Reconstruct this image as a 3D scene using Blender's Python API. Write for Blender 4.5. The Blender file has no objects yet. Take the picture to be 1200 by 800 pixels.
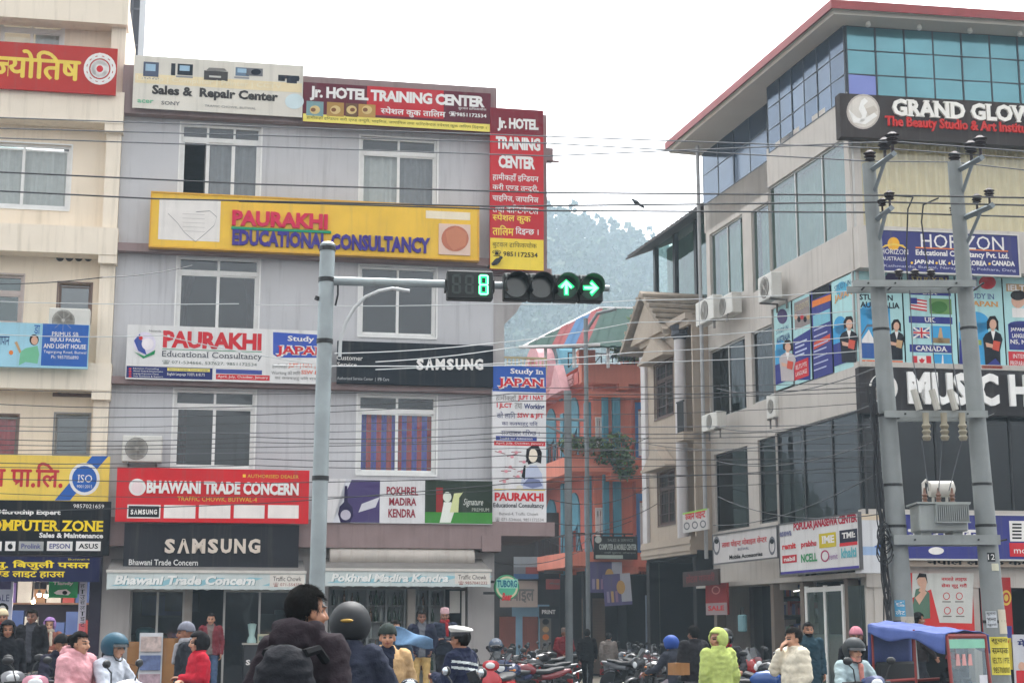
import bpy, bmesh, math, random
from mathutils import Vector, Matrix
R = math.radians
S = bpy.context.scene
COL = S.collection
random.seed(11)

# ------------------------------------------------------------------ camera
PITCH, F, EYE = R(10.4), 1840.0, 1.6
cd = bpy.data.cameras.new('camera')
cam = bpy.data.objects.new('camera', cd)
COL.objects.link(cam)
cam.location = (0, 0, EYE)
cam.rotation_euler = (R(90) + PITCH, 0, 0)
cd.sensor_width = 36
cd.lens = 36 * F / 1200
cd.clip_start = .1
cd.clip_end = 6000
S.camera = cam

# ------------------------------------------------------------------ light
SUN_EL, SUN_AZ = R(60), R(15)        # thin overcast, the sun high behind the clouds ahead
w = bpy.data.worlds.new('World')
S.world = w
w.use_nodes = True
nt = w.node_tree
bg = nt.nodes['Background']
sky = nt.nodes.new('ShaderNodeTexSky')
sky.sky_type = 'NISHITA'
sky.sun_disc = False
sky.sun_elevation = SUN_EL
sky.sun_rotation = SUN_AZ
sky.air_density = 1.2
sky.dust_density = 6.0
sky.ozone_density = 1.0
hs = nt.nodes.new('ShaderNodeHueSaturation')     # a grey, overcast sky has little colour
hs.inputs['Saturation'].default_value = .05
hs.inputs['Value'].default_value = 1.0
nt.links.new(sky.outputs[0], hs.inputs['Color'])
nt.links.new(hs.outputs[0], bg.inputs['Color'])
bg.inputs['Strength'].default_value = .15
sd = bpy.data.lights.new('sun', 'SUN')
sd.energy = .6
sd.angle = R(25)
sd.color = (1, .96, .9)
so = bpy.data.objects.new('sun', sd)
COL.objects.link(so)
so.rotation_euler = (R(90) - SUN_EL, 0, math.pi - SUN_AZ)
S.view_settings.view_transform = 'Standard'
S.view_settings.look = 'None'
S.view_settings.exposure = 1.9
S.view_settings.gamma = 1
S.render.engine = 'CYCLES'
S.cycles.volume_bounces = 3
S.cycles.max_bounces = 8
S.cycles.transparent_max_bounces = 12

# ------------------------------------------------------------------ materials
def lin(c):
    return tuple(((v / 255) / 12.92 if v / 255 <= .04045 else ((v / 255 + .055) / 1.055) ** 2.4) for v in c)

MATS = {}
def M(name, rgb, rough=.75, var=.12, scale=4, metal=0, bump=0, streak=0, spec=.4, emit=0, dirt=None):
    """procedural material; rgb = sRGB 0..255 base colour"""
    if name in MATS: return MATS[name]
    m = bpy.data.materials.new(name)
    m.use_nodes = True
    t = m.node_tree; N = t.nodes; L = t.links
    p = N['Principled BSDF']
    c = lin(rgb)
    p.inputs['Roughness'].default_value = rough
    p.inputs['Metallic'].default_value = metal
    p.inputs['Specular IOR Level'].default_value = spec
    tc = N.new('ShaderNodeTexCoord')
    no = N.new('ShaderNodeTexNoise'); no.inputs['Scale'].default_value = scale; no.inputs['Detail'].default_value = 5
    L.new(tc.outputs['Object'], no.inputs['Vector'])
    mr = N.new('ShaderNodeMapRange')
    mr.inputs[1].default_value = .3; mr.inputs[2].default_value = .7
    mr.inputs[3].default_value = 1 - var; mr.inputs[4].default_value = 1 + var * .6
    L.new(no.outputs[0], mr.inputs[0])
    mx = N.new('ShaderNodeMix'); mx.data_type = 'RGBA'; mx.blend_type = 'MULTIPLY'
    mx.inputs[0].default_value = 1
    mx.inputs[6].default_value = (*c, 1)
    L.new(mr.outputs[0], mx.inputs[7])
    out = mx.outputs[2]
    if streak:
        mp = N.new('ShaderNodeMapping'); mp.inputs['Scale'].default_value = (2.6, 2.6, .16)
        L.new(tc.outputs['Object'], mp.inputs[0])
        n2 = N.new('ShaderNodeTexNoise'); n2.inputs['Scale'].default_value = 2.2; n2.inputs['Detail'].default_value = 7
        n2.inputs['Roughness'].default_value = .65
        L.new(mp.outputs[0], n2.inputs['Vector'])
        r2 = N.new('ShaderNodeMapRange'); r2.inputs[1].default_value = .52; r2.inputs[2].default_value = .78
        r2.inputs[3].default_value = 0; r2.inputs[4].default_value = streak
        L.new(n2.outputs[0], r2.inputs[0])
        m2 = N.new('ShaderNodeMix'); m2.data_type = 'RGBA'
        L.new(r2.outputs[0], m2.inputs[0]); L.new(out, m2.inputs[6])
        d = lin(dirt) if dirt else tuple(v * .42 for v in c)
        m2.inputs[7].default_value = (*d, 1)
        out = m2.outputs[2]
    L.new(out, p.inputs['Base Color'])
    if bump:
        b = N.new('ShaderNodeBump'); b.inputs['Strength'].default_value = bump; b.inputs['Distance'].default_value = .02
        n3 = N.new('ShaderNodeTexNoise'); n3.inputs['Scale'].default_value = scale * 6; n3.inputs['Detail'].default_value = 4
        L.new(tc.outputs['Object'], n3.inputs['Vector']); L.new(n3.outputs[0], b.inputs['Height'])
        L.new(b.outputs[0], p.inputs['Normal'])
    if emit:
        p.inputs['Emission Color'].default_value = (*c, 1)
        p.inputs['Emission Strength'].default_value = emit
    MATS[name] = m
    return m

def GLASS(name, tint, refl=.25, rough=.03, see=.85):
    """window glass: lets a tinted share through and mirrors the sky"""
    if name in MATS: return MATS[name]
    m = bpy.data.materials.new(name); m.use_nodes = True
    t = m.node_tree; N = t.nodes; L = t.links
    N.remove(N['Principled BSDF'])
    o = N['Material Output']
    tr = N.new('ShaderNodeBsdfTransparent'); c = lin(tint); tr.inputs[0].default_value = (*[v * see for v in c], 1)
    gl = N.new('ShaderNodeBsdfGlossy'); gl.inputs[0].default_value = (.9, .95, 1, 1); gl.inputs['Roughness'].default_value = rough
    tc = N.new('ShaderNodeTexCoord')
    no = N.new('ShaderNodeTexNoise'); no.inputs['Scale'].default_value = 1.3
    L.new(tc.outputs['Object'], no.inputs['Vector'])
    b = N.new('ShaderNodeBump'); b.inputs['Strength'].default_value = .08; b.inputs['Distance'].default_value = .05
    L.new(no.outputs[0], b.inputs['Height']); L.new(b.outputs[0], gl.inputs['Normal'])
    fr = N.new('ShaderNodeLayerWeight'); fr.inputs[0].default_value = .25
    ad = N.new('ShaderNodeMath'); ad.operation = 'MULTIPLY_ADD'; ad.inputs[1].default_value = .3; ad.inputs[2].default_value = refl
    ad.use_clamp = True
    L.new(fr.outputs['Fresnel'], ad.inputs[0])
    mx = N.new('ShaderNodeMixShader')
    L.new(ad.outputs[0], mx.inputs[0]); L.new(tr.outputs[0], mx.inputs[1]); L.new(gl.outputs[0], mx.inputs[2])
    L.new(mx.outputs[0], o.inputs['Surface'])
    MATS[name] = m
    return m

def ink(rgb, rough=.7):
    rgb = tuple(int(round(v * (.97 if max(rgb) > 100 else .75))) for v in rgb)      # paint is a little darker than it shows
    return M('print_%d_%d_%d' % tuple(rgb), rgb, rough, .07, 3, streak=.2, dirt=(120, 115, 105), spec=.06)

# ------------------------------------------------------------------ mesh builder
class MB:
    def __init__(s): s.v = []; s.f = []; s.m = []
    def add(s, vs, fs, mi=0):
        b = len(s.v); s.v += [tuple(v) for v in vs]
        s.f += [tuple(b + i for i in f) for f in fs]; s.m += [mi] * len(fs)
        return s
    def box(s, x0, x1, y0, y1, z0, z1, mi=0):
        if x1 < x0: x0, x1 = x1, x0
        if y1 < y0: y0, y1 = y1, y0
        if z1 < z0: z0, z1 = z1, z0
        return s.add([(x0, y0, z0), (x1, y0, z0), (x1, y1, z0), (x0, y1, z0), (x0, y0, z1), (x1, y0, z1), (x1, y1, z1), (x0, y1, z1)],
              [(0, 3, 2, 1), (4, 5, 6, 7), (0, 1, 5, 4), (1, 2, 6, 5), (2, 3, 7, 6), (3, 0, 4, 7)], mi)
    def bevbox(s, x0, x1, y0, y1, z0, z1, b=.02, mi=0):
        """box with chamfered edges (stacked octagon-like rings)"""
        def ring(z, i): return [(x0 + i, y0 + b, z), (x0 + b, y0 + i, z), (x1 - b, y0 + i, z), (x1 - i, y0 + b, z), (x1 - i, y1 - b, z), (x1 - b, y1 - i, z), (x0 + b, y1 - i, z), (x0 + i, y1 - b, z)]
        vs = ring(z0, b * .9) + ring(z0 + b, 0) + ring(z1 - b, 0) + ring(z1, b * .9)
        fs = [tuple(range(7, -1, -1)), tuple(range(24, 32))]
        for k in range(3):
            for i in range(8):
                j = (i + 1) % 8
                fs.append((k * 8 + i, k * 8 + j, k * 8 + 8 + j, k * 8 + 8 + i))
        return s.add(vs, fs, mi)
    def quad(s, a, b, c, d, mi=0): return s.add([a, b, c, d], [(0, 1, 2, 3)], mi)
    def prism(s, pts, y0, y1, mi=0):
        """polygon in x,z extruded along y"""
        n = len(pts)
        area = sum(pts[i][0] * pts[(i + 1) % n][1] - pts[(i + 1) % n][0] * pts[i][1] for i in range(n))
        if area < 0: pts = pts[::-1]
        vs = [(p[0], y0, p[1]) for p in pts] + [(p[0], y1, p[1]) for p in pts]
        fs = [tuple(range(n)), tuple(range(2 * n - 1, n - 1, -1))]
        for i in range(n):
            j = (i + 1) % n
            fs.append((i, n + i, n + j, j))
        return s.add(vs, fs, mi)
    def tube(s, path, r, n=8, mi=0, cap=True):
        path = [Vector(p) for p in path]
        rs = r if isinstance(r, (list, tuple)) else [r] * len(path)
        vs = []; fs = []
        up = None
        for i, p in enumerate(path):
            t = (path[min(i + 1, len(path) - 1)] - path[max(i - 1, 0)])
            t = t.normalized() if t.length > 1e-9 else Vector((0, 0, 1))
            if up is None:
                up = Vector((0, 0, 1)) if abs(t.z) < .9 else Vector((1, 0, 0))
            a = t.cross(up).normalized(); b = a.cross(t).normalized(); up = b
            for k in range(n):
                an = 2 * math.pi * k / n
                vs.append(p + (a * math.cos(an) + b * math.sin(an)) * rs[i])
        for i in range(len(path) - 1):
            for k in range(n):
                j = (k + 1) % n
                fs.append((i * n + k, i * n + j, i * n + n + j, i * n + n + k))
        if cap:
            fs.append(tuple(range(n - 1, -1, -1)))
            fs.append(tuple((len(path) - 1) * n + k for k in range(n)))
        return s.add(vs, fs, mi)
    def ell(s, c, r, nu=14, nv=9, mi=0, rot=None):
        vs = []; fs = []
        c = Vector(c)
        for i in range(nv + 1):
            th = math.pi * i / nv
            for k in range(nu):
                ph = 2 * math.pi * k / nu
                q = Vector((r[0] * math.sin(th) * math.cos(ph), r[1] * math.sin(th) * math.sin(ph), r[2] * math.cos(th)))
                if rot: q = rot @ q
                vs.append(c + q)
        for i in range(nv):
            for k in range(nu):
                j = (k + 1) % nu
                fs.append((i * nu + k, i * nu + nu + k, i * nu + nu + j, i * nu + j))
        return s.add(vs, fs, mi)
    def lathe(s, prof, c=(0, 0, 0), axis='z', n=20, mi=0):
        """prof: (radius, along-axis)"""
        vs = []; fs = []
        for r, h in prof:
            for k in range(n):
                an = 2 * math.pi * k / n
                a, b = r * math.cos(an), r * math.sin(an)
                q = {'z': (a, b, h), 'x': (h, a, b), 'y': (b, h, a)}[axis]
                vs.append((c[0] + q[0], c[1] + q[1], c[2] + q[2]))
        for i in range(len(prof) - 1):
            for k in range(n):
                j = (k + 1) % n
                fs.append((i * n + k, i * n + j, i * n + n + j, i * n + n + k))
        fs.append(tuple(range(n - 1, -1, -1))); fs.append(tuple((len(prof) - 1) * n + k for k in range(n)))
        return s.add(vs, fs, mi)
    def build(s, name, mats, parent=None, smooth=False, loc=None, rotz=0):
        me = bpy.data.meshes.new(name)
        me.from_pydata(s.v, [], s.f)
        for m in (mats if isinstance(mats, (list, tuple)) else [mats]): me.materials.append(m)
        me.polygons.foreach_set('material_index', s.m)
        if smooth: me.polygons.foreach_set('use_smooth', [True] * len(s.f))
        me.update()
        o = bpy.data.objects.new(name, me)
        COL.objects.link(o)
        if parent: o.parent = parent
        if loc is not None: o.location = loc
        o.rotation_euler.z = rotz
        if smooth:
            try: me.set_sharp_from_angle(angle=R(40))
            except Exception: pass
        return o

def tag(o, label, cat, group=None, kind=None):
    if label: o['label'] = label
    if cat: o['category'] = cat
    if group: o['group'] = group
    if kind: o['kind'] = kind
    return o
def thing(name, label, cat, loc=(0, 0, 0), rotz=0, group=None):
    o = bpy.data.objects.new(name, None); COL.objects.link(o)
    o.location = loc; o.rotation_euler.z = rotz
    o.empty_display_size = .2
    return tag(o, label, cat, group)
def dup(root, loc=None, rotz=None, label=None, recolor=None, scale=None):
    """copy of a thing with copies of its parts and their sub-parts"""
    def cp(o, par):
        c = o.copy(); COL.objects.link(c)
        if par: c.parent = par
        if recolor and c.data:
            for i, sl in enumerate(c.material_slots):
                if sl.material and sl.material.name in recolor:
                    nm = recolor[sl.material.name]; sl.link = 'OBJECT'; sl.material = nm
        for ch in list(o.children): cp(ch, c)
        return c
    c = cp(root, None)
    if loc is not None: c.location = loc
    if rotz is not None: c.rotation_euler.z = rotz
    if label: c['label'] = label
    if scale: c.scale = (scale,) * 3
    return c

# ------------------------------------------------------------------ lay-out: rays of the surveyed photograph hit the real planes
CP, SP = math.cos(PITCH), math.sin(PITCH)
def ray(px, py):
    a, b = (px - 600) / F, (400 - py) / F
    return Vector((a, CP - b * SP, SP + b * CP))
def at(px, py, Y):
    d = ray(px, py)
    return Vector((0, 0, EYE)) + d * (Y / d.y)
class Face:
    """a vertical plane: local x runs along it, local -y points out of it, z up"""
    def __init__(s, o, a): s.o = Vector((o[0], o[1])); s.a = a; s.d = Vector((math.cos(a), math.sin(a))); s.n = Vector((math.sin(a), -math.cos(a)))
    def uv(s, px, py, off=0):
        d = ray(px, py); o = s.o + s.n * off
        t = (o.dot(s.n)) / (d.x * s.n.x + d.y * s.n.y)
        p = Vector((d.x * t, d.y * t))
        return (p - s.o).dot(s.d), EYE + d.z * t
    def s_(s, px, py, off=0): return s.uv(px, py, off)[0]
    def z_(s, px, py, off=0): return s.uv(px, py, off)[1]
    def pt(s, u, off, z): q = s.o + s.d * u + s.n * off; return Vector((q.x, q.y, z))
HZ = 738
g0 = at(116, HZ, 36)
G = Face((g0.x, g0.y), R(10.5))                   # grey building's front
C = Face((g0.x + .35 * G.n.x, g0.y + .35 * G.n.y), R(10.5))   # cream building's front, a little proud of it
r0 = at(1017, HZ, 36)
RF = Face((r0.x, r0.y), R(9.2))                   # corner building's front
_b = R(-75.6)
_t = Vector((math.cos(_b), math.sin(_b)))
RL = 8.6                                          # length of its street side
RS = Face((r0.x - _t.x * RL, r0.y - _t.y * RL), _b)   # street side, x runs towards the corner

# ------------------------------------------------------------------ writing
_G = {}
def glyph(ch, bold):
    k = (ch, bold)
    if k in _G: return _G[k]
    def mk(t):
        c = bpy.data.curves.new('t', 'FONT'); c.body = t; c.resolution_u = 2; c.offset = bold
        o = bpy.data.objects.new('t', c); COL.objects.link(o)
        dg = bpy.context.evaluated_depsgraph_get()
        me = bpy.data.meshes.new_from_object(o.evaluated_get(dg))
        vs = [tuple(v.co) for v in me.vertices]; fs = [tuple(p.vertices) for p in me.polygons]
        bpy.data.objects.remove(o); bpy.data.curves.remove(c); bpy.data.meshes.remove(me)
        return vs, fs
    vs, fs = mk(ch) if ch != ' ' else ([], [])
    a = mk('|' + ch + '|')[0]; b = mk('||')[0]
    if ch == '\u093f': _G[k] = (vs, fs, .259); return _G[k]
    adv = max(v[0] for v in a) - max(v[0] for v in b)
    _G[k] = (vs, fs, max(adv, 0))
    return _G[k]
def clip_right(vs, fs, x):
    bm = bmesh.new()
    bv = [bm.verts.new(v) for v in vs]
    for f in fs:
        try: bm.faces.new([bv[i] for i in f])
        except ValueError: pass
    bmesh.ops.bisect_plane(bm, geom=bm.verts[:] + bm.edges[:] + bm.faces[:], plane_co=(x, 0, 0), plane_no=(1, 0, 0), clear_outer=True)
    bm.verts.index_update()
    r = [tuple(v.co) for v in bm.verts], [tuple(v.index for v in f.verts) for f in bm.faces]
    bm.free()
    return r
CONS = set(chr(i) for i in range(0x915, 0x93A))
def layout(t, bold=0, serif=0, track=0, italic=0):
    """string -> flat mesh in text units (own small Devanagari shaper: pre-base i, half forms)"""
    if bold < .1: bold = min(bold, .046)
    else: bold = .085
    V = []; Fc = []; pen = 0
    # reorder
    cl = []; i = 0
    while i < len(t):
        c = t[i]
        if c in CONS:
            j = i + 1
            run = [c]
            while j + 1 < len(t) and t[j] == '\u094d' and t[j + 1] in CONS:
                run += [t[j + 1]]; j += 2
            halves = run[:-1]; last = run[-1]
            if j < len(t) and t[j] == '\u093f': cl.append(('\u093f', 0)); j += 1
            for h in halves:
                cl.append((h, 1))
            if halves and last == '\u0930':               # -ra: the full letter with a stroke below
                cl.pop(); cl.append((halves[-1], 2))
            else: cl.append((last, 0))
            i = j
        else: cl.append((c, 0)); i += 1
    for c, mode in cl:
        deva = 0x900 <= ord(c) < 0x980
        vs, fs, adv = glyph(c, 0 if deva else bold)
        if deva and bold:
            n0 = len(vs); v0, f0 = vs, fs; vs, fs = [], []
            for q, (ox, oz) in enumerate(((-1, 0), (1, 0), (0, .8), (0, -.8))):
                fs = fs + [tuple(i + len(vs) for i in f) for f in f0]
                vs = vs + [(v[0] + ox * bold * .8, v[1] + oz * bold * .8, .0) for v in v0]
            stack = n0
        else: stack = 0
        if mode == 1 and adv > .3:
            x = adv - .175
            vs, fs = clip_right(vs, fs, x); adv = x
        b = len(V)
        V += [(v[0] + pen + italic * v[1], v[1], (i // stack) * .0005 if stack and mode != 1 else (0 if mode != 1 else (i % 7) * .0003)) for i, v in enumerate(vs)]
        Fc += [tuple(b + k for k in f) for f in fs]
        if mode == 2:
            b = len(V); e = pen + adv - .14
            V += [(e, .2, 0), (e, .28, 0), (e - .22, .04, 0), (e - .26, .1, 0)]; Fc += [(b, b + 1, b + 3, b + 2)]
        if serif:
            h = serif
            for f in list(fs):
                n = len(f)
                for q in range(n):
                    p1, p2 = vs[f[q]], vs[f[(q + 1) % n]]
                    if abs(p1[1] - p2[1]) < 1e-3 and .03 < abs(p1[0] - p2[0]) < .26:
                        yy = p1[1]
                        if abs(yy) < .02 + bold * 1.1 or abs(yy - .685) < .03 + bold or (c.islower() and abs(yy - .53) < .03 + bold):
                            l, r = sorted((p1[0], p2[0])); top = yy > .1
                            y0, y1 = (yy - h, yy) if top else (yy, yy + h)
                            b = len(V)
                            V += [(pen + l - .075, y0, -.0004), (pen + r + .075, y0, -.0004), (pen + r + .075, y1, -.0004), (pen + l - .075, y1, -.0004)]
                            Fc.append((b, b + 1, b + 2, b + 3))
        pen += adv + track
    return V, Fc
def add_text(mb, t, x0, x1, z0, z1, y, depth=0, mi=0, bold=0, serif=0, track=0, italic=0, keep=False):
    """fit the ink of t into the box x0..x1, z0..z1 on the plane y; depth makes it a raised letter"""
    V, Fc = layout(t, bold, serif, track, italic)
    if not V: return
    a, b = min(v[0] for v in V), max(v[0] for v in V)
    c, d = min(v[1] for v in V), max(v[1] for v in V)
    sx, sz = (x1 - x0) / max(b - a, 1e-6), (z1 - z0) / max(d - c, 1e-6)
    if keep: sx = sz = min(sx, sz)
    P = [(x0 + (v[0] - a) * sx, z0 + (v[1] - c) * sz, v[2]) for v in V]
    if depth <= 0:
        mb.add([(p[0], y + p[2], p[1]) for p in P], Fc, mi)
    else:
        mb.add([(p[0], y - depth + p[2], p[1]) for p in P], Fc, mi)
        cnt = {}
        for f in Fc:
            for q in range(len(f)):
                e = (f[q], f[(q + 1) % len(f)])
                if (e[1], e[0]) in cnt: del cnt[(e[1], e[0])]
                else: cnt[e] = 1
        n = len(P); vs = [(p[0], y - depth, p[1]) for p in P] + [(p[0], y, p[1]) for p in P]
        mb.add(vs, [(i, i + n, j + n, j) for i, j in cnt], mi)

# ------------------------------------------------------------------ signboards
class _Mi:
    def __init__(s, mb, i): s.mb, s.i = mb, i
    def quad(s, *a): return s.mb.quad(*a, mi=s.i)
    def box(s, *a): return s.mb.box(*a, mi=s.i)
    def add(s, v, f): return s.mb.add(v, f, s.i)
class Sign:
    """a board on a face, laid out with pixel boxes; everything ends up in the board's own local metres"""
    def __init__(s, face, box, off, name, label, cat, mat, thick=.06, group=None, frame=None, slab=True, bow=0):
        x0, x1, y0, y1 = box
        s.face, s.off, s.th, s.mat = face, off, thick, mat
        xm, ym = (x0 + x1) / 2, (y0 + y1) / 2
        s.s0, s.s1 = face.s_(x0, ym, off), face.s_(x1, ym, off)
        s.z0, s.z1 = face.z_(xm, y1, off), face.z_(xm, y0, off)
        s.w, s.h = s.s1 - s.s0, s.z1 - s.z0
        s.root = thing(name, label, cat, face.pt(s.s0, off, s.z0), face.a, group)
        s.l = {}
        if slab:
            b = MB()
            if bow:
                n, k = 16, 6
                def yy(i, j): return bow * (math.sin(i * 1.7) * .4 + math.sin(j * 1.9 + i * .6) * .6 + math.sin(i * .5 + 2) * .8)
                for i in range(n):
                    for j in range(k):
                        c = [(i, j), (i + 1, j), (i + 1, j + 1), (i, j + 1)]
                        b.quad(*[(p * s.w / n, 0 if 0 else -.0, q * s.h / k) for p, q in c])
                b.box(0, s.w, .006, thick, 0, s.h)
            else:
                b.box(0, s.w, 0, thick, 0, s.h)
            b.build('panel', mat, s.root)
        if frame:
            b = MB(); e = .035
            b.box(-e, s.w + e, -.02, thick * .8, -e, 0); b.box(-e, s.w + e, -.02, thick * .8, s.h, s.h + e)
            b.box(-e, 0, -.02, thick * .8, 0, s.h); b.box(s.w, s.w + e, -.02, thick * .8, 0, s.h)
            b.build('frame', frame, s.root)
    def xy(s, px, py):
        u, z = s.face.uv(px, py, s.off); return u - s.s0, z - s.z0
    def mbx(s, mat, name):
        """flat print shares one mesh per board; raised pieces get their own"""
        if name in ('printed_field', 'picture'):
            if 'print' not in s.l:
                s.l['print'] = (MB(), [s.mat], 'printed_face')
                s.l['print'][0].quad((0, -.0012, 0), (s.w, -.0012, 0), (s.w, -.0012, s.h), (0, -.0012, s.h))
            mb, mats, _ = s.l['print']
            if mat not in mats: mats.append(mat)
            return _Mi(mb, mats.index(mat))
        s.n = getattr(s, 'n', 0) + 1; s.l[('m', s.n)] = (MB(), mat, name)
        return s.l[('m', s.n)][0]
    def bx(s, b):
        x0, x1, y0, y1 = b; xm, ym = (x0 + x1) / 2, (y0 + y1) / 2
        return s.xy(x0, ym)[0], s.xy(x1, ym)[0], s.xy(xm, y1)[1], s.xy(xm, y0)[1]
    def rect(s, b, mat, layer=1, name='printed_field', depth=0):
        a = s.bx(b); y = -.003 * layer
        a = (max(a[0], 0), min(a[1], s.w), max(a[2], 0), min(a[3], s.h)) if depth == 0 else a
        m = s.mbx(mat, name)
        if depth: m.box(a[0], a[1], y - depth, y, a[2], a[3])
        else: m.quad((a[0], y, a[2]), (a[1], y, a[2]), (a[1], y, a[3]), (a[0], y, a[3]))
        return s
    def poly(s, pts, mat, layer=2, name='picture'):
        y = -.003 * layer; q = [s.xy(*p) for p in pts]
        ar = sum(q[i][0] * q[(i + 1) % len(q)][1] - q[(i + 1) % len(q)][0] * q[i][1] for i in range(len(q)))
        if ar < 0: q = q[::-1]
        s.mbx(mat, name).add([(a, y, b) for a, b in q], [tuple(range(len(q)))]); return s
    def disc(s, cx, cy, rx, ry, mat, layer=2, name='picture', n=24, ring=0):
        if ring:
            y = -.003 * layer; m = s.mbx(mat, name); vs = []
            for k in range(n):
                a = 2 * math.pi * k / n
                for rr in (1, 1 - ring):
                    p = s.xy(cx + rx * rr * math.cos(a), cy + ry * rr * math.sin(a)); vs.append((p[0], y, p[1]))
            m.add(vs, [(2 * k, 2 * k + 1, (2 * k + 3) % (2 * n), (2 * k + 2) % (2 * n)) for k in range(n)])
            return s
        return s.poly([(cx + rx * math.cos(2 * math.pi * k / n), cy + ry * math.sin(2 * math.pi * k / n)) for k in range(n)], mat, layer, name)
    def text(s, t, b, mat, layer=3, depth=0, bold=.0, serif=0, track=0, italic=0, name='lettering', tilt=True):
        a = s.bx(b)
        s.n = getattr(s, 'n', 0) + 1; s.l[('t', s.n)] = (MB(), mat, name)
        add_text(s.l[('t', s.n)][0], t, a[0], a[1], a[2], a[3], -.003 * layer, depth, 0, bold, serif, track, italic); return s
    def done(s):
        for m, mat, name in s.l.values():
            if m.f: m.build(name, mat, s.root)
        return s.root
# ================================================================== THE SETTING
ASPH = M('asphalt', (72, 72, 74), .9, .25, 1.5, bump=.4)
PAVE = M('pavement_concrete', (132, 128, 122), .9, .2, 3, bump=.2)
gb = MB(); gb.quad((-700, -40, -.02), (700, -40, -.02), (700, 900, -.02), (-700, 900, -.02))
tag(gb.build('ground', M('earth', (120, 112, 98), .95, .3, .05)), None, None, kind='structure')
rb = MB(); rb.quad((-60, -30, 0), (60, -30, 0), (60, 33.5, 0), (-60, 33.5, 0))
tag(rb.build('road', ASPH), None, None, kind='structure')
# side street going back between the buildings
a0 = RS.pt(RL, 2.6, 0); a1 = RS.pt(RL - 75, 2.6, 0); b0 = RS.pt(RL, 10.2, 0); b1 = RS.pt(RL - 75, 10.2, 0)
ss = MB(); ss.quad((b0.x, 33.5, .002), (a0.x, 33.5, .002), (a1.x, a1.y, .002), (b1.x, b1.y, .002))
tag(ss.build('side_street', ASPH), None, None, kind='structure')
lm = MB()
for k in range(9): lm.box(-14 + k * 3, -13.5 + k * 3, 27.2, 30.4, .003, .005)
tag(lm.build('road_markings', M('road_paint', (205, 205, 200), .8, .25, 3)), None, None, kind='structure')
pv = MB()
p0, p1 = G.pt(-20, 1.9, 0), G.pt(8.95, 1.9, 0); q0, q1 = G.pt(-20, -8, 0), G.pt(8.95, -8, 0)
def slab_poly(mb, pts, z0, z1):
    n = len(pts); vs = [(p[0], p[1], z0) for p in pts] + [(p[0], p[1], z1) for p in pts]
    ar = sum(pts[i][0] * pts[(i + 1) % n][1] - pts[(i + 1) % n][0] * pts[i][1] for i in range(n))
    fs = [tuple(range(n - 1, -1, -1)), tuple(range(n, 2 * n))] + [(i, (i + 1) % n, n + (i + 1) % n, n + i) for i in range(n)]
    if ar < 0: fs = [f[::-1] for f in fs]
    mb.add(vs, fs)
slab_poly(pv, [p0, p1, q1, q0], -.05, .14)
c0, c1 = RF.pt(-.2, 1.6, 0), RF.pt(30, 1.6, 0); c2 = RF.pt(30, -3, 0); c3 = RF.pt(1, -3, 0)
slab_poly(pv, [c0, c1, c2, c3], -.05, .14)
tag(pv.build('pavement', PAVE), None, None, kind='structure')

# hill, far behind: ridge from the skyline of the photo
RIDGE = [(-40, 150), (250, 172), (450, 210), (560, 236), (640, 266), (700, 284), (745, 297), (790, 310), (850, 345), (950, 380), (1100, 460), (1300, 560)]
def ridge_z(x, Y):
    px = 600 + F * x / (Y * CP) * CP
    for (a, b), (c, d) in zip(RIDGE, RIDGE[1:]):
        if px <= c or (c, d) == RIDGE[-1]:
            t = max(0, min(1, (px - a) / (c - a))); return at(px, b + (d - b) * t, Y).z
    return 40
from mathutils import noise as NZ
def hill_h(x, y):
    t = max(0, min(1, (y - 260) / 300)); t = t * t * (3 - 2 * t)
    px0 = x * 560 / max(y, 1)
    h = ridge_z(x * (560 / max(y, 200)), 560) * t
    back = max(0, min(1, (y - 570) / 120))
    return max(0, (h - 8) * (1 - .6 * back) + 9 * NZ.noise(Vector((x * .012, y * .012, 1))) * t - .5)
hb = MB(); nx, ny = 90, 44; vs = []; fs = []
for j in range(ny + 1):
    for i in range(nx + 1):
        x = -260 + 520 * i / nx; y = 240 + 460 * j / ny; vs.append((x, y, hill_h(x, y) - .3))
for j in range(ny):
    for i in range(nx):
        a = j * (nx + 1) + i; fs.append((a, a + 1, a + nx + 2, a + nx + 1))
hb.add(vs, fs)
tag(hb.build('hill', M('hill_scrub', (70, 80, 52), .95, .3, .03), smooth=True), None, None, kind='structure')
fb = MB(); rnd = random.Random(5)
for k in range(2600):
    y = rnd.uniform(330, 640); px = rnd.uniform(470, 880)
    x = (px - 600) / F * y
    if y > 500: pass
    z = hill_h(x, y)
    if z < 4: continue
    hgt = rnd.uniform(6, 11) * (1.25 if rnd.random() < .12 else 1); rad = hgt * rnd.uniform(.24, .42)
    for q in range(11):
        th = rnd.uniform(0, 6.283); u = rnd.random(); rr = rad * rnd.uniform(.2, 1) * (1 - .45 * u)
        c = Vector((x + rr * math.cos(th), y + rr * math.sin(th), z + hgt * (.25 + .75 * u)))
        for g in range(5):
            n1 = Vector((rnd.gauss(0, 1), rnd.gauss(0, 1), rnd.gauss(0, .7))).normalized(); n2 = n1.orthogonal().normalized()
            sz = rad * rnd.uniform(.18, .36); c2 = c + n1 * sz * .5
            e = n1.cross(n2)
            fb.add([c2 + n2 * sz, c2 + e * sz * .8 - n2 * sz * .3, c2 - n2 * sz, c2 - e * sz * .8 + n2 * sz * .2], [(0, 1, 2, 3)], 0 if rnd.random() < .6 else 1)
tag(fb.build('hillside_wood', [M('far_foliage', (50, 68, 44), .9, .2, .08), M('far_foliage_light', (54, 72, 47), .9, .2, .08)]),
    'hazy wooded hillside of mixed trees rising behind the street', 'woodland', kind='stuff')
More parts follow.
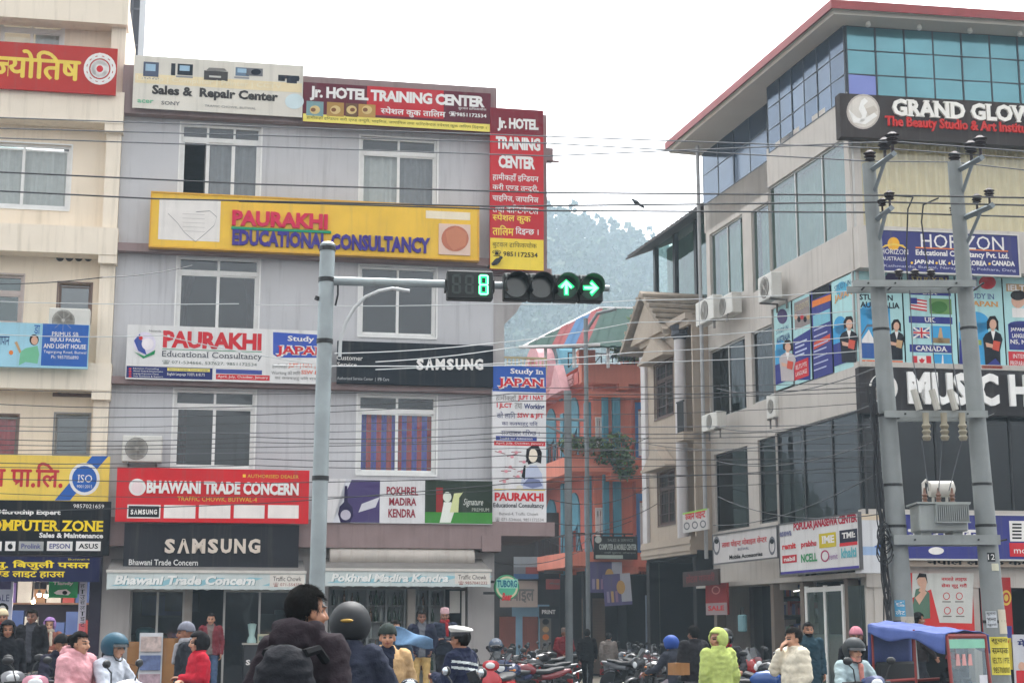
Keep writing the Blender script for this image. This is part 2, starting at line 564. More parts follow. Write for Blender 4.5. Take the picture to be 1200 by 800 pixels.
# the air between
hz = MB(); hz.box(-690, 690, -39, 899, -1, 200)
hm = bpy.data.materials.new('haze'); hm.use_nodes = True
t_ = hm.node_tree; t_.nodes.remove(t_.nodes['Principled BSDF'])
pvn = t_.nodes.new('ShaderNodeVolumePrincipled'); pvn.inputs['Color'].default_value = (.70, .87, 1, 1)
pvn.inputs['Density'].default_value = .0007; pvn.inputs['Anisotropy'].default_value = .1
t_.links.new(pvn.outputs[0], t_.nodes['Material Output'].inputs['Volume'])
tag(hz.build('haze', hm), None, None, kind='stuff')

# ================================================================== building kit
WHITE = M('white_upvc', (230, 229, 226), .45, .06, 5)
CREAM = M('cream_plaster', (234, 219, 198), .85, .07, 1.2, bump=.06, streak=.35, dirt=(150, 136, 112))
CREAM2 = M('cream_plaster_trim', (235, 222, 203), .85, .06, 1.2, bump=.05, streak=.4, dirt=(140, 126, 104))
GREY = M('lilac_grey_plaster', (191, 190, 192), .8, .06, 1, bump=.08, streak=.5, dirt=(120, 117, 122))
MAUVE = M('mauve_band_plaster', (140, 120, 118), .85, .12, 2, bump=.1, streak=.4, dirt=(86, 72, 70))
PILLAR = M('pillar_plaster', (168, 163, 161), .85, .1, 1.5, bump=.05, streak=.4, dirt=(105, 98, 94))
BEIGE = M('beige_stone', (190, 183, 175), .8, .08, 1.5, bump=.06, streak=.4, dirt=(116, 106, 96))
BEIGE_D = M('beige_stone_soffit', (165, 158, 150), .85, .08, 1.5)
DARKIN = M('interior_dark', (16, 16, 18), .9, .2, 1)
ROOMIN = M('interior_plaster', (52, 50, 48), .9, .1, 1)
PANE = GLASS('window_pane', (236, 240, 240), .06, see=.97)
PANE_T = GLASS('tinted_pane', (104, 108, 110), .065)
PANE_D = GLASS('dark_pane', (110, 120, 122), .035, see=.75)
PANE_G = GLASS('greenish_pane', (186, 214, 206), .12)
PANE_S = GLASS('shop_pane', (176, 188, 186), .045)
BLUEG = M('blue_reflective_glass', (38, 64, 92), .12, .25, .8, metal=.55, spec=.8)
TEALG = M('teal_reflective_glass', (88, 138, 148), .12, .18, .8, metal=.5, spec=.8)
VIOLG = M('violet_film_glass', (112, 122, 178), .15, .1, .8, metal=.4)
BLACKM = M('black_metal', (30, 31, 33), .5, .1, 6)
STEEL = M('galvanised_steel', (150, 155, 158), .42, .18, 5, metal=.55, streak=.3, dirt=(110, 110, 105))
ALU = M('aluminium_frame', (176, 174, 170), .4, .08, 6, metal=.4)
CURT_W = M('white_curtain', (196, 196, 192), .9, .08, 8)
CURT_G = M('grey_net_curtain', (128, 128, 130), .9, .1, 8)
CURT_P = M('pink_curtain', (176, 148, 158), .9, .1, 8)
CURT_R = M('maroon_curtain', (176, 50, 52), .9, .15, 8)
CURT_B = M('blue_curtain', (74, 76, 170), .9, .15, 8)
CURT_C = M('cream_curtain', (226, 212, 176), .9, .08, 3)
CURT_M = M('mint_curtain', (150, 168, 156), .9, .1, 3)

def wall(mb, s0, s1, z0, z1, holes, y=0, t=.2, mi=0):
    """front skin with real openings (s0,s1,z0,z1) and their reveals"""
    xs = sorted({s0, s1, *[min(max(h[0], s0), s1) for h in holes], *[min(max(h[1], s0), s1) for h in holes]})
    zs = sorted({z0, z1, *[min(max(h[2], z0), z1) for h in holes], *[min(max(h[3], z0), z1) for h in holes]})
    for i in range(len(xs) - 1):
        for j in range(len(zs) - 1):
            cx, cz = (xs[i] + xs[i + 1]) / 2, (zs[j] + zs[j + 1]) / 2
            if any(h[0] < cx < h[1] and h[2] < cz < h[3] for h in holes): continue
            mb.quad((xs[i], y, zs[j]), (xs[i + 1], y, zs[j]), (xs[i + 1], y, zs[j + 1]), (xs[i], y, zs[j + 1]), mi)
            mb.quad((xs[i + 1], y + t, zs[j]), (xs[i], y + t, zs[j]), (xs[i], y + t, zs[j + 1]), (xs[i + 1], y + t, zs[j + 1]), mi)
    for a, b, c, d in holes:
        mb.quad((a, y, c), (a, y + t, c), (a, y + t, d), (a, y, d), mi); mb.quad((b, y + t, c), (b, y, c), (b, y, d), (b, y + t, d), mi)
        mb.quad((a, y, c), (b, y, c), (b, y + t, c), (a, y + t, c), mi); mb.quad((a, y + t, d), (b, y + t, d), (b, y, d), (a, y, d), mi)

def folds(mb, x0, x1, z0, z1, y, amp=.03, n=None, mi=None, gather=0):
    """a hanging curtain with folds; gather pulls its foot to one side"""
    n = n or max(8, int((x1 - x0) / .05)); rows = 5 if gather else 1
    vs = []
    for j in range(rows + 1):
        v = j / rows
        for i in range(n + 1):
            u = i / n
            w = (x1 - x0); x = x0 + w * u
            if gather > 0: x = x0 + w * u * (1 - gather * math.sin(v * math.pi * .75))
            if gather < 0: x = x1 - w * (1 - u) * (1 + gather * math.sin(v * math.pi * .75))
            vs.append((x, y + amp * math.sin(u * n * 1.25 + .4 * math.sin(u * 9)), z1 + (z0 - z1) * v))
    for j in range(rows):
        for i in range(n):
            a = j * (n + 1) + i
            mb.add([vs[a], vs[a + 1], vs[a + n + 2], vs[a + n + 1]], [(3, 2, 1, 0)], mi if isinstance(mi, int) else (mi(i) if mi else 0))

def window(parent, hole, t=.2, cols=2, transom=.2, fr=.06, frame=WHITE, pane=PANE, curtains=(), y=0, lab=None, name='window', bars=None, open_left=False):
    """hole in local metres -> frame part with pane and curtain sub-parts"""
    a, b, c, d = hole
    f = MB(); yf = y + .07
    f.box(a, a + fr, yf, yf + .07, c, d); f.box(b - fr, b, yf, yf + .07, c, d)
    f.box(a + fr, b - fr, yf, yf + .07, c, c + fr); f.box(a + fr, b - fr, yf, yf + .07, d - fr, d)
    tz = d - (d - c) * transom if transom else d - fr
    if transom: f.box(a + fr, b - fr, yf + .003, yf + .066, tz - fr * .9, tz + fr * .9)
    for k in range(1, cols):
        x = a + (b - a) * k / cols
        f.box(x - fr * .45, x + fr * .45, yf + .005, yf + .06, c + fr, d - fr)
    # sliding sashes stand a little behind
    for k in range(cols):
        x0 = a + fr + (b - a - 2 * fr) * k / cols; x1 = a + fr + (b - a - 2 * fr) * (k + 1) / cols
        e = fr * .6; o = .012 + .02 * (k % 2)
        z0, z1 = c + fr, tz - fr * .9
        f.box(x0, x0 + e, yf + o, yf + o + .02, z0, z1); f.box(x1 - e, x1, yf + o, yf + o + .02, z0, z1)
        f.box(x0, x1, yf + o, yf + o + .018, z0, z0 + e); f.box(x0, x1, yf + o, yf + o + .018, z1 - e, z1)
    # an outside sill and thin surround, proud of the plaster
    f.box(a - .03, b + .03, y - .025, y + .069, c - .05, c)
    f.box(a - .04, a, y - .012, y + .02, c, d + .04); f.box(b, b + .04, y - .012, y + .02, c, d + .04); f.box(a, b, y - .012, y + .02, d, d + .04)
    fo = f.build(name, frame, parent)
    if lab: fo['label'] = lab
    p = MB()
    if open_left:
        x = a + (b - a) / cols; p.quad((a + fr, yf + .045, tz), (x, yf + .045, tz), (x, yf + .045, d - fr), (a + fr, yf + .045, d - fr)); p.quad((x, yf + .045, c + fr), (b - fr, yf + .045, c + fr), (b - fr, yf + .045, d - fr), (x, yf + .045, d - fr))
    else: p.quad((a + fr, yf + .045, c + fr), (b - fr, yf + .045, c + fr), (b - fr, yf + .045, d - fr), (a + fr, yf + .045, d - fr))
    p.build('pane', pane, fo)
    for cu in curtains:
        x0f, x1f, mat, kw = cu
        m = MB(); folds(m, a + (b - a) * x0f, a + (b - a) * x1f, c + .03, tz - .03, y + .2, **kw); m.build('curtain', mat, fo)
    if bars:
        m = MB(); n = int((b - a) / .13)
        for k in range(1, n): m.tube([(a + (b - a) * k / n, y + .03, c), (a + (b - a) * k / n, y + .03, d)], .009, 5)
        for k in range(1, 5): m.tube([(a, y + .028, c + (d - c) * k / 5), (b, y + .028, c + (d - c) * k / 5)], .009, 5)
        m.build('window_bars', bars, fo)
    return fo
def hole(face, x0, x1, y0, y1, off=0):
    xm, ym = (x0 + x1) / 2, (y0 + y1) / 2
    return (face.s_(x0, ym, off), face.s_(x1, ym, off), face.z_(xm, y1, off), face.z_(xm, y0, off))

def ac_unit(face, box, off, label, group='outdoor air conditioner units', vertical=False):
    """split air conditioner's outdoor unit on two brackets"""
    a, b, c, d = hole(face, *box, off)
    w_, h_ = b - a, d - c
    r = thing('air_conditioner', label, 'air conditioner', face.pt(a, off, c), face.a, group)
    m = MB(); m.bevbox(0, w_, 0, .3, 0, h_, .02); m.build('casing', M('ac_casing', (205, 203, 196), .5, .08, 4, streak=.3, dirt=(150, 140, 125)), r)
    cx = w_ * .36 if not vertical else w_ * .5; rr = min(h_ * .42, w_ * .33)
    m = MB(); m.lathe([(rr, -.012), (rr, -.004)], (cx, 0, h_ * .5), 'y', 24); m.build('fan_grille', M('ac_grille_dark', (92, 90, 86), .6, .1, 5), r)
    m = MB()
    for k in range(5):
        q = rr * (k + 1) / 5.2; m.lathe([(q, -.018), (q, -.014), (q - .008, -.014), (q - .008, -.018)], (cx, 0, h_ * .5), 'y', 20)
    for k in range(8):
        an = k * math.pi / 4; m.tube([(cx, -.02, h_ * .5), (cx + rr * math.cos(an), -.02, h_ * .5 + rr * math.sin(an))], .006, 4)
    m.lathe([(rr * .16, -.026), (rr * .16, -.02)], (cx, 0, h_ * .5), 'y', 12)
    m.build('guard', M('ac_guard', (176, 172, 164), .5, .05, 5), r)
    m = MB()
    for x in (w_ * .15, w_ * .85):
        m.box(x - .02, x + .02, -.02, off - .01, -.04, 0); m.box(x - .02, x + .02, off - .05, off - .012, -.25, -.04)
    m.build('bracket', M('ac_bracket', (110, 105, 100), .7), r)
    return r

# ================================================================== GREY BUILDING (middle-left)
def zG(y, off=0): return G.z_(137, y, off)
Z = {'par': zG(80), 'b1t': zG(124), 'b1b': zG(136), 'b2t': zG(287), 'b2b': zG(296.5), 'b3t': zG(442.5), 'b3b': zG(451), 'b4t': zG(607), 'b4b': zG(627)}
GW = G.s_(578, 500)                     # facade width
grey = thing('grey_building', 'lilac grey four storey commercial building with mauve bands, covered in signboards', 'building', G.pt(0, 0, 0), G.a)
holes = []
gw = {}
for key, b in {'top_l': (211, 305, 147, 232), 'top_r': (422, 512, 162, 248), 'mid_l': (207, 303, 302, 388), 'mid_r': (421, 511, 313, 394),
          'low_l': (203, 298, 457, 549), 'low_r': (419, 511, 463, 555)}.items():
    gw[key] = hole(G, *b); holes.append(gw[key])
m = MB(); wall(m, 0, GW, Z['b4b'], Z['b1t'], holes, 0, .22)
D = 9.0
m.quad((0, D, 0), (0, 0, 0), (0, 0, Z['b1t']), (0, D, Z['b1t'])); m.quad((GW, 0, Z['b4b']), (GW, D, Z['b4b']), (GW, D, Z['b1t']), (GW, 0, Z['b1t']))
m.quad((GW, D, 0), (0, D, 0), (0, D, Z['b1t']), (GW, D, Z['b1t']))
m.build('wall', GREY, grey)
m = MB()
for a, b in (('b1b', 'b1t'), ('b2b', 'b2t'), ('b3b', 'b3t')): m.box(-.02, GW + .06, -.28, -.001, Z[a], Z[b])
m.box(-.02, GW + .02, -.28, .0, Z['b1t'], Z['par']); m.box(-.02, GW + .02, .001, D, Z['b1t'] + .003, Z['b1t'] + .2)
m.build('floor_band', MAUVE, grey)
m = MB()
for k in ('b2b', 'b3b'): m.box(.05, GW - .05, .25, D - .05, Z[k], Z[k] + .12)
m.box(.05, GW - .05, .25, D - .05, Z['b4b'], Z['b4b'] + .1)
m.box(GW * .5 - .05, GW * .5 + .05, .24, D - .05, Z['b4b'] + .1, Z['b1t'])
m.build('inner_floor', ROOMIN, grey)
# canopy band over the shops, running on past the corner
s4 = G.s_(645, 617)
m = MB(); m.box(-.05, GW - .2, -.5, .02, zG(640), Z['b4t']); m.box(GW - .2, s4, -.5, 3.5, zG(624), Z['b4t'])
m.box(GW - .35, GW + .1, -.55, .3, zG(643), zG(624)); m.build('canopy_band', MAUVE, grey)
# corner bay: a thin fin above, open terrace in the middle, closed floor below
sf = G.s_(641, 220)
m = MB(); m.box(GW, sf, .02, .35, G.z_(578, 320), G.z_(578, 131)); m.box(sf, sf + .18, .1, .3, G.z_(640, 187), G.z_(640, 172)); m.tube([(sf, .2, G.z_(640, 186)), (sf + .35, .2, G.z_(640, 186))], .03)
m.box(GW - .05, G.s_(646, 318), -.05, 1.6, G.z_(610, 324), G.z_(610, 314))
m.build('corner_fin', MAUVE, grey)
m = MB(); m.box(GW, G.s_(591, 400), .0, .5, G.z_(585, 617), G.z_(585, 324))
m.prism([(G.s_(591, 360), G.z_(591, 380)), (G.s_(591, 360), G.z_(591, 324)), (G.s_(630, 340), G.z_(630, 324)), (G.s_(606, 360), G.z_(606, 365))], .1, .45)
m.box(G.s_(591, 500), G.s_(634, 500), .15, 3, Z['b4t'], G.z_(610, 432)); m.build('corner_pier', PILLAR, grey)
m = MB(); a, b = G.s_(580, 422), G.s_(650, 422); z0, z1 = G.z_(610, 431), G.z_(610, 412)
for k in range(16): m.box(a + (b - a) * k / 15 - .012, a + (b - a) * k / 15 + .012, 1.0, 1.03, z0, z1)
m.box(a, b, .985, 1.045, z1, z1 + .05); m.box(a, b, .985, 1.045, z0 + .03, z0 + .07); m.build('terrace_railing', M('yellowed_railing', (176, 164, 130), .7), grey)
# ground floor: pillars, soffit, shop interiors
def gx(px, off=0): return G.s_(px, 738, off)
for a, b in ((117, 151), (346, 384), (548, 579)):
    m = MB(); m.box(gx(a), gx(b), -.02, .5, 0, zG(627) - .002); m.build('pillar', PILLAR, grey)
for a, b in ((215, 224), (478, 487)):
    m = MB(); m.box(gx(a), gx(b), .1, .3, .25, zG(672)); m.build('shop_post', M('shop_post_paint', (168, 160, 152), .8, .1, 3, streak=.3), grey)
m = MB(); m.box(gx(151), gx(346), 0, 4, .14, .27); m.box(gx(384), gx(548), 0, 4, .14, .27)
m.build('shop_floor', M('shop_floor_tile', (130, 124, 118), .6), grey)
m = MB(); m.quad((gx(120), 4, .2), (gx(575), 4, .2), (gx(575), 4, 4), (gx(120), 4, 4)); m.box(gx(346) + .05, gx(384) - .05, .5, 4, .2, 3.9)
m.quad((GW, .5, 0), (GW, D, 0), (GW, D, 3.9), (GW, .5, 3.9))
m.build('shop_back_wall', M('shop_back_paint', (54, 57, 62), .9, .15, 1), grey)
m = MB(); m.quad((0, 0, zG(627)), (0, D, zG(627)), (GW, D, zG(627)), (GW, 0, zG(627))); m.box(gx(151), gx(346), .05, .2, zG(690), zG(627)); m.box(gx(384), gx(548), .05, .2, zG(688), zG(627))
m.build('shop_ceiling', M('shop_ceiling_paint', (110, 106, 102), .9), grey)
# rolling shutter housing over the right shop
m = MB(); m.lathe([(.26, G.s_(386, 652, .35)), (.28, G.s_(388, 652, .35)), (.28, G.s_(552, 652, .35)), (.26, G.s_(555, 652, .35))], (0, -.26, G.z_(470, 653, .3)), 'x', 18)
for q in range(11):
    x = G.s_(395 + q * 15, 652, .35); m.lathe([(.284, x), (.284, x + .03)], (0, -.26, G.z_(470, 653, .3)), 'x', 18)
m.build('shutter_housing', M('shutter_steel', (176, 168, 160), .5, .12, 3, metal=.3, streak=.5, dirt=(120, 100, 84)), grey, smooth=True)
# shop glass and doors
def shop_glass(par, s0, s1, z0, z1, y, cols, frame=ALU, pane=PANE_S):
    f = MB(); fr = .05
    for k in range(cols + 1):
        x = s0 + (s1 - s0) * k / cols; f.box(x - fr / 2, x + fr / 2, y, y + .06, z0, z1)
    for z in (z0, z1 - fr): f.box(s0, s1, y + .003, y + .057, z, z + fr)
    fo = f.build('shopfront', frame, par)
    p = MB(); p.quad((s0, y + .03, z0), (s1, y + .03, z0), (s1, y + .03, z1), (s0, y + .03, z1)); p.build('pane', pane, fo); return fo
shop_glass(grey, gx(152), gx(214), .27, zG(690), .15, 2); shop_glass(grey, gx(262), gx(345), .27, zG(690), .15, 2)
# door leaf by the right pillar
m = MB(); m.box(gx(527), gx(539), .02, .06, zG(717), zG(690)); m.box(gx(541), gx(545), .0, .06, .27, zG(690)); m.build('shop_door', M('white_door', (190, 186, 180), .6, .05), grey)
# windows with their curtains
plain = dict(amp=.035)
stripe_r = lambda i: 0 if (i // 3) % 2 else 1
window(grey, gw['top_l'], cols=3, pane=PANE, curtains=[(.3, .96, CURT_G, plain)], lab='window with one sash slid open', open_left=True)
window(grey, gw['top_r'], cols=2, curtains=[(.05, .5, CURT_W, plain), (.5, .95, CURT_G, plain)])
window(grey, gw['mid_l'], cols=2, pane=PANE_T, curtains=[(.04, .24, CURT_P, dict(amp=.04, gather=.55)), (.8, .97, CURT_P, dict(amp=.04, gather=-.4))], lab='window with pale pink curtains tied back')
window(grey, gw['mid_r'], cols=2, pane=PANE_T)
window(grey, gw['low_l'], cols=2, pane=PANE_T, curtains=[(.03, .16, CURT_R, plain)])
lo = window(grey, gw['low_r'], cols=2, curtains=[], lab='window with red and blue striped curtain')
a, b, c, d = gw['low_r']; m = MB(); folds(m, a + .1, a + (b - a) * .96, c + .03, d - (d - c) * .2, .2, .03, 42, stripe_r); m.build('curtain', [CURT_R, CURT_B], lo)
# ================================================================== CREAM BUILDING (left edge)
def zC(px, y): return C.z_(px, y)
CL = C.s_(-40, 300); CR = C.s_(137, 300)
cream = thing('cream_building', 'cream plastered building with deep projecting floor beams beside the lilac building', 'building', C.pt(0, 0, 0), C.a)
ch = {}
RW = .55                                     # recess of the wall behind the beams
for k, b in {'top': (0, 74, 20, 56), 'cur': (-30, 82, 168, 243), 'door2': (-8, 26, 322, 380), 'ac': (68, 106, 332, 378), 'door1': (-20, 20, 486, 535), 'blank': (64, 104, 485, 533)}.items():
    ch[k] = hole(C, *b, -RW)
m = MB(); wall(m, CL - 3, CR - .3, 3.6, 18.2, list(ch.values()), RW, .22)
m.quad((CR - .3, RW, 0), (CR - .3, 8, 0), (CR - .3, 8, 18.2), (CR - .3, RW, 18.2)); m.quad((CL - 3, RW, 18.2), (CR - .3, RW, 18.2), (CR - .3, 8, 18.2), (CL - 3, 8, 18.2))
m.build('wall', CREAM, cream)
m = MB()
for y0, y1 in ((-40, 24), (104, 141), (264, 296), (424, 456)):
    z1, z0 = C.z_(70, y0), C.z_(70, y1); m.box(CL - 3, CR, 0, RW - .001, z0, z1)
m.build('floor_beam', CREAM2, cream)
a, b = C.s_(118, 300, -.2), CR - .04
for y0, y1 in ((24, 104), (141, 264), (296, 424), (456, 590)):
    m = MB(); m.box(a, b, .2, RW - .002, C.z_(127, y1), C.z_(127, y0))
    if y0 > 24: m.box(a - .04, CR, .02, RW, C.z_(127, y0 + 12), C.z_(127, y0))
    m.build('pier', CREAM2, cream)
for k, kw in {'top': dict(cols=2, transom=.4, curtains=[(.55, .98, CURT_W, plain)]), 'cur': dict(cols=2, transom=0, curtains=[(.02, .98, CURT_W, plain)]),
              'door2': dict(cols=1, transom=.35, pane=PANE_T, frame=M('pinkish_frame', (190, 176, 170), .6)), 'ac': dict(cols=1, transom=0, pane=PANE_G, frame=M('brown_frame', (120, 100, 92), .6), fr=.035),
              'door1': dict(cols=1, transom=0, pane=PANE, curtains=[(.1, .9, CURT_R, plain)], frame=M('brown_frame', (120, 100, 92), .6), fr=.035), 'blank': dict(cols=1, transom=0, pane=PANE_G, frame=M('grey_frame', (140, 138, 136), .6), fr=.03)}.items():
    window(cream, ch[k], y=RW, **kw)
VENT = M('vent_shadow', (52, 46, 44), .9)
for i in range(4):
    u, z = C.uv(70.5 + 11 * i, 302, -RW); m = MB(); m.lathe([(.09, -.004), (.09, .0)], (u, RW - .004, z), 'y', 16); m.build('vent_hole', VENT, cream)
a, b, c, d = hole(C, 62, 110, 450, 465, -RW); m = MB(); m.box(a, b, RW - .012, RW - .002, c, d); m.build('vent_panel', M('vent_panel_brown', (112, 92, 84), .9), cream)
for i in range(4):
    u, z = C.uv(69.5 + 11 * i, 457, -RW); m = MB(); m.lathe([(.085, -.016), (.085, -.012)], (u, RW, z), 'y', 16); m.build('vent_hole', VENT, cream)
# shop at street level
m = MB(); zc = C.z_(60, 590); m.quad((CL - 3, 4, 0), (CR, 4, 0), (CR, 4, zc), (CL - 3, 4, zc)); m.box(CL - 3, CR - .02, .1, 4, zc, zc + .2); m.box(CR - .28, CR - .02, .3, 4, 0, zc)
m.box(CL - 3, CR, .1, 4, .14, .25); m.build('shop_interior', M('shop_interior_paint', (50, 42, 60), .9, .2, 1), cream)
m = MB()
for i in range(3): m.box(C.s_(-20, 740), C.s_(106, 740), 2.6, 3.0, .7 + i * .75, .74 + i * .75)
m.box(C.s_(0, 740), C.s_(78, 740), 1.1, 1.5, .25, 1.15); m.build('shop_counter', M('shelf_wood', (112, 84, 68), .7), cream)
m = MB(); rnd = random.Random(3)
SHOPCOL = [M('stock_purple', (92, 72, 132), .6), M('stock_white', (186, 186, 182), .6), M('stock_red', (150, 50, 48), .6), M('stock_blue', (56, 82, 140), .6), M('stock_brown', (140, 106, 76), .7)]
for i in range(3):
    x = C.s_(-20, 740)
    while x < C.s_(100, 740):
        w_ = rnd.uniform(.12, .4); m.box(x, x + w_ * .9, 2.62, 2.9, .741 + i * .75, .741 + i * .75 + rnd.uniform(.18, .6), rnd.randrange(5)); x += w_
m.build('shelf_stock', SHOPCOL, cream)
# lamps of the shop (lit in the photo)
for i, (px, py) in enumerate(((46, 696), (54, 697), (39, 704))):
    p = C.pt(C.s_(px, py, -1), -1.0, C.z_(px, py, -1)); r = thing('hanging_lamp', ['small lit lamp hanging beside another, away from the green shop panel', 'small lit lamp hanging against the green shop panel', 'small lit warm yellow lamp hanging lowest of the three'][i], 'lamp', p, 0, 'lit lamps in the left shop')
    m = MB(); m.ell((0, 0, 0), (.05, .05, .06)); m.build('bulb', M('lit_bulb_%d' % i, [(255, 225, 215), (255, 235, 190), (255, 225, 160)][i], .5, 0, emit=3), r)
    pl = bpy.data.lights.new('lamp_light', 'POINT'); pl.energy = 14; pl.color = (1, .85, .72); pl.shadow_soft_size = .06; po = bpy.data.objects.new('lamp_light', pl); COL.objects.link(po); po.parent = r; po.location = (0, -.12, -.1)
    m = MB(); m.tube([(0, 0, .05), (0, 0, zc - p.z)], .008, 5); m.lathe([(.03, .05), (.05, .02), (.02, .1)], n=10); m.build('cord', BLACKM, r)

# dark panelled block rising behind, between the two
u0, u1 = G.s_(143, 30, -9.2), G.s_(163, 30, -9.2)
pb = thing('panelled_tower', 'narrow dark panelled tower rising behind the cream building', 'building', G.pt(u0 - 1.5, -9.2, 0), G.a)
m = MB(); m.box(0, u1 - u0 + 1.5, 0, 3, 0, G.z_(150, -60, -9.2)); m.build('wall', M('dark_cladding', (52, 54, 62), .5, .15, 1), pb)
m = MB()
for k in range(10):
    z = 12 + k * 1.15; m.box(.01, u1 - u0 + 1.49, -.03, -.002, z, z + .06)
m.box(1.5 + (u1 - u0) * .5, 1.56 + (u1 - u0) * .5, -.03, -.002, 1, 24); m.build('cladding_joint', M('joint_grey', (88, 90, 98), .6), pb)

# ================================================================== CORNER BUILDING (right)
def zR(y): return RF.z_(1000 if y < 400 else 1006, y)
LV = dict(rt=zR(2), rb=zR(10), cb=zR(25), g_t=zR(31), g_b=zR(113), c_t=zR(158), c_b=zR(268), p_t=zR(317), p_b=zR(428), d_t=zR(479), d_b=zR(602), s_b=zR(664))
FW = 13.0
corner = thing('corner_building', 'four storey glass fronted corner building with sweeping red roof edge', 'building', RF.pt(0, 0, 0), RF.a)
side = thing  # (alias kept short)
# --- both faces hang on one Empty; the street side needs its own turned frame
def on_side(u, off, z):
    """point of the street side in the corner building's local frame"""
    p = RS.pt(u, off, z) - RF.pt(0, 0, 0)
    c, s = math.cos(-RF.a), math.sin(-RF.a)
    return (p.x * c - p.y * s, p.x * s + p.y * c, p.z + 0)
class SideMB(MB):
    """collects in the street side's coordinates (x along, -y outwards), stored in the building's frame"""
    def add(s, vs, fs, mi=0):
        return MB.add(s, [on_side(v[0], -v[1], v[2]) for v in vs], fs, mi)
def zlev(k): return LV[k]
# masonry bands on the front
m = MB()
for a, b in (('c_b', 'p_t'),): m.box(0.02, FW, -.35, .25, LV[b], LV[a])
m.box(-.02, FW, 0, .3, LV['c_t'], LV['g_b']); m.box(.0, FW, 0, .25, LV['p_b'] - .02, LV['p_b'] + .1); m.box(0, FW, 0, .3, LV['d_b'], LV['d_b'] + .12)
m.box(.0, FW, -.05, .3, LV['s_b'] - .45, LV['d_b'])
m.box(0, .3, 0, .3, LV['c_b'], LV['c_t']); m.box(0, .3, 0.02, .3, 0, LV['s_b'])
m.box(RF.s_(1140, 738), RF.s_(1149, 738), -.02, .3, 0, LV['s_b'] - .45); m.box(RF.s_(1026, 738), RF.s_(1044, 738), -.02, .25, 0, LV['s_b'] - .45)
m.build('band', BEIGE, corner)
# street side masonry
m = SideMB()
bay = RS.s_(905, 400)                     # from here to the corner the bay stands out
BO, RB = 0, .5              # the bay is flush with the corner, the rest stands back
hs_ = {}
for k, b in {'c1': (832, 871, 262, 352), 'c2': (881, 904, 240, 338), 'p1': (832, 874, 402, 486), 'p2': (881, 906, 384, 470), 'd1': (838, 877, 527, 620), 'd2': (889, 912, 512, 612)}.items():
    hs_[k] = hole(RS, *b, -RB)
L1 = RS.s_(830, 400, -RB)
ZW = RS.z_(826, 240, -RB) + .02
wall(m, L1, bay + .05, LV['s_b'] - .2, ZW, list(hs_.values()), RB, .2)
m.quad((bay, RB, LV['s_b'] - .4), (bay, 0, LV['s_b'] - .4), (bay, 0, LV['g_b']), (bay, RB, LV['g_b']))
m.box(bay, RL + .02, -BO, .2, LV['p_t'], LV['c_b']); m.box(bay, RL, -BO, .2, LV['d_t'], LV['p_b']); m.box(bay, RL, -BO, .2, LV['c_t'], LV['g_b'] + .1)
m.box(bay, RL, -BO, .2, LV['d_b'] - .2, LV['d_b'])
m.box(L1, RL, -.05, RB + .3, LV['s_b'] - .22, LV['s_b'] - .1)
m.quad((L1, 10, 0), (L1, RB, 0), (L1, RB, ZW), (L1, 10, ZW))
m.build('side_wall', BEIGE, corner)
for px in (838, 905, 940, 992): u = max(RS.s_(px, 738), L1 + .15); m = SideMB(); m.box(u - .1, u + .1, .02, .3, 0, LV['s_b'] - .221); m.build('pillar', M('grimy_pillar', (120, 108, 98), .85, .15, 2, streak=.5), corner)
# glazing of the street side bay and windows
def side_window(hole_, cols, pane, frame, cur=None, y=0, kw=None):
    a, b, c, d = hole_
    f = SideMB(); fr = .05
    for k in range(cols + 1):
        x = a + (b - a) * k / cols; f.box(x - fr / 2, x + fr / 2, y + .06, y + .12, c, d)
    f.box(a, b, y + .063, y + .117, c, c + fr); f.box(a, b, y + .063, y + .117, d - fr, d)
    fo = f.build('window', frame, corner)
    p = SideMB(); p.quad((a, y + .09, c), (b, y + .09, c), (b, y + .09, d), (a, y + .09, d)); p.build('pane', pane, fo)
    if cur:
        q = SideMB(); folds(q, a + .03, b - .03, c + .05, d - .05, y + .3, **(kw or plain)); q.build('curtain', cur, fo)
    return fo
side_window(hs_['c1'], 2, PANE_G, ALU, CURT_M, y=RB); side_window(hs_['c2'], 1, PANE_G, ALU, CURT_M, y=RB)
side_window(hs_['p1'], 2, PANE_D, ALU, CURT_M, y=RB); side_window(hs_['p2'], 1, PANE_D, ALU, CURT_M, y=RB)
side_window(hs_['d1'], 1, PANE_D, BLACKM, None, y=RB); side_window(hs_['d2'], 1, PANE_D, BLACKM, None, y=RB)
side_window((bay, RL, LV['c_b'], LV['c_t']), 3, PANE_G, ALU, CURT_M, y=-BO)
side_window((bay, RL, LV['d_b'], LV['d_t']), 3, PANE_D, BLACKM, None, y=-BO)
side_window((bay, RL, LV['p_b'], LV['p_t']), 4, PANE_S, ALU, None, y=-BO)
# front glazing
def front_window(a, b, c, d, cols, pane, frame, cur=None, rows=1, y=.02, kw=None):
    f = MB(); fr = .05
    for k in range(cols + 1):
        x = a + (b - a) * k / cols; f.box(x - fr / 2, x + fr / 2, y + .06, y + .12, c, d)
    for k in range(rows + 1):
        z = c + (d - c) * k / rows; f.box(a, b, y + .063, y + .117, max(c, z - fr / 2), min(d, z + fr / 2))
    fo = f.build('window', frame, corner)
    p = MB(); p.quad((a, y + .09, c), (b, y + .09, c), (b, y + .09, d), (a, y + .09, d)); p.build('pane', pane, fo)
    if cur:
        q = MB(); folds(q, a + .03, b - .03, c + .03, d - .03, y + .18, **(kw or plain)); q.build('curtain', cur, fo)
    return fo
front_window(.3, FW, LV['c_b'], LV['c_t'], 5, GLASS('clear_pane', (245, 246, 242), .05, see=1), ALU, CURT_C, kw=dict(amp=.05))
front_window(.02, FW, LV['p_b'] + .1, LV['p_t'], 8, PANE_S, ALU)
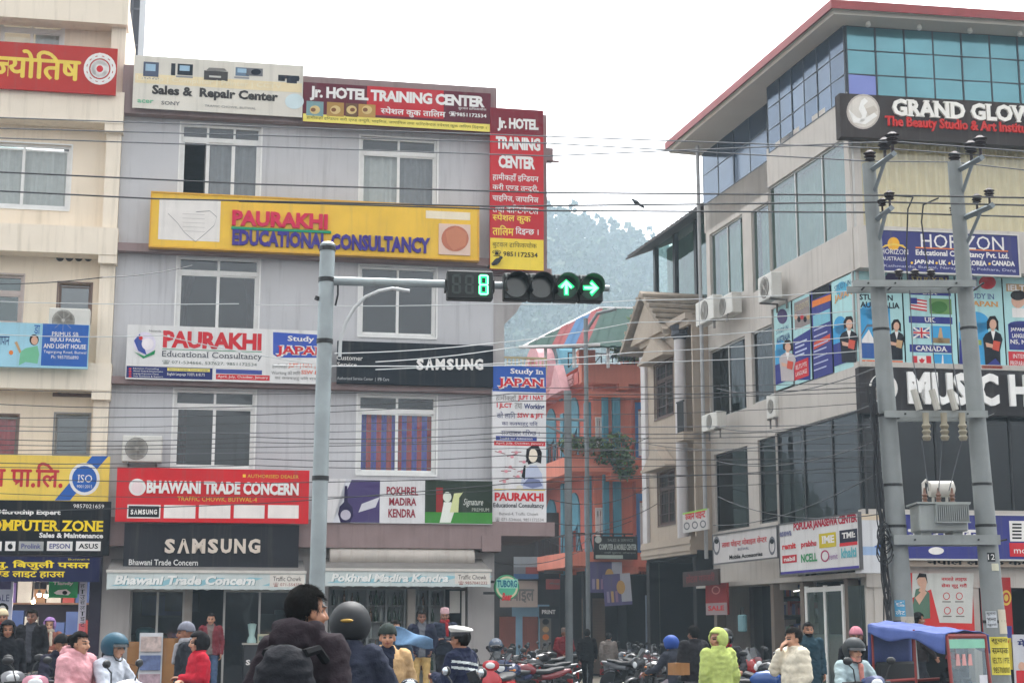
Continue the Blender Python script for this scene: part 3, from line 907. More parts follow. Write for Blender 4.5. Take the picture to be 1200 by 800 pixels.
front_window(.02, FW, LV['d_b'] + .12, LV['p_b'] - .02, 7, PANE_D, BLACKM)
# mirrored top storey
def curtain_wall(mbcls, u0, u1, z0, z1, cols, rows, y, mat, odd=None):
    e = .03
    cells = mbcls(); od = mbcls()
    for i in range(cols):
        for j in range(rows):
            a = u0 + (u1 - u0) * i / cols + e / 2; b = u0 + (u1 - u0) * (i + 1) / cols - e / 2
            c = z0 + (z1 - z0) * j / rows + e / 2; d = z0 + (z1 - z0) * (j + 1) / rows - e / 2
            tgt = od if odd == (i, j) else cells
            tl = ((i * 7 + j * 5) % 5 - 2) * .004       # panes never sit perfectly flat
            tgt.quad((a, y + tl, c), (b, y - tl, c), (b, y - tl, d), (a, y + tl, d))
    g = mbcls(); 
    for i in range(cols + 1): x = u0 + (u1 - u0) * i / cols; g.box(x - e / 2 - .005, x + e / 2 + .005, y - .012, y + .05, z0, z1)
    for j in range(rows + 1): z = z0 + (z1 - z0) * j / rows; g.box(u0, u1, y - .009, y + .047, z - e / 2, z + e / 2)
    fo = g.build('window', M('glazing_bar', (52, 58, 66), .5), corner)
    cells.build('pane', mat, fo)
    if odd: od.build('pane', VIOLG, fo)['label'] = 'violet tinted pane'
    return fo
u5 = RF.s_(1027, 70) - RF.s_(993, 70)
curtain_wall(MB, .05, .05 + u5 * 14, LV['g_b'] - .05, LV['g_t'], 14, 3, 0, TEALG, (0, 0))
ua = RS.s_(899, 100)
curtain_wall(SideMB, ua, RL - .02, LV['g_b'] - .05, LV['g_t'], 6, 3, -BO, BLUEG)
uz = RS.s_(824, 200, -RB)
curtain_wall(SideMB, uz, ua, RS.z_(826, 240, -RB), RS.z_(826, 171, -RB), 5, 2, RB, BLUEG)
m = SideMB(); m.quad((uz, 3, LV['g_b'] - 1), (RL, 3, LV['g_b'] - 1), (RL, 3, LV['cb'] - .03), (uz, 3, LV['cb'] - .03)); m.quad((ua, -BO + .05, LV['g_b']), (ua, 3, LV['g_b']), (ua, 3, LV['g_t']), (ua, -BO + .05, LV['g_t']))
m.build('terrace_wall', M('terrace_wall_dark', (58, 66, 78), .8), corner)
m = SideMB(); m.box(uz, bay, RB, RB + .25, ZW - .9, ZW); m.box(bay, RL, .18, .4, LV['c_t'], LV['g_b']); m.build('terrace_parapet', BEIGE, corner)
# inner floors and back
m = MB()
for k in ('d_b', 'p_b', 'p_t', 'c_t', 'g_b'): m.box(.25, FW, .32, 8.4, LV[k] - .15, LV[k])
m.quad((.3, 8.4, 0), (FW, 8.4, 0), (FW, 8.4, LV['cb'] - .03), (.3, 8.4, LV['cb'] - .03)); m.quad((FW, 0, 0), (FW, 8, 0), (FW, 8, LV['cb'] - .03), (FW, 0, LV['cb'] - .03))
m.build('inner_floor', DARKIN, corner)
# roof: slab with red sheet edge, sweeping out over the street side
OV = .65
LV.update(rt=16.3, rb=16.08, cb=15.99)
def rpts(zf, zs): # (front right, corner, street far end)
    return None
e0 = RS.s_(779, 164, OV)
m = MB()
def roof_ring(off_f, off_s, z):
    """outline in building frame: far street end, corner, front end, back"""
    P = [Vector(on_side(e0, off_s, z)), None, Vector((FW + 1, -off_f, z)), Vector((FW + 1, 9, z)), Vector(on_side(e0, -9, z))]
    a = Vector(on_side(RL, off_s, z)); d = a - P[0]; t = (-off_f - P[0].y) / d.y
    P[1] = P[0] + d * t
    return P
def ring_band(mb, ra, rb, mi=0, closed=True):
    n = len(ra); b = list(ra) + list(rb)
    mb.add(b, [(i, (i + 1) % n, n + (i + 1) % n, n + i) for i in range(n)], mi)
zt, zb_ = LV['rt'], LV['rb']
A = roof_ring(.75, OV, zb_); B = roof_ring(.75, OV, zt); A2 = roof_ring(.68, OV - .07, zb_ + .02)
ring_band(m, A, B); m.add(B, [(0, 1, 2, 3, 4)]); m.build('roof_edge', M('red_roof_sheet', (146, 62, 62), .5, .15, 3, metal=.1), corner)
m = MB(); m.add(A2, [(4, 3, 2, 1, 0)])
c1 = roof_ring(.62, OV - .12, zb_ + .01); c2 = roof_ring(.62, OV - .12, LV['cb']); c3 = roof_ring(-.02, -RB - .1, LV['cb'] - .02)
ring_band(m, c2, c1); ring_band(m, c3, c2); m.build('soffit', M('soffit_cream', (190, 184, 174), .85, .06, 1), corner)
for k in range(9):
    m = MB(); x = .5 + k * 1.3; m.lathe([(.05, 0), (.07, -.1), (.03, -.14)], (x, -.3, LV['cb'] - .0), 'z', 10)
    m.build('downlight', M('downlight_white', (210, 208, 200), .5), corner)
m = SideMB(); ud = RS.s_(820, 300, .1); m.tube([(ud, -.1, 3.6), (ud, -.1, RS.z_(820, 172)), ], .06, 8); m.build('downpipe', M('grey_pvc_pipe', (160, 160, 160), .5), corner)
# street-level shop interior, dark behind
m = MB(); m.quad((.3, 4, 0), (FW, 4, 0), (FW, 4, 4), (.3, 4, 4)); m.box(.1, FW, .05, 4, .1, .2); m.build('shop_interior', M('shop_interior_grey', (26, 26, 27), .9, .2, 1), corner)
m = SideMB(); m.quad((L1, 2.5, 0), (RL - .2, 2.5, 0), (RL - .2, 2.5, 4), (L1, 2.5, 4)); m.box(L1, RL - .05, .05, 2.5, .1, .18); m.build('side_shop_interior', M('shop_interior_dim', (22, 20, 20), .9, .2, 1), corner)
# white framed shop windows by the corner
f = SideMB(); a, b = RS.s_(945, 738), RS.s_(990, 738)
for x in (a, b - .08, (a + b) / 2): f.box(x, x + .1, -.02, .05, .2, LV['s_b'] - .35)
f.box(a, b, -.017, .047, LV['s_b'] - .5, LV['s_b'] - .38); fo = f.build('shopfront', WHITE, corner)
f = SideMB(); f.quad((a, .01, .2), (b, .01, .2), (b, .01, LV['s_b'] - .4), (a, .01, LV['s_b'] - .4)); f.build('pane', PANE_S, fo)
f = SideMB(); f.box(a + .05, b - .05, .06, .08, .2, 1.5); f.build('frosted_panel', M('frosted_panel', (150, 156, 154), .5), fo)
f = SideMB(); a, b = RS.s_(992, 738) + .13, RL - .05; f.quad((a, .01, .2), (b, .01, .2), (b, .01, LV['s_b'] - .4), (a, .01, LV['s_b'] - .4)); f.build('pane', PANE_D, fo)
# ================================================================== SIGNBOARDS, left side
W_ = ink((236, 232, 228)); RED = ink((206, 52, 60)); DRED = ink((128, 40, 52)); YEL = ink((248, 200, 70)); LYEL = ink((238, 222, 110))
NAVY = ink((44, 52, 108)); BLUE = ink((50, 98, 176)); BLK = ink((38, 40, 44)); CHAR = ink((52, 58, 66)); GRN = ink((40, 140, 88)); ORG = ink((226, 128, 60))
SKYB = ink((160, 212, 226)); SKIN = ink((214, 170, 146)); PURP = ink((78, 66, 110)); GREYI = ink((120, 118, 116)); DGRN = ink((40, 92, 60)); TAN = ink((196, 160, 118)); PINK = ink((226, 150, 160)); CRM = ink((232, 224, 206))
FRM = M('sign_frame', (120, 116, 112), .6, .1)
def plate(rgb, rough=.7): return M('board_%d_%d_%d' % tuple(rgb), tuple(int(v * (.97 if max(rgb) > 100 else .72)) for v in rgb), rough, .09, 1.4, streak=.3, dirt=(110, 104, 96), spec=.06)

# ---- cream building
s = Sign(C, (-60, 137, 51, 106), .12, 'shop_sign', 'red astrology board with big yellow Devanagari letters and a white zodiac wheel', 'sign', plate((186, 58, 52)), group='shop signs')
s.text('ज्योतिष', (-12, 95, 59, 93), YEL and ink((236, 206, 90)), bold=.035)
for rr in (19, 15, 11):
    s.disc(117, 81, rr, rr * .98, W_, ring=.16 if rr > 12 else .5)
for k in range(12):
    an = k * math.pi / 6; s.disc(117 + 16 * math.cos(an), 81 + 16 * math.sin(an), 2.8, 2.8, W_, layer=3, n=10)
s.disc(117, 81, 10, 10, W_, n=20); s.disc(117, 81, 4, 4, RED, layer=3, n=12); s.done()
s = Sign(C, (-60, 104, 378, 430), .3, 'shop_sign', 'pale blue lighting shop board with a blue panel of white lettering', 'sign', plate((160, 206, 222)), group='shop signs')
s.rect((49, 103, 380, 429), BLUE); s.text('PRIMUS SB', (61, 92, 389, 394), W_); s.text('BIJULI PASAL', (59, 95, 396, 401.5), W_, bold=.02); s.text('AND LIGHT HOUSE', (51, 101, 403, 408.5), W_, bold=.02)
s.text('Tegargung Road, Butwal', (51, 101, 411, 415), W_); s.text('Ph: 9857056890', (60, 92, 416.5, 420.5), W_)
s.text('डा', (40, 47, 381, 391), BLUE); s.text('जापान', (-4, 11, 394, 404), NAVY); s.disc(40, 398, 5.5, 6.5, ink((60, 52, 50)), n=14); s.disc(40.5, 399, 4, 5, SKIN, layer=3, n=14)
s.poly([(22, 428), (24, 412), (30, 408), (44, 405), (46, 415), (44, 426), (30, 424)], ink((120, 190, 150))); s.disc(13, 413, 2.6, 2.8, ORG, n=10); s.poly([(17, 401), (20, 400), (25, 412), (23, 414)], TAN, layer=3); s.done()
s = Sign(C, (-60, 128, 533, 586), .3, 'shop_sign', 'yellow board with red Devanagari letters and a round blue certificate seal', 'sign', plate((238, 204, 92)), group='shop signs')
s.poly([(64, 586), (108, 534), (127, 534), (82, 586)], BLUE, layer=1)
s.text('ना प्रा.लि.', (-18, 74, 541, 571), ink((196, 58, 60)), bold=.03)
s.disc(99, 561, 18, 19, W_); s.disc(99, 561, 14.5, 15.5, BLUE, layer=3); s.text('ISO', (91, 108, 556, 565), W_, layer=4, serif=.06); s.text('9001:2015', (90, 108, 568, 571.5), W_, layer=4); s.done()
s = Sign(C, (-60, 129, 586, 650), .35, 'shop_sign', 'black computer shop board with yellow capitals and a row of white brand labels', 'sign', plate((34, 34, 40)), group='shop signs')
s.text('Microchip Expert', (-2, 71, 597, 604), W_, bold=.04); s.text('9857021659', (86, 122, 590.5, 595), W_); s.text('OMPUTER ZONE', (-12, 121, 609, 622), ink((248, 214, 40)), bold=.03, serif=.07); s.text('Sales & Maintenance', (46, 121, 624, 630), W_, bold=.035)
for x0, x1, t in ((-20, 2, ''), (6, 18, ''), (22, 51, 'Prolink'), (55, 85, 'EPSON'), (89, 118, 'ASUS')):
    s.rect((x0, x1, 634, 645), W_ if t != 'Prolink' else ink((170, 170, 168)))
    if t: s.text(t, (x0 + 3, x1 - 3, 636.5, 642.5), ink((90, 92, 140)) if t != 'ASUS' else BLK, bold=.02)
s.disc(12, 640, 3, 3.3, BLK, n=12); s.poly([(12, 636.5), (13.8, 634.8), (13.4, 636.4)], BLK); s.done()
s = Sign(C, (-60, 117, 652, 681), .4, 'shop_sign', 'navy electrical shop board with two lines of yellow Devanagari letters', 'sign', plate((42, 44, 96)), group='shop signs')
s.text('यु. बिजुली पसल', (-6, 105, 656, 667.5), ink((248, 220, 50)), bold=.04); s.text('एण्ड लाइट हाउस', (-14, 76, 669, 677.5), ink((248, 220, 50)), bold=.03); s.text('Butwal-4', (80, 105, 654, 656), ink((220, 200, 60))); s.done()
s = Sign(C, (57, 91, 680, 700), -.8, 'hanging_sign', 'small green panel with a white camera picture hanging in the shop', 'sign', plate((42, 150, 88)), .02, group='shop signs')
s.text('Tiandy', (62, 86, 681, 686), W_, bold=.03); s.poly([(63, 694), (68, 691), (78, 690), (83, 694), (80, 697), (66, 696)], W_); s.disc(76, 694, 3, 2.4, BLK, layer=3, n=12); s.done()
s = Sign(C, (92, 101, 678, 742), -.3, 'hanging_banner', 'narrow white strip banner with dark vertical writing beside the green panel shop', 'banner', plate((206, 200, 214)), .02, group='shop signs')
for i, t in enumerate('हाउसलाइट'): s.text(t, (94, 99.5, 684 + i * 6.4, 689 + i * 6.4), BLK)
s.rect((92, 101, 730, 742), ink((220, 110, 120))); s.done()
s = Sign(C, (-20, 15, 678, 726), -.5, 'poster', 'pale poster with a dark round picture hanging in the purple shop', 'poster', plate((196, 198, 214)), .02)
s.rect((-20, 13, 678, 690), PURP); s.text('SALE', (-8, 11, 696, 704), NAVY); s.disc(3, 712, 7, 6, BLK, n=14); s.disc(3, 713, 4, 4, W_, layer=3, n=14); s.done()

# ---- grey building, upper signs
s = Sign(G, (156, 355, 71, 132), .42, 'banner', 'faded white cloth banner of a computer repair service on the roof edge', 'banner', plate((222, 216, 204), .8), .03, group='shop signs')
s.rect((158, 354, 92, 103), ink((236, 218, 176))); s.text('Laptop | Computer | Printer | CCTV', (160, 330, 93.5, 101), ink((238, 226, 196)), bold=.02)
s.text('Sales &  Repair Center', (178, 326, 104, 118), ink((84, 80, 78)), bold=.045); s.text('SONY', (189, 211, 119, 123.5), GREYI, bold=.02); s.text('acer', (161, 180, 117, 121), ink((120, 190, 150)), bold=.02); s.text('TRAFFIC CHOWK, BUTWAL', (240, 300, 124.5, 127.5), GREYI)
for q, (x, w_, h_) in enumerate(((177, 18, 17), (203, 5, 14), (217, 18, 13), (253, 28, 11), (284, 16, 10), (298, 20, 9), (330, 8, 7), (342, 12, 9), (347, 7, 6), (335, 7, 4))):
    y = 72 + (x - 160) * .06 + (6 if q > 5 else 0) + (6 if q == 3 else 0); c_ = [(84, 92, 112), (70, 72, 80), (60, 66, 76), (96, 92, 90), (110, 130, 150), (120, 120, 124), (60, 62, 70), (70, 76, 90), (40, 42, 50), (90, 60, 60)][q]
    s.rect((x - w_ / 2, x + w_ / 2, y, y + h_), ink(c_), 2, 'picture')
    if q in (0, 2, 4): s.rect((x - w_ * .36, x + w_ * .3, y + h_ * .14, y + h_ * .62), ink((160, 190, 210)), 3, 'picture'); s.rect((x - w_ * .6, x + w_ * .5, y + h_ + 1, y + h_ + 3), ink((150, 150, 150)), 2, 'picture')
    elif q == 3: s.poly([(x - 12, y), (x - 8, y - 4), (x + 10, y - 3), (x + 13, y)], ink((130, 126, 122)), 3); s.rect((x - 8, x + 6, y + h_ * .5, y + h_ * .7), ink((200, 198, 190)), 3)
    elif q > 4: s.disc(x + 2, y + h_ * .5, w_ * .3, h_ * .4, ink((50, 56, 70)), 4, n=10)
s.disc(345, 119, 11, 9, ink((206, 222, 224)), 2)
s.done()
s = Sign(G, (355, 575, 103, 149), .42, 'shop_sign', 'wide maroon hotel training board with white capitals and food pictures on the roof edge', 'sign', plate((104, 44, 56)), .08, group='shop signs')
s.rect((430, 520, 103, 137), ink((196, 48, 56))); s.rect((355, 574, 139.5, 148.5), LYEL)
s.text('Jr. HOTEL TRAINING CENTER', (363, 568, 107, 124), W_, bold=.05, track=-.03)
for i, (a, c_) in enumerate(((359, (126, 158, 160)), (383, (176, 138, 76)), (405, (110, 84, 60)), (420, (186, 146, 84)))):
    s.rect((a, a + 20 - (i == 2) * 6, 121 + i * 1.2 - 2, 136 + i * .6), ink(c_), 2, 'picture'); s.disc(a + 10 - (i == 2) * 3, 129, 6, 5, ink((216, 190, 130)), 3); s.disc(a + 8, 129, 3, 2.4, ink((126, 80, 48)), 4, n=10)
s.text('स्पेशल कुक तालिम', (446, 522, 127, 138), W_, bold=.03); s.text('बुटवल ट्राफिकचोक', (537, 570, 126, 130), W_); s.text('☎9851172534', (526, 570, 132, 138), W_, bold=.02)
s.text('हामीकहाँ इन्डियन करी एण्ड तन्दुरी, चाइनिज, जापानिज तथा कन्टिनेन्टल स्पेशल कुक तालिम दिइन्छ ।', (359, 570, 141.5, 146.5), ink((110, 100, 40))); s.done()
s = Sign(G, (574.5, 637, 128, 316), .45, 'shop_sign', 'tall red hotel training board with yellow foot hanging at the building corner', 'sign', plate((200, 52, 58)), .1, group='shop signs')
s.rect((574.5, 637, 128, 158), DRED); s.text('Jr. HOTEL', (583, 631, 139, 155), W_, bold=.05, track=-.03); s.text('TRAINING', (581, 633, 161, 176), W_, bold=.05, track=-.03); s.text('CENTER', (584, 627, 183, 198), W_, bold=.05, track=-.03)
for i, t in enumerate(('हामीकहाँ इन्डियन', 'करी एण्ड तन्दुरी,', 'चाइनिज, जापानिज', 'तथा कन्टिनेन्टल')): s.text(t, (577, 631, 203.5 + i * 12.2, 213.5 + i * 12.2), W_, bold=.02)
s.text('स्पेशल कुक', (577, 622, 250, 262), ink((248, 214, 90)), bold=.03); s.text('तालिम', (577, 602, 264, 276), ink((248, 214, 90)), bold=.03); s.text('दिइन्छ ।', (604, 631, 266, 276), W_, bold=.02)
s.rect((574.5, 637, 280, 316), ink((240, 210, 76))); s.text('बुटवल ट्राफिकचोक', (577, 629, 283, 292), ink((112, 98, 50))); s.text('☎ 9851172534', (577, 630, 294, 302), ink((72, 64, 50)), bold=.02); s.done()
s = Sign(G, (177, 560, 235, 296), .5, 'shop_sign', 'wide yellow education consultancy board with red and violet raised letters', 'sign', plate((240, 194, 74)), .25, group='shop signs', frame=M('yellow_sign_edge', (214, 160, 40), .5))
s.rect((186, 258, 234, 282), ink((232, 226, 220)), 1)
pts = [(197, 250), (208, 261), (216, 272), (229, 283), (240, 274), (251, 264), (254, 254), (246, 247), (230, 248)]
for p, q in zip(pts, pts[1:]): s.poly([p, q, (q[0], q[1] + .7), (p[0], p[1] + .7)], GREYI, 2)
for i in range(5): s.rect((214, 240, 251 + i * 5, 251.4 + i * 5), ink((176, 170, 166)), 2)
s.text('PAURAKHI', (272, 384, 249, 267), ink((214, 48, 84)), 1, depth=.05, bold=.05); s.rect((271, 388, 268.5, 271.3), ink((30, 150, 110)), 1, 'underline', depth=.04)
s.text('EDUCATIONAL CONSULTANCY', (272, 504, 274, 292.5), ink((72, 58, 140)), 1, depth=.05, bold=.045)
s.rect((499, 551, 248, 257), ink((240, 226, 200)), 1); s.rect((514, 551, 263, 299), ink((226, 196, 178)), 1, 'picture_frame', depth=.03); s.disc(533, 280, 16, 15, ink((190, 116, 92)), 13); s.poly([(522, 272), (534, 266), (547, 274), (545, 288), (531, 294), (524, 285)], ink((202, 132, 102)), 14); s.done()
s = Sign(G, (148, 386, 384, 447), .42, 'shop_sign', 'white education consultancy board with red lettering and blue strips beside the signal pole', 'sign', plate((226, 224, 222)), .06, group='shop signs')
s.rect((148, 249, 430, 443.5), NAVY, 1); s.rect((149, 300, 428.5, 430), W_, 2)
s.text('PAURAKHI', (191, 306.5, 389, 409), RED, bold=.08, track=-.02); s.text('Educational Consultancy', (190, 307, 412.5, 421.5), ink((70, 74, 90)), serif=.05); s.text('☎ 071-534666, 537627, 9851172534', (190, 301, 423, 428), ink((96, 110, 100)))
s.rect((190, 307, 410.3, 411), GRN, 2); s.text('Nalanda', (175, 189, 386.5, 389), GREYI)
s.rect((253, 307, 433, 438), ink((70, 80, 150)), 2); s.rect((253, 316, 439, 445), RED, 2); s.text('April, July, October, January', (255, 314, 440, 444), W_)
for i in range(4):
    s.text(['Education Counselling', 'Abroad Study & Documentation', 'Language Preparation Classes', 'Visa Guidance & Support'][i], (156, 186 + 5 * (i % 2), 431 + i * 3, 433.2 + i * 3), W_); s.rect((151, 154, 431 + i * 3, 433 + i * 3), RED, 2)
s.rect((196, 246, 431.5, 435), LYEL, 2); s.text('Japanese Language  Korean Language', (198, 244, 432, 434.5), NAVY); s.text('English Language TOEFL & IELTS', (196, 240, 437, 441), W_)
s.disc(169.5, 402, 13, 13, ink((224, 216, 232)), 2); s.poly([(157, 399), (164, 391), (168, 404), (172, 416), (162, 411)], ink((60, 80, 160)), 3); s.poly([(157, 412), (169, 417), (182, 410), (181, 415), (168, 420)], GRN, 4); s.disc(173, 403, 7, 7, ink((240, 232, 236)), 4); s.disc(165, 396, 2.4, 2.4, RED, 5, n=10)
s.poly([(320, 389), (386, 393), (386, 419), (326, 419), (320, 415)], ink((66, 92, 180)), 1); s.text('Study in', (337, 382, 394, 402), W_, serif=.06, bold=.02); s.text('JAPAN', (323, 386, 405, 419.5), W_, 3, bold=.12, serif=.08); s.text('JAPAN', (324, 385, 406, 418.5), RED, 4, bold=.03, serif=.07)
s.text('हामीकहाँ', (319, 337, 426, 432), GREYI); s.text('JLPT | NAT | JLCT', (338, 384, 426, 432), ink((220, 110, 70)), bold=.02); s.text('Working को लागि', (318, 352, 434, 440), GREYI); s.text('SSW & JFT', (353, 384, 434, 440), ink((220, 100, 70)), bold=.02); s.text('का कक्षाहरु पनि सञ्चालन', (322, 384, 441, 446), GREYI)
s.done()
s = Sign(G, (395, 578, 402, 451), .42, 'shop_sign', 'black phone service board with white capitals under the second floor window', 'sign', plate((46, 52, 60)), .12, group='shop signs')
def sams(s, box, mat, layer=1, depth=0):
    # capitals with a crossbar-less A
    x0, x1, y0, y1 = box; n = 7; wch = [.9, 1.05, 1.15, .9, .95, 1, 1.05]; tot = sum(wch) + .22 * 6; u = (x1 - x0) / tot; x = x0
    for ch, k in zip('SΛMSUNG', wch):
        s.text(ch, (x, x + u * k, y0, y1), mat, layer, depth, bold=.045); x += u * (k + .22)
sams(s, (488, 566, 420.5, 433.5), W_, 1, .03)
s.text('Customer', (394.5, 425, 416.5, 422), W_); s.text('Service', (395, 418, 424.5, 429.5), W_); s.text('Authorised Service Center  |  IFB Care', (395, 456, 442, 446.5), ink((190, 190, 190))); s.done()
s = Sign(G, (577, 640, 429, 616), .4, 'shop_sign', 'tall white board for studying in Japan with a seated woman in its picture', 'sign', plate((224, 222, 222)), .12, group='shop signs')
s.rect((577, 640, 429, 459), ink((54, 92, 172))); s.text('Study in', (598, 637, 432, 440), W_, serif=.06, bold=.02); s.text('JAPAN', (582.5, 639, 442, 457), W_, 3, bold=.12, serif=.08); s.text('JAPAN', (584, 637.5, 443.5, 455.5), RED, 4, bold=.03, serif=.07)
s.text('हामीकहाँ', (581, 605, 462, 470), GREYI); s.text('JLPT I NAT', (607, 637, 463, 470), RED, bold=.03); s.text('I JLCT', (582, 600, 472, 479), RED, bold=.03); s.text('तथा', (603, 612, 472, 479), GREYI); s.text('Working', (614, 638, 473, 481), NAVY, bold=.03)
s.text('को लागि', (582, 604, 482, 490), NAVY); s.text('SSW & JFT', (606, 637, 484, 491), RED, bold=.03); s.text('का कक्षाहरु पनि', (588, 630, 493, 500), NAVY); s.text('सञ्चालन गरिन्छ ।', (587, 632, 503, 510), NAVY)
s.rect((581, 629, 511, 516), ink((60, 76, 150))); s.text('Intake for Admission', (586, 624, 512, 515), W_); s.rect((579, 639, 517, 522), RED); s.text('April, July, October, January', (581, 637, 518, 521), W_)
s.rect((579, 639, 573, 574), ink((216, 190, 60)), 2)
for k in range(9):
    x = 580 + (k * 37 % 30); y = 528 + (k * 23 % 40); s.poly([(x, y), (x + 12, y + 3 - k % 3 * 3), (x + 12, y + 4 - k % 3 * 3), (x, y + 1)], ink((150, 90, 96)), 2); s.disc(x + 6, y + 1, 2.2, 1.8, PINK, 3, n=8)
s.poly([(616, 535), (617, 526), (623, 522), (631, 522), (635, 530), (634, 543), (629, 541), (619, 544)], ink((44, 38, 42)), 3); s.disc(624.5, 533.5, 5.2, 8, ink((240, 226, 206)), 4)
s.poly([(616, 541), (619, 528), (621, 524), (619, 540)], ink((44, 38, 42)), 5)
s.poly([(609, 573), (613, 552), (621, 545), (629, 545), (635, 555), (637, 573)], ink((190, 196, 216)), 3); s.poly([(612, 568), (620, 559), (632, 562), (636, 569), (624, 572)], ink((120, 128, 164)), 4); s.poly([(611, 558), (614, 545), (616, 545), (615, 562)], BLK, 4); s.disc(609, 571, 4, 3, ink((220, 214, 200)), 5)
s.text('PAURAKHI', (579.5, 637, 577, 587), RED, bold=.07, track=-.02); s.text('Educational Consultancy', (578, 637.5, 589, 596), ink((60, 62, 72)), bold=.02); s.text('Butwal-4, Traffic Chowk', (585, 631, 600, 604), GREYI); s.text('☎ 071-534666, 9851172534', (580, 637, 606, 611), GREYI); s.done()
s = Sign(G, (136, 362, 549, 612), .9, 'shop_sign', 'bright red trading company board with white capitals and a row of white plates', 'sign', plate((212, 42, 48)), .1, group='shop signs')
s.text('BHAWANI TRADE CONCERN', (172, 350, 564, 579), W_, 1, depth=.03, bold=.05, track=-.01); s.disc(161, 570.5, 10, 10, W_); s.disc(161, 571, 7, 7, ink((236, 214, 214)), 3)
s.text('TRAFFIC CHOWK, BUTWAL-4', (208, 301, 582, 588), ink((222, 190, 70))); s.text('AUTHORISED DEALER', (290, 350, 556, 560), ink((222, 190, 70))); s.rect((284.5, 288, 555.5, 559), YEL)
s.rect((149, 188, 591, 607), W_); s.rect((150.5, 186.5, 592.5, 605.5), BLK, 2); sams(s, (153, 184, 596.5, 602.5), W_, 3)
for x0, x1 in ((192, 229), (233, 270), (274, 310), (314, 350)): s.rect((x0, x1, 591.5, 607), ink((240, 232, 226)))
s.done()
s = Sign(G, (145, 350, 614, 667), .8, 'shop_sign', 'charcoal phone shop board with large pale capitals above the phone shop awning', 'sign', plate((58, 58, 64)), .15, group='shop signs')
sams(s, (193, 305, 631, 648), ink((214, 200, 186)), 1, .05); s.text('Bhawani Trade Concern', (151, 232, 655, 662), ink((222, 220, 216)), bold=.015); s.done()
s = Sign(G, (382, 577, 562, 613), .56, 'banner', 'liquor shop banner of three panels, a dark bottle, red capitals and a green leafy advert', 'banner', plate((222, 220, 220)), .05, group='shop signs')
s.rect((405, 445, 562, 612), PURP); s.poly([(405, 562), (412, 562), (394, 600), (390, 612), (405, 612)], ink((220, 220, 226)), 2); s.poly([(445, 582), (440, 594), (420, 600), (424, 590)], ink((210, 208, 214)), 2)
s.poly([(404, 569), (407, 569), (407.5, 588), (413, 594), (414, 604), (410, 612), (399, 612), (396, 602), (398, 593), (403, 588)], ink((56, 44, 92)), 3); s.disc(405, 603, 6, 6, ink((190, 184, 196)), 4)
s.text('POKHREL', (453, 490, 570, 580), ink((150, 52, 66)), bold=.03); s.text('MADIRA', (456, 488, 583, 592), ink((150, 52, 66)), bold=.03); s.text('KENDRA', (455, 487, 596, 606), ink((150, 52, 66)), bold=.03)
s.rect((498, 577, 563, 613), ink((62, 74, 60))); s.rect((498, 577, 600, 613), ink((70, 140, 62)), 2)
s.disc(524, 582, 5, 6, ink((216, 222, 206)), 3); s.poly([(517, 604), (520, 588), (529, 588), (532, 600), (528, 612), (515, 612)], ink((230, 232, 222)), 3); s.poly([(527, 600), (532, 578), (543, 576), (538, 583), (537, 600)], ink((214, 220, 160)), 4); s.rect((511, 519, 571, 600), ink((150, 50, 50)), 2)
s.text('Signature', (543, 566, 584, 594), ink((220, 222, 212)), italic=.3); s.text('PREMIUM', (553, 573, 595, 599), ink((180, 186, 170))); s.done()
# awning valances (fabric) with their head rails
def awning(box, text, small, label, tcol):
    s = Sign(G, box, 1.3, 'awning', label, 'awning', plate((206, 214, 212), .85), .02, group='shop awnings', slab=False)
    n = 40; m = MB(); w_, h_ = s.w, s.h
    P = [(w_ * i / n, -.0 + .012 * math.sin(i * 1.9), (.02 * math.sin(i * 2.4) + .012 * math.sin(i * .9)) - (.03 if i in (0, 1, n) else 0)) for i in range(n + 1)]
    for i in range(n):
        a, b = P[i], P[i + 1]; m.quad((a[0], a[1] * .3 + .02, a[2]), (b[0], b[1] * .3 + .02, b[2]), (b[0], .02, h_), (a[0], .02, h_))
    m.build('valance', plate((206, 214, 212), .85), s.root)
    m = MB(); m.box(-.02, w_ + .02, -.03, .12, h_, h_ + .06); m.build('head_rail', M('awning_rail', (200, 194, 186), .5), s.root)
    m = MB(); m.quad((0, .1, h_ + .05), (w_, .1, h_ + .05), (w_, 1.28, h_ + .35), (0, 1.28, h_ + .35)); m.quad((0, .1, h_ + .04), (0, 1.28, h_ + .34), (w_, 1.28, h_ + .34), (w_, .1, h_ + .04)); m.build('roof_cloth', M('awning_cloth', (120, 116, 112), .9), s.root)
    x0, x1, y0, y1 = box
    for k in range(5):
        xx = x0 + (x1 - x0) * (k * .19 + .02); s.poly([(xx, y1 - 4), (xx + 30, y0 + 5), (xx + 46, y0 + 6), (xx + 18, y1 - 4)], ink((150, 196, 206)), 1)
    s.text(text, (x0 + 10, x0 + (x1 - x0) * .75, y0 + 3.5, y1 - 4.5), ink((120, 150, 156)), 2, bold=.07, italic=.2); s.text(text, (x0 + 9, x0 + (x1 - x0) * .747, y0 + 3, y1 - 5), ink((238, 238, 234)), 3, bold=.045, italic=.2)
    s.rect((x1 - 42, x1 - 1, y0 + 1.5, y1 - 2.5), ink((224, 218, 208)), 2); s.text(small[0], (x1 - 38, x1 - 5, y0 + 4, y0 + 9.5), ink((96, 80, 76)), 3); s.text(small[1], (x1 - 38, x1 - 4, y0 + 11, y0 + 16), ink((150, 70, 66)), 3)
    s.done()
awning((125, 358, 671, 690), 'Bhawani Trade Concern', ('Traffic Chowk', '☎ 071-554350'), 'pale blue and white fabric awning with italic writing over the phone shop', None)
awning((379, 575, 669, 686.5), 'Pokhrel Madira Kendra', ('Traffic Chowk', '☎ 9857041232'), 'pale blue and white fabric awning with italic writing over the liquor shop', None)
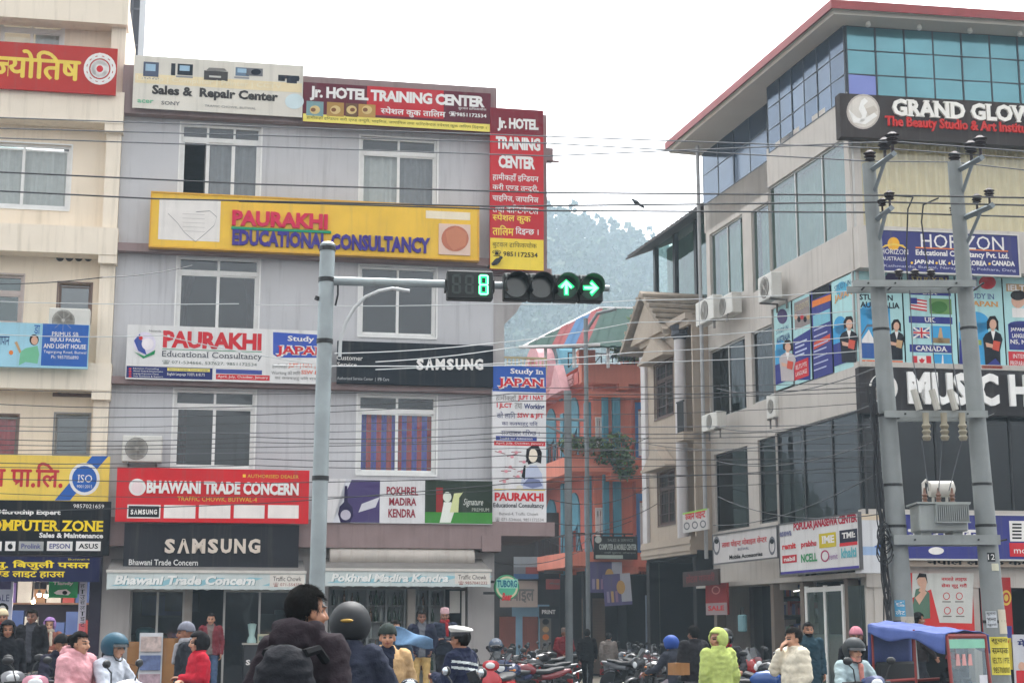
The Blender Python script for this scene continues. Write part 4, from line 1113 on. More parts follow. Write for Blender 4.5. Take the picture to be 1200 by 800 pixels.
# round projecting beer sign
r = thing('round_sign', 'round green and cream beer sign on a bracket at the shop corner', 'sign', G.pt(G.s_(593.5, 688, .9), .9, G.z_(593.5, 688, .9)), G.a, 'shop signs')
q = G.s_(608, 688, .9) - G.s_(593.5, 688, .9)
m = MB(); m.lathe([(q * .97, .07), (q, .06), (q, -.06), (q * .97, -.07)], axis='y', n=32); m.build('sign_box', plate((66, 150, 108)), r)
m = MB(); m.lathe([(q * .88, -.074), (q * .88, -.071)], axis='y', n=32); m.build('face_disc', ink((214, 206, 172)), r)
m = MB(); m.lathe([(q * .72, -.078), (q * .72, -.075)], axis='y', n=32); m.build('face_ring', ink((90, 176, 142)), r)
m = MB(); m.box(-q * .86, q * .86, -.083, -.08, -.02, .19); m.build('name_strip', ink((150, 210, 190)), r)
m = MB(); add_text(m, 'TUBORG', -q * .8, q * .8, .0, .17, -.086, 0, 0, .05); m.build('lettering', ink((40, 110, 130)), r)
m = MB(); add_text(m, 'Beer', -q * .4, q * .4, -.3, -.12, -.086, 0, 0, .05, italic=.2); m.build('lettering', RED, r)
m = MB(); m.box(-q - .25, -q, -.02, .02, .1, .16); m.box(-q - .25, -q + .05, -.02, .02, -.16, -.1); m.build('bracket', BLACKM, r)
ac_unit(C, (57, 105, 361, 391), .28, 'white air conditioner unit on the cream wall above the pale blue board', )
ac_unit(G, (143, 190, 510, 541), .45, 'white air conditioner unit on the lilac grey wall above the bright red board')
# ================================================================== RIGHT SIGNS
s = Sign(RF, (985, 1330, 119, 169), .45, 'shop_sign', 'dark brown beauty studio board with white raised capitals and a round pale emblem', 'sign', plate((92, 82, 80)), .3, group='shop signs')
s.disc(1011.5, 131, 19.5, 20.5, ink((224, 216, 206)), 1); s.disc(1011.5, 131, 19.5, 20.5, ink((196, 186, 176)), 2, ring=.1)
s.poly([(1009, 118), (1013, 115), (1017, 119), (1012, 124), (1016, 132), (1013, 142), (1007, 144), (1010, 136), (1006, 128)], ink((250, 246, 240)), 3); s.poly([(994, 128), (1004, 138), (1012, 140), (1024, 132), (1028, 136), (1014, 146), (1000, 144)], ink((250, 246, 240)), 3); s.poly([(1014, 128), (1024, 124), (1028, 130), (1018, 136)], ink((206, 196, 184)), 4)
s.text('GRAND GLOW', (1045, 1213, 121, 141), ink((246, 242, 234)), 1, depth=.06, bold=.04, serif=.06, tilt=False); s.text('The Beauty Studio & Art Institute', (1037, 1212, 141, 156), ink((214, 58, 54)), 1, depth=.05, bold=.03)
s.done()
s = Sign(RF, (1031, 1193, 273, 320), .5, 'shop_sign', 'dark blue education board with white capitals and an orange rising sun', 'sign', plate((66, 68, 122)), .1, group='shop signs', frame=M('sign_edge_white', (200, 196, 190), .5))
s.text('HORIZON', (1079, 1176, 276, 292), W_, bold=.0); s.rect((1073, 1181, 291.5, 293), ORG, 2); s.text('Educational Consultancy Pvt. Ltd.', (1073, 1182, 294.5, 303), W_, bold=.03)
for i, (a, b, t) in enumerate(((1071, 1094, 'JAPAN'), (1100, 1109, 'UK'), (1115, 1127, 'USA'), (1134, 1156, 'KOREA'), (1162, 1189, 'CANADA'))):
    s.text(t, (a, b, 304.5 + i * .3, 310.5 + i * .3), W_, bold=.04); s.disc(a - 2.6, 308 + i * .3, 1.4, 1.6, YEL, 3, n=8)
s.text('Kathmandu, Butwal, Narayanghat, Pokhara, Dang', (1036, 1190, 312.5, 316.5), ink((196, 196, 214)))
s.disc(1047, 286, 7, 8, ink((240, 180, 60)), 2); s.poly([(1031, 292), (1037, 287), (1047, 285), (1058, 287), (1064, 293), (1056, 289), (1047, 287.5), (1038, 289)], ink((240, 200, 90)), 3); s.rect((1032, 1065, 293, 297), plate((66, 68, 122)), 3)
s.text('HORIZON', (1032, 1064, 292, 298), W_, 4); s.text('AUSTRALIA', (1033, 1063, 301, 305.5), W_, 4); s.done()
# window posters (on the panes of the second floor)
AQ = plate((178, 218, 218)); DEEP = ink((58, 62, 134)); SKY2 = ink((70, 160, 210)); HAIR = ink((46, 38, 36)); SUIT = ink((44, 46, 54)); ORED = ink((206, 86, 66))
def lady(s, cx, top, h, dress, y=4):
    u = h / 10; k = 1 if dress is SUIT else .8
    s.poly([(cx - 1.1 * u, top + 2.9 * u * k), (cx - 1.2 * u, top + 1.2 * u), (cx - .6 * u, top + .1 * u), (cx + .5 * u, top), (cx + 1.15 * u, top + 1.1 * u), (cx + 1.2 * u, top + 3.1 * u * k), (cx + .7 * u, top + 2.7 * u), (cx - .7 * u, top + 2.5 * u)], HAIR, y); s.disc(cx + .05 * u, top + 1.75 * u, .72 * u, 1.05 * u, SKIN, y + 1, n=14); s.rect((cx - .3 * u, cx + .35 * u, top + 2.5 * u, top + 3.3 * u), SKIN, y + 1)
    s.poly([(cx - 1.5 * u, top + 9.9 * u), (cx - 1.7 * u, top + 7 * u), (cx - 2.0 * u, top + 4.6 * u), (cx - 1.5 * u, top + 3.7 * u), (cx - .5 * u, top + 3.1 * u), (cx + .6 * u, top + 3.1 * u), (cx + 1.6 * u, top + 3.7 * u), (cx + 2 * u, top + 4.8 * u), (cx + 1.5 * u, top + 7 * u), (cx + 1.6 * u, top + 9.9 * u)], dress, y + 2); s.poly([(cx - .4 * u, top + 3.1 * u), (cx + .5 * u, top + 3.1 * u), (cx + .1 * u, top + 5 * u)], W_, y + 3)
    s.poly([(cx - 1.5 * u, top + 5.4 * u), (cx + .9 * u, top + 6 * u), (cx + .8 * u, top + 6.7 * u), (cx - 1.3 * u, top + 6.3 * u)], SKIN, y + 4); s.poly([(cx + .1 * u, top + 5.0 * u), (cx + 1.5 * u, top + 5.3 * u), (cx + 1.2 * u, top + 7.2 * u), (cx - .1 * u, top + 6.8 * u)], [TAN, W_, ORED][int(cx) % 3], y + 5)
def usflag(s, b, l=4):
    x0, x1, y0, y1 = b
    for k in range(7): s.poly([(x0, y0 + (y1 - y0) * k / 7), (x1, y0 + 3 + (y1 - y0) * k / 7), (x1, y0 + 3 + (y1 - y0) * (k + 1) / 7), (x0, y0 + (y1 - y0) * (k + 1) / 7)], RED if k % 2 == 0 else W_, l)
    s.rect((x0, x0 + (x1 - x0) * .42, y0, y0 + (y1 - y0) * .55), DEEP, l + 1)
def ukflag(s, b, l=4):
    x0, x1, y0, y1 = b; s.rect(b, DEEP, l); w = (y1 - y0)
    for (p, q) in (((x0, y0), (x1, y1)), ((x0, y1), (x1, y0))): s.poly([(p[0], p[1] - w * .1), (q[0], q[1] - w * .1), (q[0], q[1] + w * .1), (p[0], p[1] + w * .1)], W_, l + 1)
    s.rect((x0, x1, y0 + w * .36, y1 - w * .36), W_, l + 2); s.rect(((x0 + x1) / 2 - w * .16, (x0 + x1) / 2 + w * .16, y0, y1), W_, l + 2); s.rect((x0, x1, y0 + w * .42, y1 - w * .42), RED, l + 3); s.rect(((x0 + x1) / 2 - w * .09, (x0 + x1) / 2 + w * .09, y0, y1), RED, l + 3)
def caflag(s, b, l=4):
    x0, x1, y0, y1 = b; w = x1 - x0; s.rect(b, W_, l); s.rect((x0, x0 + w * .26, y0, y1), RED, l + 1); s.rect((x1 - w * .26, x1, y0, y1), RED, l + 1)
    c, d = (x0 + x1) / 2, (y0 + y1) / 2; r = w * .16; s.poly([(c, d - r), (c + r * .4, d - r * .4), (c + r, d - r * .4), (c + r * .6, d + r * .5), (c, d + r), (c - r * .6, d + r * .5), (c - r, d - r * .4), (c - r * .4, d - r * .4)], RED, l + 2)
PF = -.06
# poster 1: Australia
s = Sign(RF, (1003, 1058, 318, 427), PF + .03, 'window_poster', 'pale blue window poster about study in Australia with a harbour and a standing woman', 'poster', AQ, .01, group='posters on the windows')
s.text('STUDY IN', (1007, 1046, 345, 352), ink((50, 56, 66)), bold=.03); s.text('AUSTRALIA', (1008, 1054, 354, 361), ink((50, 56, 66)), bold=.03); s.disc(1046, 330, 10, 12, PURP, 2, n=14)
s.rect((1009, 1044, 362, 420), SKY2, 1); s.disc(1026, 364, 17, 11, SKY2, 1); s.poly([(1010, 398), (1018, 386), (1024, 398), (1030, 384), (1037, 398), (1037, 402), (1010, 402)], W_, 2); s.rect((1009, 1044, 402, 420), ink((60, 96, 160)), 2)
s.poly([(1009, 392), (1016, 380), (1030, 380), (1044, 392), (1044, 394), (1030, 383), (1016, 383), (1009, 395)], ink((96, 110, 130)), 3); lady(s, 1050, 374, 48, SUIT); s.rect((1009, 1058, 422, 427), ink((220, 120, 80)), 3); s.text('Enquire Now', (1014, 1050, 423, 426), W_, 4); s.done()
s = Sign(RF, (1060, 1120, 320, 430), PF + .03, 'window_poster', 'window poster with American, British and Canadian flag panels on blue bars', 'poster', AQ, .01, group='posters on the windows')
s.rect((1064, 1112, 322, 336), PURP); s.text('STUDY IN', (1068, 1110, 325, 331), ink((214, 190, 110)), serif=.07, bold=.02)
s.rect((1065, 1114, 340, 346), DEEP); s.text('USA', (1080, 1098, 341, 345), W_, serif=.07); usflag(s, (1066, 1086, 349, 362)); s.rect((1089, 1115, 350, 368), ink((110, 150, 90)), 2); s.disc(1100, 360, 10, 7, ink((70, 120, 60)), 3)
s.rect((1065, 1116, 371, 379), DEEP); s.text('UK', (1083, 1096, 372, 377.5), W_, serif=.07, bold=.02); ukflag(s, (1070, 1089, 384, 396)); s.rect((1091, 1115, 382, 402), SKY2, 2); s.poly([(1098, 402), (1101, 384), (1103, 384), (1106, 402)], TAN, 3); s.rect((1093, 1113, 396, 402), ink((150, 130, 96)), 3)
s.rect((1066, 1116, 404, 413), DEEP); s.text('CANADA', (1073, 1110, 405.5, 411.5), W_, serif=.07, bold=.02); caflag(s, (1069, 1091, 417, 428)); s.rect((1094, 1116, 415, 430), SKY2, 2); s.poly([(1103, 430), (1104, 416), (1105, 416), (1106, 430)], W_, 3); s.done()
s = Sign(RF, (1122, 1176, 323, 432), PF + .03, 'window_poster', 'window poster about Japan with orange capitals and a woman in a dark suit', 'poster', AQ, .01, group='posters on the windows')
s.disc(1157, 331, 10, 8, RED, 2); s.rect((1123, 1145, 324, 340), ink((150, 160, 190)), 1); s.text('STUDY IN', (1130, 1165, 344, 350), DEEP, serif=.06); s.text('JAPAN', (1136, 1170, 353, 361), ink((220, 160, 90)), serif=.07, bold=.03)
s.disc(1142, 378, 17, 13, SKY2, 2); s.rect((1125, 1159, 378, 432), SKY2, 2); s.rect((1128, 1150, 398, 404), ink((150, 170, 90)), 3); lady(s, 1163, 370, 58, SUIT); s.poly([(1124, 432), (1124, 396), (1134, 414), (1144, 432)], DEEP, 4); s.poly([(1150, 432), (1166, 420), (1176, 432)], DEEP, 9); s.rect((1150, 1174, 428.5, 432), ORED, 10); s.done()
s = Sign(RF, (1178, 1330, 327, 438), PF + .03, 'window_poster', 'window poster in blue and red panels about a language test, with a brown heading', 'poster', AQ, .01, group='posters on the windows')
s.rect((1179, 1215, 333, 342), TAN); s.text('IELTS', (1181, 1206, 334, 341), W_, bold=.03); s.disc(1193, 352, 8, 9, SKIN, 2); s.disc(1193, 346, 9, 6, HAIR, 3); s.rect((1186, 1201, 361, 372), W_, 2); s.rect((1182, 1210, 380, 410), DEEP); s.disc(1196, 380, 14, 4, DEEP, 1); s.text('JAPANESE', (1184, 1206, 384, 389), W_, bold=.02); s.text('LANGUAGE', (1186, 1208, 391, 396), W_, bold=.02); s.text('N5, N4', (1184, 1206, 398, 404), W_, bold=.02)
s.rect((1182, 1214, 412, 432), RED, 2); s.text('INTENSIVE', (1187, 1212, 415, 420), W_); s.text('PREPARATION', (1184, 1212, 423, 429), W_); s.done()
# posters on the street side
SPF = -.05
for (x0, x1, dy, lab, kind) in ((908, 928, 1, 'narrow pale blue street side poster about study in America with an arch picture', 0), (930, 950, 1, 'street side poster with crowd picture above blue and red printed panels', 1), (952, 974, 1, 'dark blue street side poster crossed by orange stripes', 2), (976, 1001, 1, 'street side poster about Japan nearest the corner with a blue arch and a woman', 3)):
    xm = (x0 + x1) / 2; y0 = 359 - (xm - 907) * .46 + 3; y1 = 458 - (xm - 907) * .3
    s = Sign(RS, (x0, x1, y0, y1), SPF + .03, 'window_poster', lab, 'poster', AQ if kind != 2 else DEEP and plate((66, 70, 136)), .01, group='posters on the windows')
    h = y1 - y0; w_ = x1 - x0
    def Y(t): return y0 + h * t
    if kind in (0, 3):
        s.disc(xm - 1, Y(.14), w_ * .3, h * .09, PURP if kind == 0 else ink((90, 170, 200)), 2); s.text('STUDY IN' if kind else 'STUDY IN', (x0 + 2, x1 - 4, Y(.06) if kind else Y(.27), Y(.12) if kind else Y(.33)), ink((60, 90, 130))); s.text('AUSTRALIA' if kind == 0 else 'JAPAN', (x0 + 2, x1 - 2, Y(.36) if kind == 0 else Y(.16), Y(.44) if kind == 0 else Y(.25)), ink((60, 90, 130)) if kind == 0 else ink((214, 160, 100)), bold=.03)
        s.disc(x0 + w_ * .36, Y(.52), w_ * .3, h * .1, SKY2, 2); s.rect((x0 + 1, x0 + w_ * .66, Y(.52), Y(.94)), SKY2, 2); s.rect((x0 + 1, x0 + w_ * .66, Y(.7), Y(.94)), DEEP, 3); lady(s, x0 + w_ * .78, Y(.42), h * .5, SUIT if kind else ink((190, 180, 180)))
    elif kind == 1:
        s.rect((x0 + 1, x1 - 1, Y(.04), Y(.36)), ink((150, 140, 138)), 1)
        for k in range(5): s.disc(x0 + 3 + k * 3.6, Y(.24 + .03 * (k % 2)), 2, 3.4, [SKIN, SUIT, RED, SUIT, TAN][k], 3, n=10)
        s.text('STUDENTS', (x0 + 2, x1 - 2, Y(.08), Y(.15)), ink((200, 186, 150))); s.poly([(x0, Y(.5)), (x1, Y(.38)), (x1, Y(.97)), (x0, Y(.97))], DEEP, 2)
        for k in range(4): s.rect((x0 + 2, x1 - 4 - k % 2 * 3, Y(.52 + k * .05), Y(.54 + k * .05)), ink((190, 196, 226)), 3)
        s.rect((x0 + 1, x1 - 2, Y(.74), Y(.95)), RED, 3); s.text('IELTS PTE', (x0 + 3, x1 - 4, Y(.78), Y(.83)), W_, 4); s.text('LANGUAGE', (x0 + 3, x1 - 4, Y(.86), Y(.91)), W_, 4)
    else:
        s.rect((x0, x1, Y(.0), Y(.1)), SUIT, 1); s.poly([(x0, Y(.16)), (x1, Y(.08)), (x1, Y(.15)), (x0, Y(.23))], ORG, 2); s.rect((x0 + 1, x1 - 1, Y(.28), Y(.42)), ink((130, 190, 206)), 2); s.poly([(x0 + 2, Y(.62)), (x1 - 1, Y(.52)), (x1 - 1, Y(.6)), (x0 + 2, Y(.7))], ORED, 2)
        for k in range(7): s.rect((x0 + 2, x1 - 5 + k % 3, Y(.45 + k * .07 + (k > 1) * .03), Y(.465 + k * .07 + (k > 1) * .03)), ink((186, 190, 222)), 3)
    s.done()
s = Sign(RF, (1008, 1330, 434, 487), .35, 'shop_sign', 'dark brown music shop board with big white raised capitals and a round picture emblem', 'sign', plate((74, 70, 72)), .25, group='shop signs')
s.text('MUSIC HUB', (1063, 1253, 438, 476), ink((244, 242, 238)), 1, depth=.08, bold=.07, track=.03); s.disc(1035, 455, 17, 18, ink((230, 226, 220)), 1); s.disc(1030, 452, 9, 12, SUIT, 2); s.poly([(1022, 468), (1030, 440), (1034, 440), (1040, 466), (1034, 470)], ink((130, 124, 120)), 3); s.disc(1043, 447, 4, 5, ink((120, 110, 104)), 3); s.done()
# blue board above the right shops
s = Sign(RF, (1061, 1330, 604, 655), .4, 'shop_sign', 'dark blue bank or service board with white letters behind the transformer', 'sign', plate((64, 66, 132)), .12, group='shop signs', frame=M('sign_edge_white', (200, 196, 190), .5))
s.label_fix = 1
s.root['label'] = 'dark blue shop board with white Devanagari letters behind the transformer'
s.text('नमस्ते मोबाइल', (1064, 1150, 613, 640), W_, bold=.06); s.disc(1097, 645, 9, 4.4, W_, 2); s.text('TMX', (1207, 1240, 612, 634), W_, bold=.06); s.rect((1183, 1206, 610, 634), W_, 2)
for k in range(5): s.rect((1186, 1197, 613 + k * 4, 615 + k * 4), BLK, 3)
s.rect((1183, 1260, 636, 652), RED, 3); s.text('mobile', (1188, 1220, 641, 648), W_, 4); s.done()
s = Sign(RF, (1064, 1330, 653, 664), .3, 'shop_sign', 'beige strip board with dark Devanagari letters under the blue board', 'sign', plate((176, 160, 146)), .1, group='shop signs')
s.text('नेपाल लाइफ केयर सेन्टर', (1086, 1260, 654, 662.5), BLK, bold=.05); s.done()
# street side boards over the shops
s = Sign(RS, (836, 911, 622, 656), .45, 'shop_sign', 'white street side board with pink red letters and black cartoon outlines at its ends', 'sign', plate((212, 208, 206)), .08, group='shop signs', frame=M('sign_edge_dark', (80, 78, 80), .5))
s.root['label'] = 'white street side board with pink red letters and black outlines at its ends'
s.text('लावा पोइन्ट मोबाइल सेन्टर', (846, 899, 630, 639), ink((206, 90, 90)), bold=.04); s.text('BUTWAL', (865, 878, 641, 644), NAVY); s.text('Mobile Accessories', (855, 894, 648, 653), BLK, bold=.03)
for cx in (840, 905): s.disc(cx, 639, 4, 11, ink((110, 110, 116)), 2, ring=.3); s.disc(cx, 634, 2.4, 3, BLK, 3, n=10)
s.done()
s = Sign(RS, (914, 1007, 608, 669), .5, 'shop_sign', 'white service centre board with crimson title and a grid of small company logos', 'sign', plate((220, 218, 216)), .08, group='shop signs', frame=M('sign_edge_dark', (80, 78, 80), .5))
s.text('POPULAR JANASEWA CENTER', (930, 1005, 607, 619), ink((176, 40, 62)), bold=.06, track=-.03); s.rect((914, 1007, 666, 670), ink((80, 70, 150)))
for (x0, x1, y0, y1, c_, t) in ((913, 928, 622, 628, (120, 120, 150), 'esewa'), (916, 933, 636, 643, (214, 60, 60), 'remit'), (938, 957, 633, 642, (200, 60, 70), 'prabhu'), (960, 980, 624, 641, (206, 186, 50), 'IME'), (984, 1005, 620, 635, (60, 60, 80), 'IME'), (917, 934, 650, 659, (196, 50, 60), 'nabil'), (938, 958, 648, 658, (70, 150, 100), 'NCELL'), (961, 980, 644, 658, (150, 100, 160), 'C'), (985, 1004, 641, 653, (110, 180, 190), 'khalti')):
    if t in ('IME',): s.rect((x0, x1, y0, y1), ink(c_), 2); s.text('TMI:' if x0 > 980 else t, (x0 + 3, x1 - 2, y0 + 3, y1 - 5), W_, 3, bold=.04, serif=.05)
    elif t == 'C': s.disc(967, 651, 5, 7, ink((170, 60, 100)), 2, ring=.25); s.text('remit', (972, 982, 648, 655), ink(c_), 3)
    elif t == 'nabil': s.rect((x0, x1, y0, y1), ink(c_), 2); s.text(t, (x0 + 2, x1 - 2, y0 + 2, y1 - 2), W_, 3, bold=.03)
    else: s.text(t, (x0 + 1, x1, y0, y1), ink(c_), 3, bold=.04)
s.rect((984, 1005, 635, 639), RED, 2); s.done()
# glowing white box sign at the corner
s = Sign(RF, (1007, 1037, 602, 671), .75, 'light_box_sign', 'white box sign with a pale blue stripe hanging at the building corner', 'sign', plate((214, 214, 216)), .3)
s.rect((1010, 1036, 640, 650), ink((160, 184, 216)), 1); s.poly([(1024, 640), (1036, 634), (1036, 646)], ink((90, 120, 190)), 2); s.rect((1008, 1037, 601, 609), ink((214, 196, 170)), 1); s.done()
# ground floor posters and shutters
s = Sign(RF, (1069, 1141, 671, 752), .1, 'advertising_panel', 'red and white shop window advert with a praying woman and four small icons', 'poster', plate((206, 58, 56)), .05)
s.poly([(1069, 671), (1141, 671), (1139, 730), (1101, 729), (1091, 690), (1069, 700)], ink((206, 206, 200)), 1); s.text('नमस्ते लाइफ', (1103, 1133, 675, 681), RED, bold=.03); s.text('सेवा सुरु गरौं', (1103, 1133, 683, 689), RED, bold=.03)
for (x, y) in ((1109, 698), (1124, 698), (1110, 715), (1125, 715)): s.disc(x, y, 4, 4.4, RED, 3, ring=.2, n=14); s.rect((x - 5, x + 5, y + 6, y + 7.2), ink((120, 116, 110)), 3)
s.disc(1080, 680, 5.4, 7.4, SKIN, 4); s.poly([(1073, 679), (1077, 671), (1085, 672), (1087, 684), (1084, 676), (1077, 676)], HAIR, 5); s.poly([(1069, 712), (1073, 690), (1080, 688), (1089, 694), (1090, 724), (1069, 726)], ink((90, 120, 100)), 3); s.poly([(1076, 692), (1082, 680), (1086, 681), (1083, 696)], SKIN, 6); s.poly([(1072, 700), (1082, 690), (1086, 694), (1077, 708)], SKIN, 5); s.done()
s = Sign(RF, (1151, 1186, 676, 752), .1, 'advertising_panel', 'red wall panel with a round gold emblem beside the taped utility pole', 'poster', plate((176, 50, 50)), .05)
s.disc(1179, 700, 6, 9, ink((214, 180, 80)), 2, ring=.3); s.disc(1179, 700, 2.5, 4, ink((214, 180, 80)), 3); s.rect((1152, 1186, 733, 752), ink((66, 70, 140))); s.done()
s = Sign(RF, (1158, 1186, 747, 784), .8, 'notice', 'yellow notice board with black print beside the taped utility pole', 'poster', plate((232, 210, 80)), .03)
for k in range(6): s.text(['सूचना', 'भर्ना खुल्यो', 'IELTS PTE', 'कम्प्युटर', '9857036', 'Butwal'][k], (1161, 1183 - k % 3 * 3, 750 + k * 5.5, 754 + k * 5.5), RED if k % 3 == 0 else BLK)
s.done()
s = Sign(RF, (1188, 1230, 743, 800), .9, 'poster', 'white street poster with a small red figure beside the yellow notice', 'poster', plate((206, 206, 212)), .03)
s.disc(1197, 780, 4, 5, SKIN, 3); s.rect((1191, 1203, 785, 800), RED, 2); s.text('मेला', (1192, 1215, 748, 757), NAVY, bold=.05); s.done()
s = Sign(RF, (1037, 1048, 678, 730), .05, 'poster', 'narrow white poster with a bird picture between the corner shops', 'poster', plate((206, 198, 194)), .02)
s.poly([(1037, 694), (1042, 690), (1047, 695), (1046, 700), (1041, 697)], BLK, 2); s.poly([(1043, 697), (1047, 698), (1045, 702)], RED, 3); s.done()
# air conditioners on the street side
for (b, off, lab) in (((888, 904, 322, 352), .5, 'air conditioner unit on the street side at the bay corner, highest of that side'), ((836, 858, 347, 371), -.05, 'air conditioner unit nearer the glass of two beside the gable roof'), ((815, 836, 350, 378), .15, 'air conditioner unit nearer the gable roof of two side by side'), ((898, 908, 462, 490), .1, 'tall air conditioner unit under the street posters'), ((822, 840, 484, 504), .2, 'grey air conditioner unit beside the small balcony')):
    ac_unit(RS, b, off, lab, vertical=True)
# dark louvre strip at the corner above the shops
# ================================================================== BUILDINGS DOWN THE SIDE STREET
def frame_thing(face, name, label, cat='building'): return thing(name, label, cat, face.pt(0, 0, 0), face.a)
SAND = M('sand_plaster', (168, 154, 139), .85, .08, 1.5, bump=.06, streak=.35, dirt=(112, 96, 82))
SAND2 = M('sand_plaster_dim', (150, 118, 96), .85, .1, 1.5)
TRIMW = M('white_column_paint', (196, 192, 192), .7, .08, 2, streak=.3, dirt=(130, 125, 120))
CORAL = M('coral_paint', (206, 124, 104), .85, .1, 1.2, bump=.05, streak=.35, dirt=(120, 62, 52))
CORAL_SHADE = M('coral_paint_shaded', (180, 98, 84), .85, .1, 1.2)  # darker copy of the coral: the walls' shade is put into the colour
TURQ = M('turquoise_paint', (88, 146, 166), .75, .12, 2, streak=.3, dirt=(60, 96, 108))
IRON = M('wrought_iron', (38, 38, 40), .6)
TILE = M('clay_roof_tile', (150, 138, 124), .9, .25, 4, bump=.4)
GRILLE = M('painted_grille', (92, 74, 68), .7)
# --- gabled house next to the corner building
gh = frame_thing(RS, 'gabled_house', 'narrow sand coloured house with pediment roof and white column beside the glass corner building')
u0, u1 = RS.s_(757, 600), L1 - .02
uc0, uc1 = RS.s_(794, 500), RS.s_(804, 500)
zt = RS.z_(800, 378)
w1 = hole(RS, 767, 789, 424, 488); w2 = hole(RS, 771, 791, 552, 614)
m = MB(); wall(m, u0, uc0, 3.9, zt, [w1, w2], 0, .25)
m.quad((uc0, .9, 3.9), (u1, .9, 3.9), (u1, .9, zt), (uc0, .9, zt)); m.quad((uc0, 0, 3.9), (uc0, .9, 3.9), (uc0, .9, zt), (uc0, 0, zt))
m.quad((u0, 8, 0), (u0, 0, 0), (u0, 0, zt), (u0, 8, zt)); m.quad((u0, .0, zt), (u1, .0, zt), (u1, 8, zt), (u0, 8, zt)); m.box(u1 - .1, u1, .0, .9, 3.9, zt)
m.build('wall', SAND, gh)
for w_ in (w1, w2): window(gh, w_, cols=2, transom=.3, t=.25, frame=M('brown_window_frame', (96, 74, 66), .7), pane=PANE_T, bars=GRILLE, fr=.05)
m = MB(); m.tube([((uc0 + uc1) / 2, -.02, 4.3), ((uc0 + uc1) / 2, -.02, RS.z_(797, 397))], .17, 14); m.build('column', TRIMW, gh, smooth=True)
m = MB(); x = (uc0 + uc1) / 2; m.lathe([(.18, RS.z_(797, 398)), (.26, RS.z_(797, 393)), (.24, RS.z_(797, 388)), (.3, RS.z_(797, 382))], (x, -.02, 0), n=14); m.build('capital', M('dark_capital', (64, 66, 74), .6), gh)
m = MB(); m.box(u0 - .05, u0 + .35, -.1, -.002, 3.9, RS.z_(760, 416)); m.build('pilaster', TRIMW, gh)
for w_, wt in ((w1, 397), (w2, 524)):
    a, b, c, d = w_; m = MB(); h = RS.z_(776, wt) - d
    m.prism([(a - .3, d + .12), (b + .3, d + .12), ((a + b) / 2, d + h)], -.4, -.03); m.box(a - .35, b + .35, -.45, -.03, d + .04, d + .118); m.build('window_hood', SAND, gh)
m = MB(); pk = RS.uv(764, 346); el = RS.uv(744.5, 390, .5); er = RS.uv(790, 366, .5)
pw = 1.9
cx = pk[0]; zb = RS.z_(766, 387, .5)
m.prism([(cx - pw + .4, zb), (cx + pw - .4, zb), (cx, pk[1] - .25)], -.25, .2); m.build('pediment', SAND, gh)
m = MB()
for sgn in (-1, 1):
    a = (cx + sgn * (pw + .2), zb - .05); b = (cx, pk[1] + .12)
    m.add([(a[0], -.42, a[1]), (b[0], -.42, b[1]), (b[0], 3, b[1]), (a[0], 3, a[1]), (a[0], -.42, a[1] - .16), (b[0], -.42, b[1] - .18), (b[0], 3, b[1] - .18), (a[0], 3, a[1] - .16)],
          [(0, 1, 2, 3), (7, 6, 5, 4), (0, 4, 5, 1), (2, 6, 7, 3), (0, 3, 7, 4)])
for k in range(1, 7):
    for sgn in (-1, 1):
        t = k / 7; x = cx + sgn * (pw + .2) * (1 - t); z = zb + (pk[1] + .12 - zb) * t; m.box(x - .05, x + .05, -.44, 3, z - .02, z + .07)
m.build('roof', TILE, gh)
m = MB(); m.box(u0 - .05, u1, -.22, .02, zt - .02, zt + .16); m.box(u0 - .02, u1, -.12, .02, zt - .2, zt - .021); m.build('cornice', SAND, gh)
m = MB(); zb1, zb0 = RS.z_(790, 632), RS.z_(790, 652)
for k in range(5): m.box(u0, u1, -.18 - .03 * (k % 2), .02, zb0 + (zb1 - zb0) * k / 5, zb0 + (zb1 - zb0) * (k + 1) / 5 - .002)
m.build('base_moulding', SAND, gh)
m = MB(); bz = RS.z_(815, 505); m.box(uc1 + .05, u1, -.35, .9, bz - .25, bz); m.build('balcony', SAND, gh)
m = MB()
for k in range(9): x = uc1 + .1 + (u1 - uc1 - .2) * k / 8; m.tube([(x, -.3, bz), (x, -.3, bz + .9)], .018, 5)
m.box(uc1 + .05, u1 - .05, -.33, -.27, bz + .9, bz + .95); m.build('balcony_railing', IRON, gh)
m = MB(); m.quad((u0, 1.8, 0), (u1, 1.8, 0), (u1, 1.8, 3.9), (u0, 1.8, 3.9)); m.box(u0, u1, .0, 8, 3.7, 3.899); m.quad((u0 + .31, .3, 0), (u0 + .31, 1.8, 0), (u0 + .31, 1.8, 3.7), (u0 + .31, .3, 3.7)); m.quad((u1 - .05, 1.8, 0), (u1 - .05, .3, 0), (u1 - .05, .3, 3.7), (u1 - .05, 1.8, 3.7)); m.box(u0, u0 + .3, -.02, .3, 0, 3.7); m.box(u1 - .3, u1 - .05, -.02, .3, 0, 3.7); m.build('shop_recess', DARKIN, gh)
